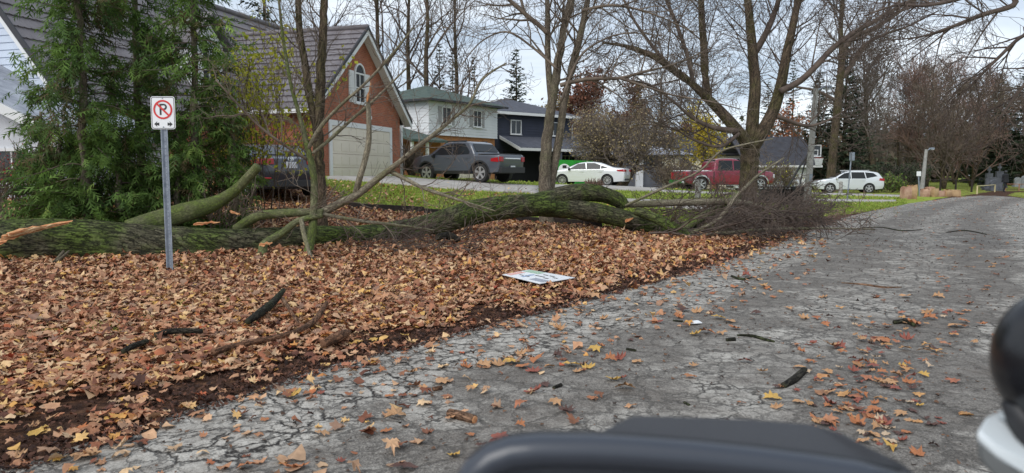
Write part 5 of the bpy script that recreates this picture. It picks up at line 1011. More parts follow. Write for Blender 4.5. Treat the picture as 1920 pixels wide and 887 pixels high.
# ================================================================== VEHICLES
def chaikin(P, n=1, keep=()):
    for _ in range(n):
        o = [P[0]]
        for i in range(len(P) - 1):
            a, b = Vector(P[i]), Vector(P[i + 1])
            o += [tuple(a.lerp(b, .22)), tuple(a.lerp(b, .78))]
        o.append(P[-1]); P = o
    return P
def car(name, label, pos, head, S, paint, group=None, cat='car'):
    """S: top profile front->rear, wheels (x front, x rear, radius, width), belt z, roof z, half width"""
    fx, fy = head; root = empty(name, pos, math.atan2(fy, fx), label, cat, group)
    hw, belt, roof, tk = S['hw'], S['belt'], S['roof'], S.get('tumble', .2); xf, xr, wr, ww = S['wheels']; zb = S['zb']; Lf, Lr = S['top'][0][0], S['top'][-1][0]
    def wy(x, z, y):
        t = max(0, min(1, (z - belt) / (roof - belt))); k = 1 - tk * t
        if x > xf: k *= 1 - .14 * min(1, max(0, (x - xf) / (Lf - xf + .1))) ** 2
        if x < xr: k *= 1 - .09 * min(1, max(0, (xr - x) / (xr - Lr + .1))) ** 2
        k *= 1 - .05 * max(0, (.55 - z) / .4) if z < .55 else 1
        return y * k
    top = chaikin(S['top'], 1); ar = wr + .06; bot = []
    for xw in (xr, xf):
        bot += [(xw - ar, zb)] + [(xw - ar * math.cos(math.pi * i / 12), max(zb, wr + ar * math.sin(math.pi * i / 12) * 1.0 - .0)) for i in range(0, 13) if wr + ar * math.sin(math.pi * i / 12) > zb] + [(xw + ar, zb)]
    nt_, out = len(top), top + bot; n = len(out)
    def inset(i, d):
        if i >= nt_: return Vector((out[i][0], out[i][1]))
        a, b = Vector(out[(i - 1) % n]), Vector(out[(i + 1) % n]); t = (b - a).normalized(); nn = Vector((-t.y, t.x)); p_ = Vector(out[i]); return p_ - nn * d * -1 if False else p_ + Vector((t.y, -t.x)) * -d * 1.0 * (-1)
    # outline runs front->rear over the top, i.e. counter-clockwise seen from -y; inward normal is to the left
    def inset(i, d):
        p_ = Vector(out[i])
        if i >= nt_: return p_
        a, b = Vector(out[max(i - 1, 0)]), Vector(out[min(i + 1, nt_ - 1)]); t = (b - a).normalized(); return p_ + Vector((-t.y, t.x)) * d
    rows = [(-1, .075), (-.975, .03), (-.9, .008), (-.6, 0), (0, 0), (.6, 0), (.9, .008), (.975, .03), (1, .075)]
    mb = MB()
    for (s, d) in rows:
        for i in range(n):
            q = inset(i, d); mb.v.append((q.x, s * hw, q.y))
    for r in range(len(rows) - 1):
        for i in range(n): j = (i + 1) % n; mb.f.append((r * n + i, (r + 1) * n + i, (r + 1) * n + j, r * n + j)); mb.m.append(0)
    mb.f.append(tuple(range(n))); mb.f.append(tuple(range((len(rows) - 1) * n, len(rows) * n))[::-1]); mb.m += [0, 0]
    body = mb.build('body', paint, root, 32)
    bm = bmesh.new(); bm.from_mesh(body.data); bmesh.ops.triangulate(bm, faces=[f for f in bm.faces if len(f.verts) > 4]); 
    for zc in [.4, .6, .8, belt, belt + .12, belt + .24, belt + .36, belt + .5]: bmesh.ops.bisect_plane(bm, geom=bm.verts[:] + bm.edges[:] + bm.faces[:], plane_co=(0, 0, zc), plane_no=(0, 0, 1))
    for xc in [Lr + .35, xr, -.8, 0, .8, xf, Lf - .6, Lf - .3]: bmesh.ops.bisect_plane(bm, geom=bm.verts[:] + bm.edges[:] + bm.faces[:], plane_co=(xc, 0, 0), plane_no=(1, 0, 0))
    for v in bm.verts: v.co.y = wy(v.co.x, v.co.z, v.co.y)
    bmesh.ops.recalc_face_normals(bm, faces=bm.faces); bm.to_mesh(body.data); bm.free(); body.data.polygons.foreach_set('use_smooth', [True] * len(body.data.polygons)); body.data.set_sharp_from_angle(angle=rad(32))
    mb = MB(); mb.bb(Lr + .25, Lf - .3, -hw + .3, hw - .3, zb - .03, .62); mb.build('underbody', M['black'], root)
    def side(nm, poly, m, off=.012, th=.01, par=None, sides=(-1, 1)):
        res = []
        for s in sides:
            b_ = MB(); f0 = [Vector((x, s * (abs(wy(x, z, hw)) + off - th), z)) for x, z in poly]; f1 = [Vector((x, s * (abs(wy(x, z, hw)) + off), z)) for x, z in poly]; k = len(poly)
            b_.v = [tuple(v) for v in f0 + f1]; b_.f = [tuple(range(k)), tuple(range(k, 2 * k))] + [(i, (i + 1) % k, k + (i + 1) % k, k + i) for i in range(k)]; b_.m = [0] * len(b_.f)
            res.append(b_.build(nm, m, par or root))
        return res
    for k, d in enumerate(S['doors']):
        for o in side('door', d, paint, .008, .006):
            s = 1 if o.data.vertices[0].co.y > 0 else -1
            x0 = min(q[0] for q in d); z = belt - .1; hb = MB(); hb.box((x0 + .22, s * (abs(wy(x0 + .2, z, hw)) + .022), z), (.18, .03, .03)); hb.build('handle', S.get('handle', paint), o)
    for wdw in S['win']: side('window', wdw, M['carglass'], .009, .008)
    for (nm, pl, m) in S.get('side', []): side(nm, pl, m, .014, .014)
    def across(nm, a, b, w_, m, off=.012):
        a, b = Vector(a), Vector(b); t = (b - a).normalized(); nrm = Vector((-t.y, t.x)) * -off; V = []
        for q in (a, b):
            for s in np.linspace(-1, 1, 7): V.append((q.x + nrm.x - .0, wy(q.x, q.y, s * hw * w_), q.y + nrm.y))
        V2 = [(x - nrm.x * .9, y, z - nrm.y * .9) for x, y, z in V]; b_ = MB(); b_.v = V + V2
        b_.f = [(i, i + 1, i + 8, i + 7) for i in range(6)] + [(0, 7, 21, 14), (6, 20, 27, 13), (0, 14, 15, 1), (7, 8, 22, 21)]; b_.m = [0] * len(b_.f); b_.build(nm, m, root)
    across('windscreen', *S['screen'], .9, M['carglass'], .016); across('rear_window', *S['rear'], .86, M['carglass'], .016)
    for xw in (xf, xr):
        for s in (-1, 1):
            yc = s * (abs(wy(xw, .3, hw)) - ww / 2 + .0); wh = MB(); R_ = wr
            wh.lathe((xw, yc, wr), (0, s, 0), [(-ww / 2, R_ * .66), (-ww / 2, R_ * .93), (-ww / 2 + .03, R_), (ww / 2 - .03, R_), (ww / 2, R_ * .94), (ww / 2 + .004, R_ * .70), (ww / 2 - .03, R_ * .66)], 28)
            w_o = wh.build('wheel', M['tyre'], root, 40); rm = MB(); rm.lathe((xw, yc, wr), (0, s, 0), [(ww / 2 - .06, R_ * .64), (ww / 2 - .062, .05)], 24)
            rm.build('brake_disc', M['dark_trim'], w_o, 40); sp = MB(); k = S.get('spokes', 5)
            sp.lathe((xw, yc, wr), (0, s, 0), [(ww / 2 - .05, .065), (ww / 2 - .012, .055), (ww / 2 - .01, .0)], 12)
            for i in range(k):
                A = 2 * math.pi * i / k + .3; u = Vector((math.cos(A), 0, math.sin(A))); v = Vector((-math.sin(A), 0, math.cos(A))); c = Vector((xw, yc + s * (ww / 2 - .035), wr)); w1 = S.get('spw', .045)
                sp.poly([c + u * .04 - v * w1 * .6, c + u * .04 + v * w1 * .6, c + u * R_ * .65 + v * w1, c + u * R_ * .65 - v * w1], (0, s * .025, 0))
            kk = 28; c = Vector((xw, yc + s * (ww / 2 - .03), wr))
            for i in range(kk):
                a0, a1 = 2 * math.pi * i / kk, 2 * math.pi * (i + 1) / kk; sp.poly([c + Vector((math.cos(a) * r, 0, math.sin(a) * r)) for r, a in ((R_ * .62, a0), (R_ * .69, a0), (R_ * .69, a1), (R_ * .62, a1))], (0, s * .03, 0))
            sp.build('rim', M[S.get('rim', 'alloy')], w_o)
    for s in (-1, 1):
        mi = MB(); mx_ = S['mirror']; c = Vector((mx_[0], s * (abs(wy(mx_[0], mx_[1], hw)) + .09), mx_[1])); mi.lathe(c + Vector((.06, 0, 0)), (-1, 0, 0), [(0, .02), (.02, .07), (.07, .09), (.12, .085)], 12); mi.tube([c, c - Vector((0, s * .12, .03))], [.025, .03], 6); mi.build('wing_mirror', S.get('mirror_mat', paint), root, 40)
        for nm, boxes, m in S.get('ends', []):
            e_ = MB()
            for (c, d) in boxes: e_.box((c[0], s * c[1], c[2]), d)
            if nm[0] == '+':
                if s > 0: e_.build(nm[1:], m, root, None, .01)
            else: e_.build(nm, m, root, None, .012)
    return root
def paintm(name, c, c2=None): return mat(name, c, .28, c2, 2, coat=.8, metal=.15)
plate = mat('licence_plate', (.6, .62, .66), .5)
# ---- white sedan
SED = dict(hw=.92, belt=.95, roof=1.44, zb=.24, wheels=(1.41, -1.41, .33, .22), spokes=10, spw=.018, mirror=(.95, 1.0), mirror_mat=M['black'],
    top=[(2.30, .24), (2.42, .42), (2.43, .6), (2.33, .74), (2.05, .86), (1.6, .95), (1.22, 1.01), (.85, 1.2), (.4, 1.38), (-.05, 1.44), (-.6, 1.44), (-1.1, 1.35), (-1.55, 1.18), (-1.85, 1.08), (-2.3, 1.06), (-2.44, .98), (-2.46, .6), (-2.38, .26)],
    doors=[[(1.0, .34), (-.08, .34), (-.08, .94), (1.0, .92)], [(-.12, .34), (-.92, .34), (-1.12, .72), (-1.22, .95), (-.12, .94)]],
    win=[[(1.02, .98), (.42, 1.31), (-.02, 1.36), (-.10, .99)], [(-.15, .99), (-.10, 1.365), (-.6, 1.36), (-.98, 1.24), (-.98, 1.0)], [(-1.02, 1.02), (-1.02, 1.22), (-1.5, 1.06)]],
    screen=((1.14, 1.05), (.48, 1.37)), rear=((-1.0, 1.38), (-1.72, 1.12)),
    side=[('head_lamp', [(2.32, .66), (1.9, .80), (1.86, .74), (2.3, .6)], M['lamp_white']), ('tail_lamp', [(-2.38, .98), (-1.95, .96), (-2.05, .86), (-2.42, .84)], M['red_lamp'])],
    ends=[('tail_lamp', [((-2.42, .62, .90), (.10, .38, .12))], M['red_lamp']), ('+licence_plate', [((-2.47, 0, .72), (.02, .32, .16))], plate), ('+bumper_insert', [((-2.43, 0, .36), (.06, 1.1, .12))], M['black'])])
q = R(1103, 340, 44.5); z = float(g(q.x, 44.5)); car('sedan', 'white sedan parked in the driveway beside the green dumpster', (q.x, 44.5, z), (-.93, .37), SED, paintm('paint_white', (.68, .70, .71)))
# ---- dark sedan with its tail towards the camera
S2 = dict(SED, spokes=5, spw=.04, belt=.98, mirror_mat=M['black'], ends=[('tail_lamp', [((-2.43, .66, .93), (.10, .46, .15)), ], M['red_lamp']), ('+licence_plate', [((-2.465, 0, .84), (.02, .34, .17))], plate), ('+bumper_insert', [((-2.42, 0, .36), (.07, 1.2, .18))], M['black']), ('reflector', [((-2.45, .62, .50), (.03, .24, .04))], M['red_lamp'])])
q = R(546, 350, 18.9)
cz = Vector((-.55, .835)); o_ = Vector((q.x, 18.9)) + cz * 2.45
c = car('sedan', 'dark grey sedan seen from behind through the twigs, left of the forked tree', (o_.x, o_.y, float(g(o_.x - .3, o_.y - 1)) + .06), (cz.x, cz.y), S2, paintm('paint_charcoal', srgb(50, 53, 62)))
mb = MB(); k = 24
for i in range(k):
    a0, a1 = 2 * math.pi * i / k, 2 * math.pi * (i + 1) / k; mb.poly([(-2.475, math.cos(a) * r * 1.35, 1.0 + math.sin(a) * r) for r, a in ((.048, a0), (.056, a0), (.056, a1), (.048, a1))], (-.008, 0, 0))
for s in (-1, 1): mb.poly([(-2.476, s * .034 - .008 + .01, .965), (-2.476, s * .034 + .008 + .01, .965), (-2.476, s * .034 + .008 - .01, 1.035), (-2.476, s * .034 - .008 - .01, 1.035)], (-.008, 0, 0))
mb.poly([(-2.476, -.034, .99), (-2.476, .034, .998), (-2.476, .034, 1.010), (-2.476, -.034, 1.002)], (-.008, 0, 0)); mb.build('badge', M['chrome'], c)
# ---- grey pickup with a unibody bed
PK_ = dict(hw=.95, belt=1.12, roof=1.76, zb=.40, wheels=(1.5, -1.5, .40, .27), spokes=5, spw=.06, mirror=(1.0, 1.14), mirror_mat=M['black'], tumble=.2,
    top=[(2.28, .36), (2.42, .55), (2.44, .8), (2.38, .98), (2.15, 1.12), (1.6, 1.18), (1.3, 1.22), (.8, 1.56), (.45, 1.72), (-.1, 1.76), (-.7, 1.74), (-.92, 1.68), (-1.22, 1.26), (-1.28, 1.16), (-2.2, 1.16), (-2.5, 1.17), (-2.53, 1.05), (-2.5, .6), (-2.42, .42)],
    doors=[[(1.05, .5), (.05, .5), (.05, 1.07), (1.05, 1.05)], [(.01, .5), (-.88, .5), (-1.05, .8), (-1.05, 1.09), (.01, 1.07)]],
    win=[[(1.1, 1.17), (.6, 1.56), (.06, 1.65), (.02, 1.17)], [(-.03, 1.17), (.01, 1.655), (-.62, 1.64), (-.95, 1.3), (-.95, 1.19)]],
    screen=((1.22, 1.28), (.55, 1.68)), rear=((-.96, 1.63), (-1.2, 1.3)),
    side=[('wheel_trim', [(-1.5 + .53 * math.cos(a), .40 + .53 * math.sin(a)) for a in np.linspace(.02, 3.12, 14)] + [(-1.5 + .465 * math.cos(a), .40 + .465 * math.sin(a)) for a in np.linspace(3.12, .02, 14)], M['black']),
          ('wheel_trim', [(1.5 + .53 * math.cos(a), .40 + .53 * math.sin(a)) for a in np.linspace(.02, 3.12, 14)] + [(1.5 + .465 * math.cos(a), .40 + .465 * math.sin(a)) for a in np.linspace(3.12, .02, 14)], M['black']),
          ('sill_trim', [(1.0, .36), (-1.0, .36), (-1.0, .5), (1.0, .5)], M['black']), ('tail_lamp', [(-2.42, 1.05), (-2.1, 1.0), (-2.08, .88), (-2.45, .85)], M['red_lamp'])],
    ends=[('tail_lamp', [((-2.5, .76, .97), (.08, .22, .2))], M['red_lamp']), ('+licence_plate', [((-2.55, 0, .62), (.02, .32, .16))], plate), ('+bumper', [((-2.5, 0, .52), (.14, 1.7, .24))], M['black']), ('+bed_cover', [((-1.88, 0, 1.18), (1.1, 1.6, .04))], M['black']), ('roof_rail', [((-.1, .70, 1.76), (1.1, .04, .05))], M['black']), ('+tailgate_strip', [((-2.535, 0, 1.0), (.02, 1.1, .05))], M['chrome'])])
q = (R(926, 335, 30.9), R(824, 325, 32.7)); mid = (q[0] + q[1]) / 2; hd = Vector((q[1].x - q[0].x, q[1].y - q[0].y)).normalized()
car('pickup_truck', 'grey four door pickup with star shaped alloy wheels on the driveway', (mid.x, mid.y, float(g(mid.x, mid.y)) - .05), (hd.x, hd.y), PK_, paintm('paint_grey', srgb(78, 83, 92)), cat='pickup truck')
# ---- maroon pickup
MP = dict(hw=1.0, belt=1.12, roof=1.88, zb=.38, wheels=(1.95, -1.7, .40, .27), spokes=6, spw=.04, mirror=(1.25, 1.22), tumble=.17,
    top=[(2.75, .42), (2.88, .6), (2.9, .95), (2.8, 1.1), (2.2, 1.18), (1.5, 1.2), (1.3, 1.26), (.95, 1.55), (.65, 1.8), (.3, 1.88), (-.3, 1.88), (-.72, 1.84), (-.88, 1.6), (-.95, 1.17), (-1.1, 1.15), (-2.4, 1.15), (-2.72, 1.15), (-2.76, .7), (-2.7, .5)],
    doors=[[(1.35, .5), (.25, .5), (.25, 1.11), (1.35, 1.11)], [(.2, .5), (-.75, .5), (-.82, 1.11), (.2, 1.11)]],
    win=[[(1.2, 1.2), (.82, 1.64), (.62, 1.74), (.28, 1.75), (.28, 1.18)], [(.2, 1.18), (.2, 1.76), (-.62, 1.75), (-.72, 1.18)]],
    screen=((1.28, 1.3), (.7, 1.78)), rear=((-.76, 1.8), (-.88, 1.35)),
    side=[('wheel_trim', [(-1.7 + .54 * math.cos(a), .40 + .54 * math.sin(a)) for a in np.linspace(.05, 3.09, 14)] + [(-1.7 + .465 * math.cos(a), .40 + .465 * math.sin(a)) for a in np.linspace(3.09, .05, 14)], M['chrome']),
          ('wheel_trim', [(1.95 + .54 * math.cos(a), .40 + .54 * math.sin(a)) for a in np.linspace(.05, 3.09, 14)] + [(1.95 + .465 * math.cos(a), .40 + .465 * math.sin(a)) for a in np.linspace(3.09, .05, 14)], M['chrome']),
          ('bed_gap', [(-.93, 1.12), (-.98, 1.12), (-.98, .5), (-.93, .5)], M['black']), ('tail_lamp', [(-2.72, 1.08), (-2.55, 1.08), (-2.55, .72), (-2.74, .72)], M['red_lamp'])],
    ends=[('tail_lamp', [((-2.74, .86, .9), (.06, .16, .38))], M['red_lamp']), ('+bumper', [((-2.8, 0, .55), (.16, 1.9, .2))], M['chrome']), ('+bed_cover', [((-1.85, 0, 1.17), (1.7, 1.6, .05))], M['white']), ('head_lamp', [((2.82, .72, .85), (.1, .35, .22))], M['lamp_white'])])
q = R(1345, 335, 42.5); car('pickup_truck', 'maroon pickup with chrome wheel arches behind the big maple', (q.x + .25, 42.5, float(g(q.x, 42.5)) + .0), (.985, .17), MP, paintm('paint_maroon', srgb(126, 30, 52)), cat='pickup truck')
# ---- silver SUV
SU = dict(hw=.97, belt=1.08, roof=1.72, zb=.3, wheels=(1.38, -1.38, .37, .25), spokes=5, spw=.05, mirror=(.95, 1.14), mirror_mat=None, tumble=.2,
    top=[(2.25, .3), (2.36, .5), (2.38, .8), (2.28, .95), (1.8, 1.06), (1.3, 1.12), (1.1, 1.18), (.6, 1.5), (.2, 1.67), (-.4, 1.73), (-1.3, 1.70), (-1.95, 1.6), (-2.1, 1.5), (-2.38, 1.1), (-2.46, .95), (-2.45, .55), (-2.36, .34)],
    doors=[[(.98, .42), (-.05, .42), (-.05, 1.07), (.98, 1.05)], [(-.1, .42), (-.88, .42), (-1.1, .8), (-1.15, 1.08), (-.1, 1.07)]],
    win=[[(.98, 1.12), (.4, 1.52), (-.02, 1.6), (-.06, 1.12)], [(-.12, 1.12), (-.1, 1.61), (-1.0, 1.6), (-1.12, 1.12)], [(-1.18, 1.14), (-1.07, 1.6), (-1.65, 1.54), (-1.95, 1.3)]],
    screen=((1.04, 1.23), (.32, 1.64)), rear=((-2.0, 1.56), (-2.3, 1.2)),
    side=[('head_lamp', [(2.28, .85), (1.9, .98), (1.88, .88), (2.3, .74)], M['lamp_white']), ('tail_lamp', [(-2.42, 1.12), (-2.1, 1.16), (-2.05, .98), (-2.45, .92)], M['red_lamp'])],
    ends=[('tail_lamp', [((-2.42, .68, 1.03), (.08, .34, .18))], M['red_lamp']), ('+licence_plate', [((-2.475, 0, .82), (.02, .32, .16))], plate), ('+bumper', [((-2.44, 0, .48), (.08, 1.5, .2))], M['black']), ('roof_rail', [((-.5, .68, 1.73), (1.8, .04, .05))], M['alloy'])])
SU['mirror_mat'] = pm = paintm('paint_silver', (.62, .65, .68))
q = R(1588, 342, 56); car('suv', 'silver white SUV parked beside the tall spruce', (q.x, 56, float(g(q.x, 56)) - .02), (-.975, .22), SU, pm, cat='SUV')
q = R(1432, 338, 50); car('sedan', 'silver car half hidden behind the big maple trunk', (q.x, 50, float(g(q.x, 50))), (.97, .1), dict(SED, mirror_mat=pm), pm)
# ================================================================== STREET FURNITURE AND SMALL THINGS
q = R(320, 500, 10.15); SB = G(q.x, 10.15, -.05)
sg = empty('no_parking_sign', SB, 0, 'white no parking sign with a red ring on a galvanised steel post', 'road sign')
topz = R(320, 182, 10.15).z - SB.z; cz_ = R(320, 212, 10.15).z - SB.z
mb = MB()
for s in (-1, 1): mb.poly([(s * .012, -.004, 0), (s * .036, -.030, 0), (s * .040, -.026, 0), (s * .017, .004, 0)], (0, 0, topz - .04))
mb.poly([(-.036, -.030, 0), (-.048, -.030, 0), (-.048, -.025, 0), (-.038, -.025, 0)], (0, 0, topz - .04)); mb.poly([(.036, -.030, 0), (.048, -.030, 0), (.048, -.025, 0), (.038, -.025, 0)], (0, 0, topz - .04)); mb.bb(-.013, .013, -.006, 0, 0, topz - .04)
z = .1
while z < topz - .5: mb.lathe((0, -.0065, z), (0, -1, 0), [(0, .0045), (.0015, .0045)], 8, 1); z += .05
po = mb.build('post', [M['galv'], M['dark_trim']], sg)
def rrect(w_, h_, r, cz, y, n=6):
    P = []
    for cx_, cy_, a0 in ((w_ / 2 - r, h_ / 2 - r, 0), (-w_ / 2 + r, h_ / 2 - r, 90), (-w_ / 2 + r, -h_ / 2 + r, 180), (w_ / 2 - r, -h_ / 2 + r, 270)):
        for i in range(n + 1): a = rad(a0 + 90 * i / n); P.append((cx_ + r * math.cos(a), y, cz + cy_ + r * math.sin(a)))
    return P
sgn_w = mat('sign_white', (.78, .79, .80), .35); sgn_k = mat('sign_black', (.02, .02, .02), .4); sgn_r = mat('sign_red', (.62, .03, .03), .35)
mb = MB(); mb.poly(rrect(.336, .45, .035, cz_, -.036), (0, .003, 0)); pl = mb.build('plate', sgn_w, sg)
def ring(mb, outer, inner, off):
    n = len(outer)
    for i in range(n): j = (i + 1) % n; mb.poly([outer[i], outer[j], inner[j], inner[i]], off)
mb = MB(); ring(mb, rrect(.318, .432, .03, cz_, -.0385), rrect(.304, .418, .025, cz_, -.0385), (0, .0015, 0)); mb.build('border', sgn_k, pl)
mb = MB(); cc = (0, cz_ + .045)
def circ(r, y, n=40): return [(cc[0] + r * math.cos(2 * math.pi * i / n), y, cc[1] + r * math.sin(2 * math.pi * i / n)) for i in range(n)]
# letter P
mb.poly([(-.045, -.039, cc[1] - .075), (-.020, -.039, cc[1] - .075), (-.020, -.039, cc[1] + .08), (-.045, -.039, cc[1] + .08)], (0, .0015, 0))
k = 14; oc = [(.012 + .046 * math.cos(a), -.039, cc[1] + .036 + .044 * math.sin(a)) for a in np.linspace(math.pi / 2, -math.pi / 2, k)]; ic = [(.010 + .024 * math.cos(a), -.039, cc[1] + .036 + .021 * math.sin(a)) for a in np.linspace(math.pi / 2, -math.pi / 2, k)]
for i in range(k - 1): mb.poly([oc[i], oc[i + 1], ic[i + 1], ic[i]], (0, .0015, 0))
mb.poly([(-.020, -.039, cc[1] + .08), (.012, -.039, cc[1] + .08), (.010, -.039, cc[1] + .057), (-.020, -.039, cc[1] + .057)], (0, .0015, 0)); mb.poly([(-.020, -.039, cc[1] + .015), (.010, -.039, cc[1] + .015), (.012, -.039, cc[1] - .008), (-.020, -.039, cc[1] - .008)], (0, .0015, 0))
mb.build('letter', sgn_k, pl)
mb = MB(); ring(mb, circ(.132, -.0410), circ(.108, -.0410), (0, .0015, 0)); d = .70711
a, b = .118, .0125; mb.poly([(-a * d - b * d, -.0412, cc[1] + a * d - b * d), (-a * d + b * d, -.0412, cc[1] + a * d + b * d), (a * d + b * d, -.0412, cc[1] - a * d + b * d), (a * d - b * d, -.0412, cc[1] - a * d - b * d)], (0, .0012, 0)); mb.build('prohibition_ring', sgn_r, pl)
for s in (-1, 1):
    mb = MB(); zz = cz_ - .155; mb.poly([(s * .128, -.039, zz), (s * .085, -.039, zz + .038), (s * .094, -.039, zz + .012), (s * .058, -.039, zz + .022), (s * .058, -.039, zz - .022), (s * .094, -.039, zz - .012), (s * .085, -.039, zz - .038)], (0, .0015, 0)); mb.build('arrow', sgn_k, pl)
for zz in (cz_ + .2, cz_ - .195): mb = MB(); mb.lathe((0, -.037, zz), (0, -1, 0), [(0, .009), (.006, .008), (.007, .004)], 10); mb.build('bolt', M['galv'], pl)
# black garden edging between the leaves and the lawn
def edging(name, pts, h, label):
    P = [hit(*p) for p in pts]; mb = MB(); r_ = random.Random(1)
    for i in range(len(P) - 1):
        n = max(1, int((P[i + 1] - P[i]).length / .5))
        for k in range(n):
            a = P[i].lerp(P[i + 1], k / n); b = P[i].lerp(P[i + 1], (k + 1) / n); ha = h * (1 + .12 * math.sin(k * 2.1 + i)); s = (b - a).cross(Vector((0, 0, 1))).normalized() * .04
            a.z = float(g(a.x, a.y)) - .06; b.z = float(g(b.x, b.y)) - .06; u = Vector((0, 0, ha + .06)); mb.poly([a - s, a + s, a + s * .8 + u, a - s * .8 + u], b - a)
    tag(mb.build(name, M['wood_dark'], None, None), label, 'garden edging')
edging('garden_edging', [(655, 391), (700, 396), (760, 399), (830, 404), (900, 410), (980, 417), (1060, 422), (1128, 430)], .17, 'low black timber edging between the brown leaves and the lawn')
edging('garden_edging', [(500, 398), (560, 398), (600, 397)], .1, 'short dark board lying below the dark sedan')
# street lamps
def lamp(px, py, Y, tx, ty, arm_px, r0_, label):
    q = R(px, py, Y); b = G(q.x, Y, -.05); t = R(tx, ty, Y); root = empty('street_lamp', b, 0, label, 'street lamp'); tt = t - b; tt.y = 0
    mb = MB(); mb.tube([(0, 0, 0), tt * .5, tt], [r0_, r0_ * .8, r0_ * .62], 14, uv=False); mb.build('pole', M['pole'], root, 60); L_ = arm_px * Y / F
    mb = MB(); mb.tube([tt + Vector((0, 0, -.12)), tt + Vector((.15, 0, -.02)), tt + Vector((L_ * .5, 0, .04))], [.04, .04, .035], 8); mb.build('arm', M['galv'], root, 60)
    mb = MB(); mb.box(tt + Vector((L_ * .72, 0, .05)), (L_ * .5, .3, .11)); h_ = mb.build('lamp_head', M['galv'], root, None, .03); mb = MB(); mb.box(tt + Vector((L_ * .75, 0, -.02)), (L_ * .36, .22, .04)); mb.build('lens', M['lamp_white'], h_)
    return root, b
M['pole'] = mat('concrete_pole', srgb(158, 156, 152), .85, srgb(130, 128, 124), 5, .2, 50)
lr, lb = lamp(1512, 384, 29.5, 1530, 166, 28, .155, 'tall grey concrete street lamp beside the basketball hoop')
mb = MB(); mb.box((.08, -.16, 1.3), (.12, .02, .3)); mb.build('notice', M['galv'], lr)
lamp(1727, 368, 48, 1737, 280, 14, .15, 'shorter grey street lamp at the end of the road by the leaf bags')
# sign posts seen edge on or far away
q = R(1588, 382, 37); b = G(q.x, 37, -.05); sp_ = empty('road_sign', b, 0, 'thin sign post seen edge on in front of the SUV', 'road sign'); t = R(1597, 286, 37) - b; t.y = 0
mb = MB(); mb.tube([(0, 0, 0), t], [.035, .03], 6); mb.build('post', M['galv'], sp_); mb = MB(); mb.box(t + Vector((0, -.05, -.2)), (.14, .3, .42)); mb.build('plate', M['galv'], sp_)
q = R(1724, 368, 46.8); b = G(q.x, 46.8, -.05); sp_ = empty('road_sign', b, 0, 'small white road sign left of the shorter street lamp', 'road sign'); t = R(1722, 322, 46.8) - b; t.y = 0
mb = MB(); mb.tube([(0, 0, 0), t], [.04, .04], 6); mb.build('post', M['galv'], sp_); mb = MB(); mb.box(t + Vector((0, -.06, -.13)), (.28, .02, .3)); mb.build('plate', sgn_w, sp_)
# short posts
for px, py, Y, lab in [(1576, 361, 50, 'short grey post in front of the SUV'), (1308, 378, 31, 'short grey wooden post on the lawn before the maroon pickup')]:
    q = R(px, py, Y); b = G(q.x, Y, -.05); mb = MB(); mb.tube([(0, 0, 0), (0, 0, .8), (0, 0, .86)], [.13, .12, .08], 10); o = mb.build('bollard', M['pole'], None, 50); o.location = b; tag(o, lab, 'bollard', None)
# basketball hoop
q = R(1492, 384, 33); b = G(q.x, 33, 0); bh = empty('basketball_hoop', b, 0, 'portable basketball hoop with a white board and net behind the lamp pole', 'basketball hoop')
mb = MB(); mb.bb(-.7, .15, -.45, .45, 0, .5); mb.build('base', M['black'], bh, None, .06)
mb = MB(); mb.tube([(-.5, 0, .45), (.1, 0, 1.6), (.6, 0, 2.35)], [.05, .05, .05], 8); mb.tube([(.1, 0, .45), (.3, 0, 1.6), (.6, 0, 2.35)], [.035] * 3, 8); mb.build('mast', M['black'], bh)
mb = MB(); ring(mb, [(.52, -.05, 2.08), (1.06, -.05, 2.08), (1.06, -.05, 2.62), (.52, -.05, 2.62)], [(.56, -.05, 2.12), (1.02, -.05, 2.12), (1.02, -.05, 2.58), (.56, -.05, 2.58)], (0, .04, 0)); ring(mb, [(.64, -.05, 2.14), (.92, -.05, 2.14), (.92, -.05, 2.40), (.64, -.05, 2.40)], [(.67, -.05, 2.17), (.89, -.05, 2.17), (.89, -.05, 2.37), (.67, -.05, 2.37)], (0, .04, 0)); bo = mb.build('backboard', sgn_w, bh)
mb = MB(); mb.bb(.56, 1.02, -.035, -.02, 2.12, 2.58); mb.build('panel', M['glass'], bo)
mb = MB(); n = 18
for i in range(n): a0, a1 = 2 * math.pi * i / n, 2 * math.pi * (i + 1) / n; mb.tube([(.85 + .19 * math.cos(a0), -.30 + .23 * math.sin(a0), 2.02), (.85 + .19 * math.cos(a1), -.30 + .23 * math.sin(a1), 2.02)], [.012] * 2, 5)
mb.build('rim', M['red_lamp'], bh); mb = MB()
for i in range(n):
    for s in (1, -1):
        a0 = 2 * math.pi * i / n; a1 = a0 + s * .7; mb.tube([(.85 + .19 * math.cos(a0), -.30 + .22 * math.sin(a0), 2.02), (.85 + .11 * math.cos(a1), -.30 + .13 * math.sin(a1), 1.62)], [.010] * 2, 4)
mb.build('net', M['white'], bh)
# dark bin and wire box beside the pole
q = R(1500, 386, 30.3); b = G(q.x, 30.3, 0); mb = MB(); mb.tube([(0, 0, 0), (0, 0, .1), (0, 0, .85), (0, 0, .87)], [.24, .26, .31, .27], 16); o = mb.build('refuse_bin', M['black'], None, 40); o.location = b; tag(o, 'dark round bin left of the tall lamp pole', 'bin')
q = R(1462, 384, 31); b = G(q.x, 31, 0); cg = empty('wire_cage', b, 0, 'low dark crate of wire bars beside the dark bin', 'crate')
for i in range(9):
    for y_ in (-.3, .3): mb = MB(); x = -.8 + i * .2; mb.tube([(x, y_, 0), (x, y_, .72)], [.014] * 2, 5); mb.build('bar', M['black'], cg)
mb = MB(); mb.bb(-.85, .85, -.34, .34, .72, .77); mb.build('top', M['wood_dark'], cg); mb = MB(); mb.bb(-.84, .84, -.02, .28, .02, .66); mb.build('filling', M['black'], cg)
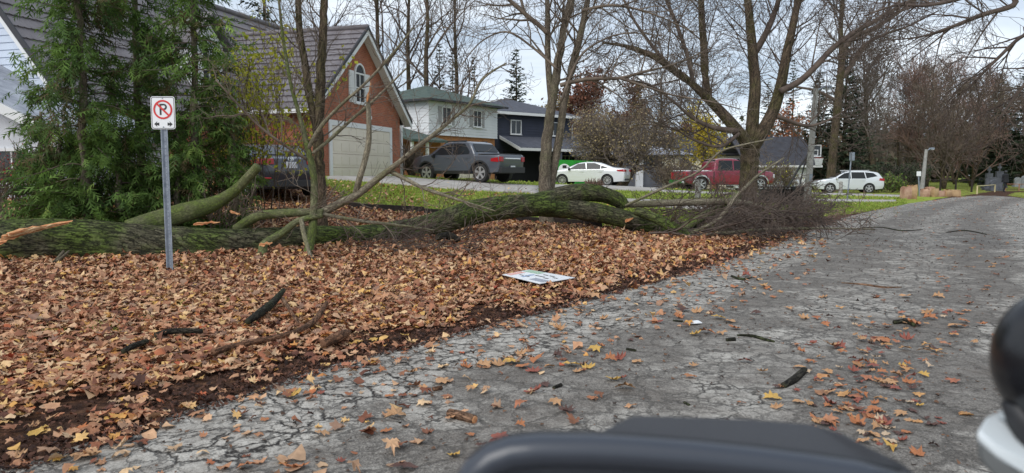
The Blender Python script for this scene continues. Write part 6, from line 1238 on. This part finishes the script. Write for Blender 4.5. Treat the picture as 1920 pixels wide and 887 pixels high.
# green skip with a round badge
q = R(1062, 322, 50); b = G(q.x, 50, 0); dp = empty('dumpster', b, .12, 'bright green dumpster with a white badge behind the white sedan', 'dumpster'); grn = mat('paint_green', srgb(30, 150, 40), .5, srgb(26, 132, 38), 2)
mb = MB(); mb.poly([(-1.2, 0, .1), (1.7, 0, .1), (1.9, 0, 1.85), (-1.25, 0, 1.95)], (0, 1.8, 0)); bo = mb.build('bin_body', grn, dp)
for x in (-.9, .6, 1.5): mb = MB(); mb.bb(x, x + .08, -.06, -.002, .15, 1.82); mb.build('rib', grn, dp)
mb = MB(); mb.poly([(-.15 + .42 * math.cos(a), -.03, 1.25 + .40 * math.sin(a)) for a in np.linspace(0, 6.1, 20)], (0, .02, 0)); mb.poly([(-.62, -.035, .98), (.32, -.035, .98), (.25, -.035, .82), (-.55, -.035, .82)], (0, .02, 0)); bd = mb.build('badge', sgn_w, dp)
mb = MB(); mb.bb(-.4, .1, -.045, -.037, 1.1, 1.22); mb.bb(-.32, .02, -.045, -.037, .95, 1.02); mb.build('lettering', mat('pink', srgb(210, 150, 160), .6), bd); mb = MB(); mb.bb(-.28, .0, -.045, -.037, 1.35, 1.55); mb.build('emblem', sgn_k, bd)
# paper leaf bags
paper = mat('kraft_paper', srgb(184, 154, 116), .85, srgb(150, 118, 86), 2.5, .5, 9); paper2 = mat('pinkish_paper', srgb(188, 154, 132), .85, srgb(150, 110, 92), 3, .5, 9)
def bag(px, py, Y, w_, h_, label, m, seed, rz=0, grp='paper leaf bags at the end of the road', lying=False):
    q = R(px, py, Y); b = G(q.x, Y, 0); r_ = random.Random(seed); root = empty('paper_leaf_bag', b, rz, label, 'leaf bag', grp); mb = MB(); n = 16; k = 9; base = 0
    for i in range(k):
        t = i / (k - 1)
        for j in range(n):
            a = 2 * math.pi * j / n; c, s = math.cos(a), math.sin(a); sq = 1 / max(abs(c), abs(s)) ** .8; rr = w_ / 2 * sq * (1 + .08 * math.sin(t * 3.1)) * (1 + .07 * r_.uniform(-1, 1)); fl = 1 - (.25 if t > .85 else 0) * abs(s)
            mb.v.append((c * rr, s * rr * .75 * fl, h_ * t + (r_.uniform(-.05, .05) if t > .9 else 0)))
    for i in range(k - 1):
        for j in range(n): z = (j + 1) % n; mb.f.append((i * n + j, i * n + z, (i + 1) * n + z, (i + 1) * n + j)); mb.m.append(0)
    mb.f.append(tuple(range(n))); mb.m.append(0); o = mb.build('bag', m, root, 60)
    if lying: o.rotation_euler = (0, math.pi / 2, 0); o.location = (-h_ / 2, 0, w_ / 2)
    C = np.random.default_rng(seed).normal(0, w_ * .2, (60, 3)) * np.array([1, .7, .25]) + np.array([0, 0, h_ * .93]); lf = leafcards('leaves', C, np.full(60, .1), M['leafy'], np.random.default_rng(seed), root)
    if lying: lf.location = (0, 0, -h_ * .75)
    return root
bag(1698, 372, 41.5, .48, .72, 'large paper leaf bag on the left, standing slightly in front', paper2, 1, .2); bag(1710, 372, 41.9, .46, .80, 'tallest paper leaf bag, touching the left front bag', paper, 2, -.3)
bag(1734, 368, 45.6, .45, .52, 'squat pinkish paper bag below the shorter street lamp', paper2, 3, .1); bag(1743, 368, 46.2, .5, .60, 'pinkish paper bag, middle of the row of three', paper2, 4, -.2); bag(1752, 368, 45.8, .42, .52, 'tan paper bag, right end of the row of three', paper, 5, .4)
bag(1763, 367, 46.5, .36, .75, 'pale paper bag lying on its side right of the row of three', paper2, 6, .1, lying=True); bag(1776, 367, 46.5, .40, .45, 'crumpled brown paper bag beside the fallen one', paper, 7, .3); bag(1788, 367, 46.8, .42, .75, 'brown paper bag lying at the right end of all the bags', paper, 8, -.2, lying=True)
# far gate and rail fence
def rail_fence(name, a, b, n, h, r, label, m, cat):
    a, b = Vector(a), Vector(b); mb = MB(); root = empty(name, a, 0, label, cat)
    for i in range(n): p = a.lerp(b, i / (n - 1)) - a; q = MB(); q.tube([p + Vector((0, 0, -.2)), p + Vector((0, 0, h))], [r, r], 6); q.build('post', m, root)
    q = MB(); q.tube([Vector((0, 0, h * .97)), b - a + Vector((0, 0, h * .97))], [r * .6] * 2, 6); q.build('rail', m, root); return root
a, b = R(1735, 350, 60), R(1822, 350, 57); a.z = b.z = 0; rail_fence('rail_fence', a, b, 4, .98, .07, 'dark rail fence across the end of the road', M['wood_dark'], 'fence')
a, b = R(1832, 360, 52), R(1865, 360, 58); a.z = b.z = 0; rail_fence('barrier_gate', a, b, 2, .6, .05, 'pale yellow swing gate standing open at the road end', mat('paint_pale', srgb(200, 186, 140), .6), 'gate')
a, b = R(1885, 355, 62), R(1990, 357, 60); a.z = b.z = 0; rail_fence('rail_fence', a, b, 5, .6, .05, 'low brown fence in front of the gravestones', mat('wood_tan', srgb(150, 112, 84), .9), 'fence')
stone = mat('stone', srgb(150, 152, 154), .85, srgb(120, 122, 124), 3, .3); dstone = mat('dark_stone', srgb(92, 94, 100), .5, srgb(66, 68, 74), 3)
def grave(px, Y, w_, h_, m, kind, label):
    q = R(px, 340, Y); b = G(q.x, Y, -.03); root = empty('gravestone', b, random.uniform(-.2, .2), label, 'gravestone', 'gravestones beyond the gate'); mb = MB(); mb.bb(-w_ * .65, w_ * .65, -.25, .25, 0, .22); mb.build('plinth', m, root); mb = MB()
    if kind == 0: mb.poly([(-w_ / 2, -.1, .221)] + [(w_ / 2, -.1, .221)] + [(w_ / 2 * math.cos(x_), -.1, h_ * .72 + h_ * .28 * math.sin(x_)) for x_ in np.linspace(0, math.pi, 9)], (0, .2, 0))
    else: mb.bb(-w_ * .3, w_ * .3, -.15, .15, .221, h_ * .7); mb.bb(-.06, .06, -.06, .06, h_ * .701, h_); mb.bb(-.2, .2, -.05, .05, h_ * .82, h_ * .9)
    mb.build('headstone', m, root)
grave(1854, 72, 1.0, 2.2, dstone, 1, 'dark pillar gravestone with a cross, leftmost'); grave(1861, 66, 1.2, 1.2, dstone, 0, 'broad dark gravestone behind the open gate'); grave(1873, 76, 1.2, 2.5, dstone, 1, 'tall dark pillar gravestone left of the walking person'); grave(1867, 62, 1.1, 1.0, dstone, 0, 'low dark gravestone nearest the gate')
grave(1908, 80, .7, 1.1, stone, 0, 'pale upright gravestone right of the person'); grave(1921, 72, .7, 1.3, stone, 0, 'large pale gravestone at the right edge'); grave(1893, 92, .8, 1.1, stone, 0, 'small grey gravestone far behind the person'); grave(1842, 94, .8, 1.0, dstone, 0, 'small dark gravestone left of the dark pillar'); grave(1916, 95, .8, 1.1, stone, 0, 'small far gravestone between the two pale ones')
# far person in dark clothes
def person(px, Y, h, label):
    q = R(px, 350, Y); b = G(q.x, Y, 0); root = empty('person', b, .3, label, 'person'); me = bpy.data.meshes.new('body'); bm = bmesh.new(); s = h / 1.75; V = {}
    J = dict(pel=(0, 0, .95, .15), ch=(0, 0, 1.32, .18), nk=(0, 0, 1.50, .06), hd=(0, -.02, 1.62, .10), tp=(0, -.02, 1.72, .07), lh=(-.10, 0, .88, .10), lk=(-.11, -.10, .50, .065), la=(-.11, .02, .08, .045), lt=(-.11, -.16, .04, .04), rh=(.10, 0, .88, .10), rk=(.11, .02, .48, .065), ra=(.11, .18, .10, .045), rt=(.11, .04, .04, .04), ls=(-.20, 0, 1.42, .07), le=(-.27, .06, 1.14, .05), lw=(-.25, -.04, .90, .04), rs=(.20, 0, 1.42, .07), re=(.27, .02, 1.14, .05), rw=(.25, -.12, .92, .04))
    for k_, v in J.items(): V[k_] = bm.verts.new((v[0] * s, v[1] * s, v[2] * s))
    for e1, e2 in [x_.split() for x_ in ('pel ch', 'ch nk', 'nk hd', 'hd tp', 'pel lh', 'lh lk', 'lk la', 'la lt', 'pel rh', 'rh rk', 'rk ra', 'ra rt', 'ch ls', 'ls le', 'le lw', 'ch rs', 'rs re', 're rw')]: bm.edges.new((V[e1], V[e2]))
    bm.to_mesh(me); bm.free(); o = bpy.data.objects.new('body', me); col.objects.link(o); o.parent = root; o.modifiers.new('skin', 'SKIN')
    for i, v in enumerate(J.values()): me.skin_vertices[0].data[i].radius = (v[3] * s, v[3] * s)
    me.skin_vertices[0].data[0].use_root = True; me.materials.append(mat('dark_cloth', srgb(30, 32, 38), .9)); sb_ = o.modifiers.new('sub', 'SUBSURF'); sb_.levels = sb_.render_levels = 2
    mb = MB(); mb.lathe((0, -.02 * s, 1.56 * s), (0, 0, 1), [(0, .10 * s), (.08 * s, .125 * s), (.15 * s, .11 * s), (.2 * s, .04 * s)], 12); mb.build('hat', M['black'], root, 60)
    mb = MB(); mb.lathe((0, 0, .80 * s), (0, 0, 1), [(0, .27 * s), (.15 * s, .235 * s), (.4 * s, .22 * s), (.62 * s, .23 * s), (.7 * s, .10 * s)], 14); mb.build('coat', mat('black_coat', srgb(24, 25, 30), .85), root, 60); return root
person(1884, 57, 1.72, 'person in a long dark coat walking away near the far gate')
# white lawn sign lying on the leaves
P4 = [hit(942, 527), hit(992, 517), hit(1078, 533), hit(1012, 545)]; P4 = [p + Vector((0, 0, .085)) for p in P4]; c0 = sum(P4, Vector()) / 4
bs = empty('yard_sign', c0, 0, 'printed white plastic yard sign lying flat on the leaves', 'yard sign'); mb = MB(); mb.poly([p - c0 for p in P4], (0, 0, .006)); sh = mb.build('sheet', sgn_w, bs)
def patch_(u0, u1, v0, v1, m, nm):
    f = lambda u, v: (P4[0].lerp(P4[3], v)).lerp(P4[1].lerp(P4[2], v), u) - c0 + Vector((0, 0, .0075)); q = MB(); q.poly([f(u0, v0), f(u1, v0), f(u1, v1), f(u0, v1)], (0, 0, .0015)); q.build(nm, m, sh)
patch_(.1, .62, .03, .16, mat('print_salmon', srgb(222, 170, 158), .5), 'printed_band'); patch_(.70, .96, .04, .40, mat('print_green', srgb(160, 186, 160), .5), 'printed_band'); patch_(.12, .34, .62, .95, mat('print_grey', srgb(150, 154, 164), .5), 'printed_band')
pk = mat('print_dark', srgb(70, 66, 66), .5)
for i, (u, v) in enumerate([(.30, .22), (.30, .36), (.52, .45), (.52, .56), (.72, .5), (.72, .64), (.45, .70), (.62, .78)]): patch_(u, u + .05, v, v + .10, pk, 'printed_mark')
pb = mat('print_blue', srgb(120, 150, 190), .5)
for i in range(9): patch_(.2 + .045 * i, .22 + .045 * i, .34 + .01 * (i % 3), .42, pb, 'printed_text')
# white litter on the road
q = hit(1301, 609); mb = MB(); mb.poly([(-.075, -.03, .012), (.02, -.045, .02), (.08, -.01, .015), (.05, .04, .028), (-.05, .035, .018)], (0, 0, .012)); o = mb.build('litter', sgn_w, None, None, .003); o.location = q; tag(o, 'crumpled white scrap of litter on the road', 'litter')
# sticks, logs and bark pieces
def stick(name, pts, m, label, cat, grp=None, sides=12, cut=None, stub=None, k=.6):
    pp = []; 
    for (px, py, wd, *z) in pts: q = hit(px, py); s_ = wd / 2 * q.y / F; pp.append((q.x, q.y, q.z + s_ * .8 + (z[0] if z else 0) + .075 * float(smooth(dist(q.x, q.y), .1, .6)), s_))
    b = Vector(pp[0][:3]); root = empty(name, b, 0, label, cat, grp); mb = MB(); cr_ = crom([(p[0] - b.x, p[1] - b.y, p[2] - b.z, p[3]) for p in pp], 7); mb.tube([Vector(c[:3]) for c in cr_], [c[3] for c in cr_], sides, uv=True, disp=barkdisp(k, 3, len(label))); mb.build('wood', m, root, 180)
    if cut is not None:
        i = -1 if cut else 0; j = -2 if cut else 1; c = Vector(cr_[i][:3]); ax = (c - Vector(cr_[j][:3])).normalized(); q = MB(); q.lathe(c - ax * .002, ax, [(0, cr_[i][3] * .86), (.006, cr_[i][3] * .8), (.008, cr_[i][3] * .3)], 14); q.build('cut_end', M['wood_raw'], root, 60)
    return root
M['stick'] = bark_mat('stick_bark', srgb(126, 92, 70), srgb(52, 38, 30), srgb(140, 112, 90), .4, 2.5, .7); M['stickd'] = bark_mat('stick_dark', srgb(58, 54, 46), srgb(24, 22, 20), srgb(70, 76, 50), .5, 2.5, .9)
stick('log', [(842, 781, 17), (864, 787, 19), (890, 794, 18)], M['stick'], 'short brown log with a pale sawn end on the road', 'log', cut=True)
stick('stick', [(400, 683, 13), (450, 668, 12), (510, 655, 11), (560, 640, 11), (592, 622, 12, .02), (612, 596, 9, .06)], M['stick'], 'long bent tan branch on the leaves at the verge edge', 'stick')
stick('stick', [(465, 622, 12), (490, 606, 17), (512, 590, 15, .02), (532, 570, 9, .06)], M['stickd'], 'dark rotten branch, shorter one left of the tan branch tip', 'stick')
stick('stick', [(530, 580, 7, .03), (545, 605, 7, .03), (562, 626, 6)], M['stick'], 'thin grey twig crossing between the dark and tan branches', 'stick')
stick('stick', [(292, 648, 10), (320, 642, 12), (350, 640, 11), (380, 640, 9)], M['stickd'], 'dark curved bark covered stick, upper of the two on the left', 'stick')
stick('stick', [(232, 680, 10), (252, 670, 12), (276, 661, 11)], M['stickd'], 'short dark stick, lower of the two on the left', 'stick')
stick('stick', [(606, 664, 16), (640, 652, 20), (655, 642, 10)], M['stick'], 'chunk of brown bark among leaves right of the tan branch', 'bark chunk')
stick('stick', [(1468, 728, 12), (1490, 716, 15), (1508, 698, 12)], M['stickd'], 'thick dark mossy stick on the road near the orange leaves', 'stick')
stick('stick', [(1578, 532, 3), (1620, 536, 5), (1655, 541, 5), (1690, 540, 3)], M['stick'], 'thin long branch lying on the road at mid distance', 'stick')
stick('stick', [(1372, 520, 5), (1390, 526, 6), (1410, 522, 3)], M['stickd'], 'small dark twig on the road beyond the litter', 'stick')
stick('stick', [(1382, 630, 4), (1410, 632, 6), (1432, 638, 6), (1452, 642, 4)], M['stickd'], 'black strip of bark right of the white litter', 'bark chunk')
stick('stick', [(1362, 640, 7), (1378, 639, 8)], M['stickd'], 'short stub of dark bark below the white litter', 'bark chunk')
stick('stick', [(1262, 603, 4), (1280, 605, 5)], M['stickd'], 'tiny black stick just left of the white litter', 'bark chunk')
stick('stick', [(812, 734, 10), (828, 731, 10)], M['stick'], 'small brown bark stub above the log', 'bark chunk')
stick('stick', [(1038, 730, 7), (1052, 725, 8)], M['stickd'], 'small black bark scrap below the heap of leaves', 'bark chunk')
stick('stick', [(1175, 657, 6), (1192, 660, 6)], M['stickd'], 'short black stub right of the heap of leaves', 'bark chunk')
stick('stick', [(1676, 607, 8), (1700, 606, 9), (1714, 612, 7)], M['stickd'], 'dark bark lump left of the orange leaf patch far right', 'bark chunk')
stick('stick', [(1283, 757, 6), (1292, 762, 6)], M['stickd'], 'tiny dark bark scrap above the mirror housing', 'bark chunk')
stick('stick', [(1600, 430, 2), (1650, 427, 2), (1690, 433, 2), (1730, 431, 1)], M['stickd'], 'thin crooked dark twig on the far road beyond the brush', 'stick')
stick('stick', [(1775, 436, 1.5), (1810, 433, 2), (1850, 440, 1.5)], M['stickd'], 'thin dark twig on the far road, furthest to the right', 'stick')
stick('stick', [(820, 462, 12, .05), (840, 460, 16, .04), (860, 462, 12)], M['stickd'], 'dark clod of roots at the right of the thin brush', 'bark chunk')
# single leaves lying on the road: pixel, width, colour
LC = {'y': ('yellow', srgb(206, 166, 86)), 't': ('tan', srgb(192, 148, 106)), 'o': ('orange', srgb(182, 118, 76)), 'r': ('rust red', srgb(150, 84, 68)), 'b': ('dark brown', srgb(92, 64, 56)), 'w': ('pale', srgb(204, 178, 148))}
LM = {k_: mat('leaf_' + v[0].replace(' ', '_'), v[1], .65, tuple(q * .72 for q in v[1][:3]) + (1,), 28, .4, 60) for k_, v in LC.items()}
LV = []
for i in range(5):
    P, T = leaf_template(0, random.Random(50 + i)); rr_ = random.Random(i); cx_, cy_ = rr_.uniform(-.6, 1.1), rr_.uniform(-.6, 1.0); me_v = [(x_, y_, cx_ * x_ * x_ + cy_ * y_ * y_ + rr_.gauss(0, .03)) for x_, y_, _ in P]; zm = min(v[2] for v in me_v)
    k = len(me_v); stem = [(0, -.12, 0), (.012, -.12, 0), (.03, -.62, .05)]; LV.append(([(a, b, c - zm) for a, b, c in me_v] + stem, [tuple(t) for t in T] + [(k, k + 1, k + 2)]))
LMESH = {}
def road_leaf(px, py, wd, c, i):
    q = hit(px, py); sc = wd * q.y / F / .95; key = (i % 5, c)
    if key not in LMESH: me = bpy.data.meshes.new('fallen_leaf'); me.from_pydata(LV[i % 5][0], [], LV[i % 5][1]); me.materials.append(LM[c]); LMESH[key] = me
    o = bpy.data.objects.new('fallen_leaf', LMESH[key]); col.objects.link(o); r_ = random.Random(i * 7 + 1); o.location = (q.x, q.y, max(q.z, 0) + .010 + .0006 * (i % 9)); o.rotation_euler = (r_.gauss(0, .06), r_.gauss(0, .06), r_.random() * 6.283); o.scale = (sc * r_.uniform(.75, 1.1), sc * r_.uniform(.6, 1.05), sc * r_.uniform(.8, 1.6))
    tag(o, LC[c][0] + ' maple leaf lying flat on the cracked road', 'fallen leaf', LC[c][0] + ' leaves lying singly on the road')
RL = [(548, 746, 44, 'y'), (745, 785, 60, 't'), (720, 812, 34, 'o'), (730, 747, 26, 'o'), (600, 820, 46, 't'), (640, 806, 20, 't'), (720, 700, 24, 'o'), (770, 702, 34, 't'), (828, 722, 40, 't'), (883, 733, 26, 't'), (875, 692, 26, 'o'), (905, 690, 40, 't'), (935, 688, 44, 't'), (958, 682, 44, 'y'), (985, 692, 40, 'o'), (1002, 700, 36, 'r'), (1000, 680, 50, 'o'), (975, 668, 32, 't'), (1030, 690, 32, 't'), (1070, 690, 36, 'y'), (1080, 700, 30, 't'), (1045, 672, 30, 'b'), (1100, 693, 36, 'y'), (1088, 655, 32, 't'), (1115, 658, 40, 'y'), (1130, 652, 22, 'o'), (1145, 680, 34, 'o'), (1160, 676, 38, 'r'), (1195, 683, 34, 't'), (1040, 758, 44, 't'), (1065, 775, 38, 'b'), (975, 803, 28, 'o'), (925, 832, 44, 'r'), (940, 826, 50, 'r'), (905, 842, 40, 'b'), (1000, 738, 40, 'r'), (1018, 726, 28, 'b'), (852, 856, 34, 'y'), (885, 818, 28, 'o'), (990, 740, 24, 'r'), (1150, 715, 32, 'y'), (1170, 730, 44, 't'), (1165, 712, 22, 'r'), (1220, 606, 26, 'o'), (1240, 608, 24, 'r'), (1275, 598, 24, 'o'), (1285, 585, 36, 'b'), (1305, 588, 36, 't'), (1370, 605, 40, 't'), (1345, 600, 30, 'y'), (1380, 618, 30, 'o'), (1325, 625, 44, 'o'), (1300, 630, 40, 'y'), (1350, 628, 34, 't'), (1270, 580, 30, 't'), (1240, 590, 20, 'o'), (1450, 752, 44, 'y'), (1452, 768, 34, 't'), (1490, 736, 26, 'r'), (1390, 760, 20, 'o'), (1300, 690, 28, 't'), (1395, 680, 30, 'r'), (1430, 700, 26, 't'), (1500, 690, 28, 't'), (1520, 680, 24, 'o'), (1560, 650, 40, 't'), (1575, 655, 30, 'r'), (1505, 662, 24, 'o'), (1555, 700, 30, 't'), (1580, 730, 40, 'o'), (1600, 700, 36, 'r'), (1620, 745, 38, 'o'), (1560, 760, 44, 'r'), (1590, 770, 40, 't'), (1640, 775, 44, 'o'), (1610, 800, 50, 'o'), (1560, 800, 44, 'o'), (1660, 800, 48, 'r'), (1640, 820, 40, 't'), (1690, 780, 36, 't'), (1720, 765, 28, 'y'), (1730, 706, 26, 'y'), (1700, 720, 36, 'o'), (1665, 720, 34, 't'), (1640, 690, 30, 'r'), (1690, 690, 30, 'y'), (1730, 660, 30, 't'), (1700, 640, 40, 'r'), (1660, 640, 38, 'o'), (1620, 640, 30, 't'), (1720, 610, 36, 'o'), (1745, 600, 30, 'o'), (1735, 590, 34, 't'), (1790, 612, 36, 't'), (1830, 645, 24, 't'), (1840, 610, 24, 'o'), (1675, 845, 44, 'y'), (1725, 858, 46, 'o'), (1760, 640, 20, 't'), (1600, 600, 28, 't'), (1510, 600, 34, 't'), (1545, 612, 24, 'o'), (1540, 560, 26, 't'), (1480, 580, 24, 't'), (1420, 590, 26, 'b'), (1450, 560, 20, 'o'), (1400, 520, 26, 'r'), (1440, 540, 34, 't'), (1380, 540, 24, 'o'), (1700, 560, 26, 't'), (1640, 560, 22, 'o'), (1760, 560, 24, 't'), (1800, 590, 20, 'o'), (150, 862, 60, 't'), (110, 866, 46, 'y'), (180, 858, 44, 't'), (460, 880, 50, 'o'), (560, 878, 60, 'o'), (310, 780, 34, 'o'), (352, 765, 30, 't'), (240, 790, 50, 't'), (180, 800, 30, 't'), (640, 870, 30, 'r'), (760, 880, 60, 'b'), (700, 640, 26, 'y'), (760, 632, 30, 'y'), (660, 700, 24, 't'), (600, 740, 22, 'r'), (500, 790, 26, 'o'), (80, 818, 50, 'y'), (60, 806, 40, 't'), (95, 790, 36, 't'), (30, 862, 40, 't'), (700, 680, 30, 't'), (820, 655, 28, 't'), (1050, 620, 36, 't'), (1010, 615, 24, 'o'), (1130, 600, 26, 't'), (1180, 640, 26, 'b'), (1110, 560, 40, 't'), (1090, 585, 30, 't')]
for i, (a, b_, c, d) in enumerate(RL): road_leaf(a, b_, c, d, i)
rr_ = random.Random(77)
for i in range(150):
    px = 1480 + rr_.random() * 270; t = rr_.random(); py = 590 + 250 * t; px = 1660 - 40 * t + rr_.gauss(0, 70); road_leaf(px, py, rr_.uniform(18, 32) * (.6 + .6 * t), rr_.choice('ttoorrrbbtw'), 500 + i)
# ---------------------------------------------------------------- the vehicle the photo was taken from
sm = empty('side_mirror', R(1290, 860, .62), 0, 'dark grey door mirror housing in the near foreground, out of focus', 'side mirror'); b = Vector(sm.location)
shell = mat('mirror_shell', srgb(58, 58, 61), .6, srgb(50, 50, 53), 3, .25, 220); rimm = mat('mirror_rim', srgb(50, 54, 63), .34, coat=.3)
def P2(px, py, Y): return R(px, py, Y) - b
top = [P2(1085, 835, .60), P2(1130, 800, .66), P2(1180, 775, .70), P2(1280, 779, .70), P2(1400, 786, .695), P2(1530, 799, .68), P2(1590, 830, .65), P2(1640, 853, .62), P2(1700, 885, .59)]
zt = top[2].z; top2 = [Vector((p.x, p.y, zt + (p.z - zt) * .25)) for p in top]; near = [Vector((top2[-1].x + .01, .54 - b.y, zt - .02)), Vector((top2[0].x - .01, .57 - b.y, zt - .01))]
mb = MB(); mb.poly(top2 + near, (0, 0, -.16)); mb.build('housing', shell, sm, 40, .008)
prof = [(872, 905), (895, 872), (925, 850), (960, 838), (1010, 833), (1100, 833), (1200, 838), (1300, 846), (1400, 856), (1500, 868), (1600, 882), (1680, 896)]
pts = [P2(x, y + 12, .555) for x, y in prof]; mb = MB(); mb.tube([pts[0] + Vector((-.004, 0, -.06))] + pts + [pts[-1] + Vector((.01, 0, -.06))], [.013] * (len(pts) + 2), 14); mb.build('rim', rimm, sm, 180)
mb = MB(); mb.poly([p + Vector((0, .006, -.004)) for p in pts] + [pts[-1] + Vector((0, .006, -.16)), pts[0] + Vector((.005, .006, -.16))], (0, .03, 0)); mb.build('shell_back', rimm, sm)
mb = MB(); pts = [P2(x, y - 7, .570) for x, y in prof]; mb.tube(pts, [.0085] * len(pts), 8); mb.build('seal', M['black'], sm, 180)
mb = MB(); mb.tube([P2(1500, 900, .62), P2(1600, 1000, .60), P2(1800, 1200, .6)], [.03, .03, .04], 10); mb.build('arm', shell, sm, 180)
sl_ = empty('spot_lamp', R(1975, 700, .6), 0, 'round black lamp on a white bracket at the right edge, out of focus', 'lamp'); b = Vector(sl_.location)
mb = MB(); c = P2(1978, 672, .6); Rn_ = .047; mb.lathe(c + Vector((0, -.0, -.062)), (0, 0, 1), [(Rn_ * 1.28 * (1 - math.cos(a)), max(.001, Rn_ * math.sin(a))) for a in np.linspace(0.02, math.pi - .02, 18)], 28); mb.build('shell', mat('gloss_black', (.012, .012, .014), .25), sl_, 180)
mb = MB(); mb.tube([P2(1900, 752, .6), P2(1930, 800, .6), P2(1965, 850, .6)], [.010, .016, .018], 10); mb.build('neck', M['black'], sl_, 180)
mb = MB(); mb.poly([P2(1832, 806, .585), P2(1848, 782, .61), P2(1884, 762, .62), P2(1930, 775, .62), P2(2000, 840, .62), P2(2000, 935, .585), P2(1925, 872, .58), P2(1870, 840, .58)], (0, .0, -.010)); mb.build('bracket', mat('white_metal', (.62, .66, .68), .35), sl_, 40, .003)
mb = MB(); mb.poly([P2(1872, 784, .604), P2(1890, 768, .612), P2(1916, 776, .612), P2(1908, 800, .604)], (0, 0, .004)); mb.build('clamp_plate', mat('pale_metal', (.5, .55, .58), .3), sl_, 40, .001); mb = MB(); mb.lathe(P2(1896, 790, .604) + Vector((0, 0, .004)), (0, 0, 1), [(0, .0035), (.002, .0035)], 12); mb.build('bolt', M['black'], sl_)
mb = MB(); mb.poly([P2(1834, 812, .586), P2(1850, 800, .61), P2(1990, 900, .61), P2(1995, 945, .585), P2(1925, 885, .58), P2(1868, 852, .58)], (0, 0, -.022)); mb.build('bracket_base', mat('grey_metal', srgb(96, 98, 98), .6), sl_, 40, .004)
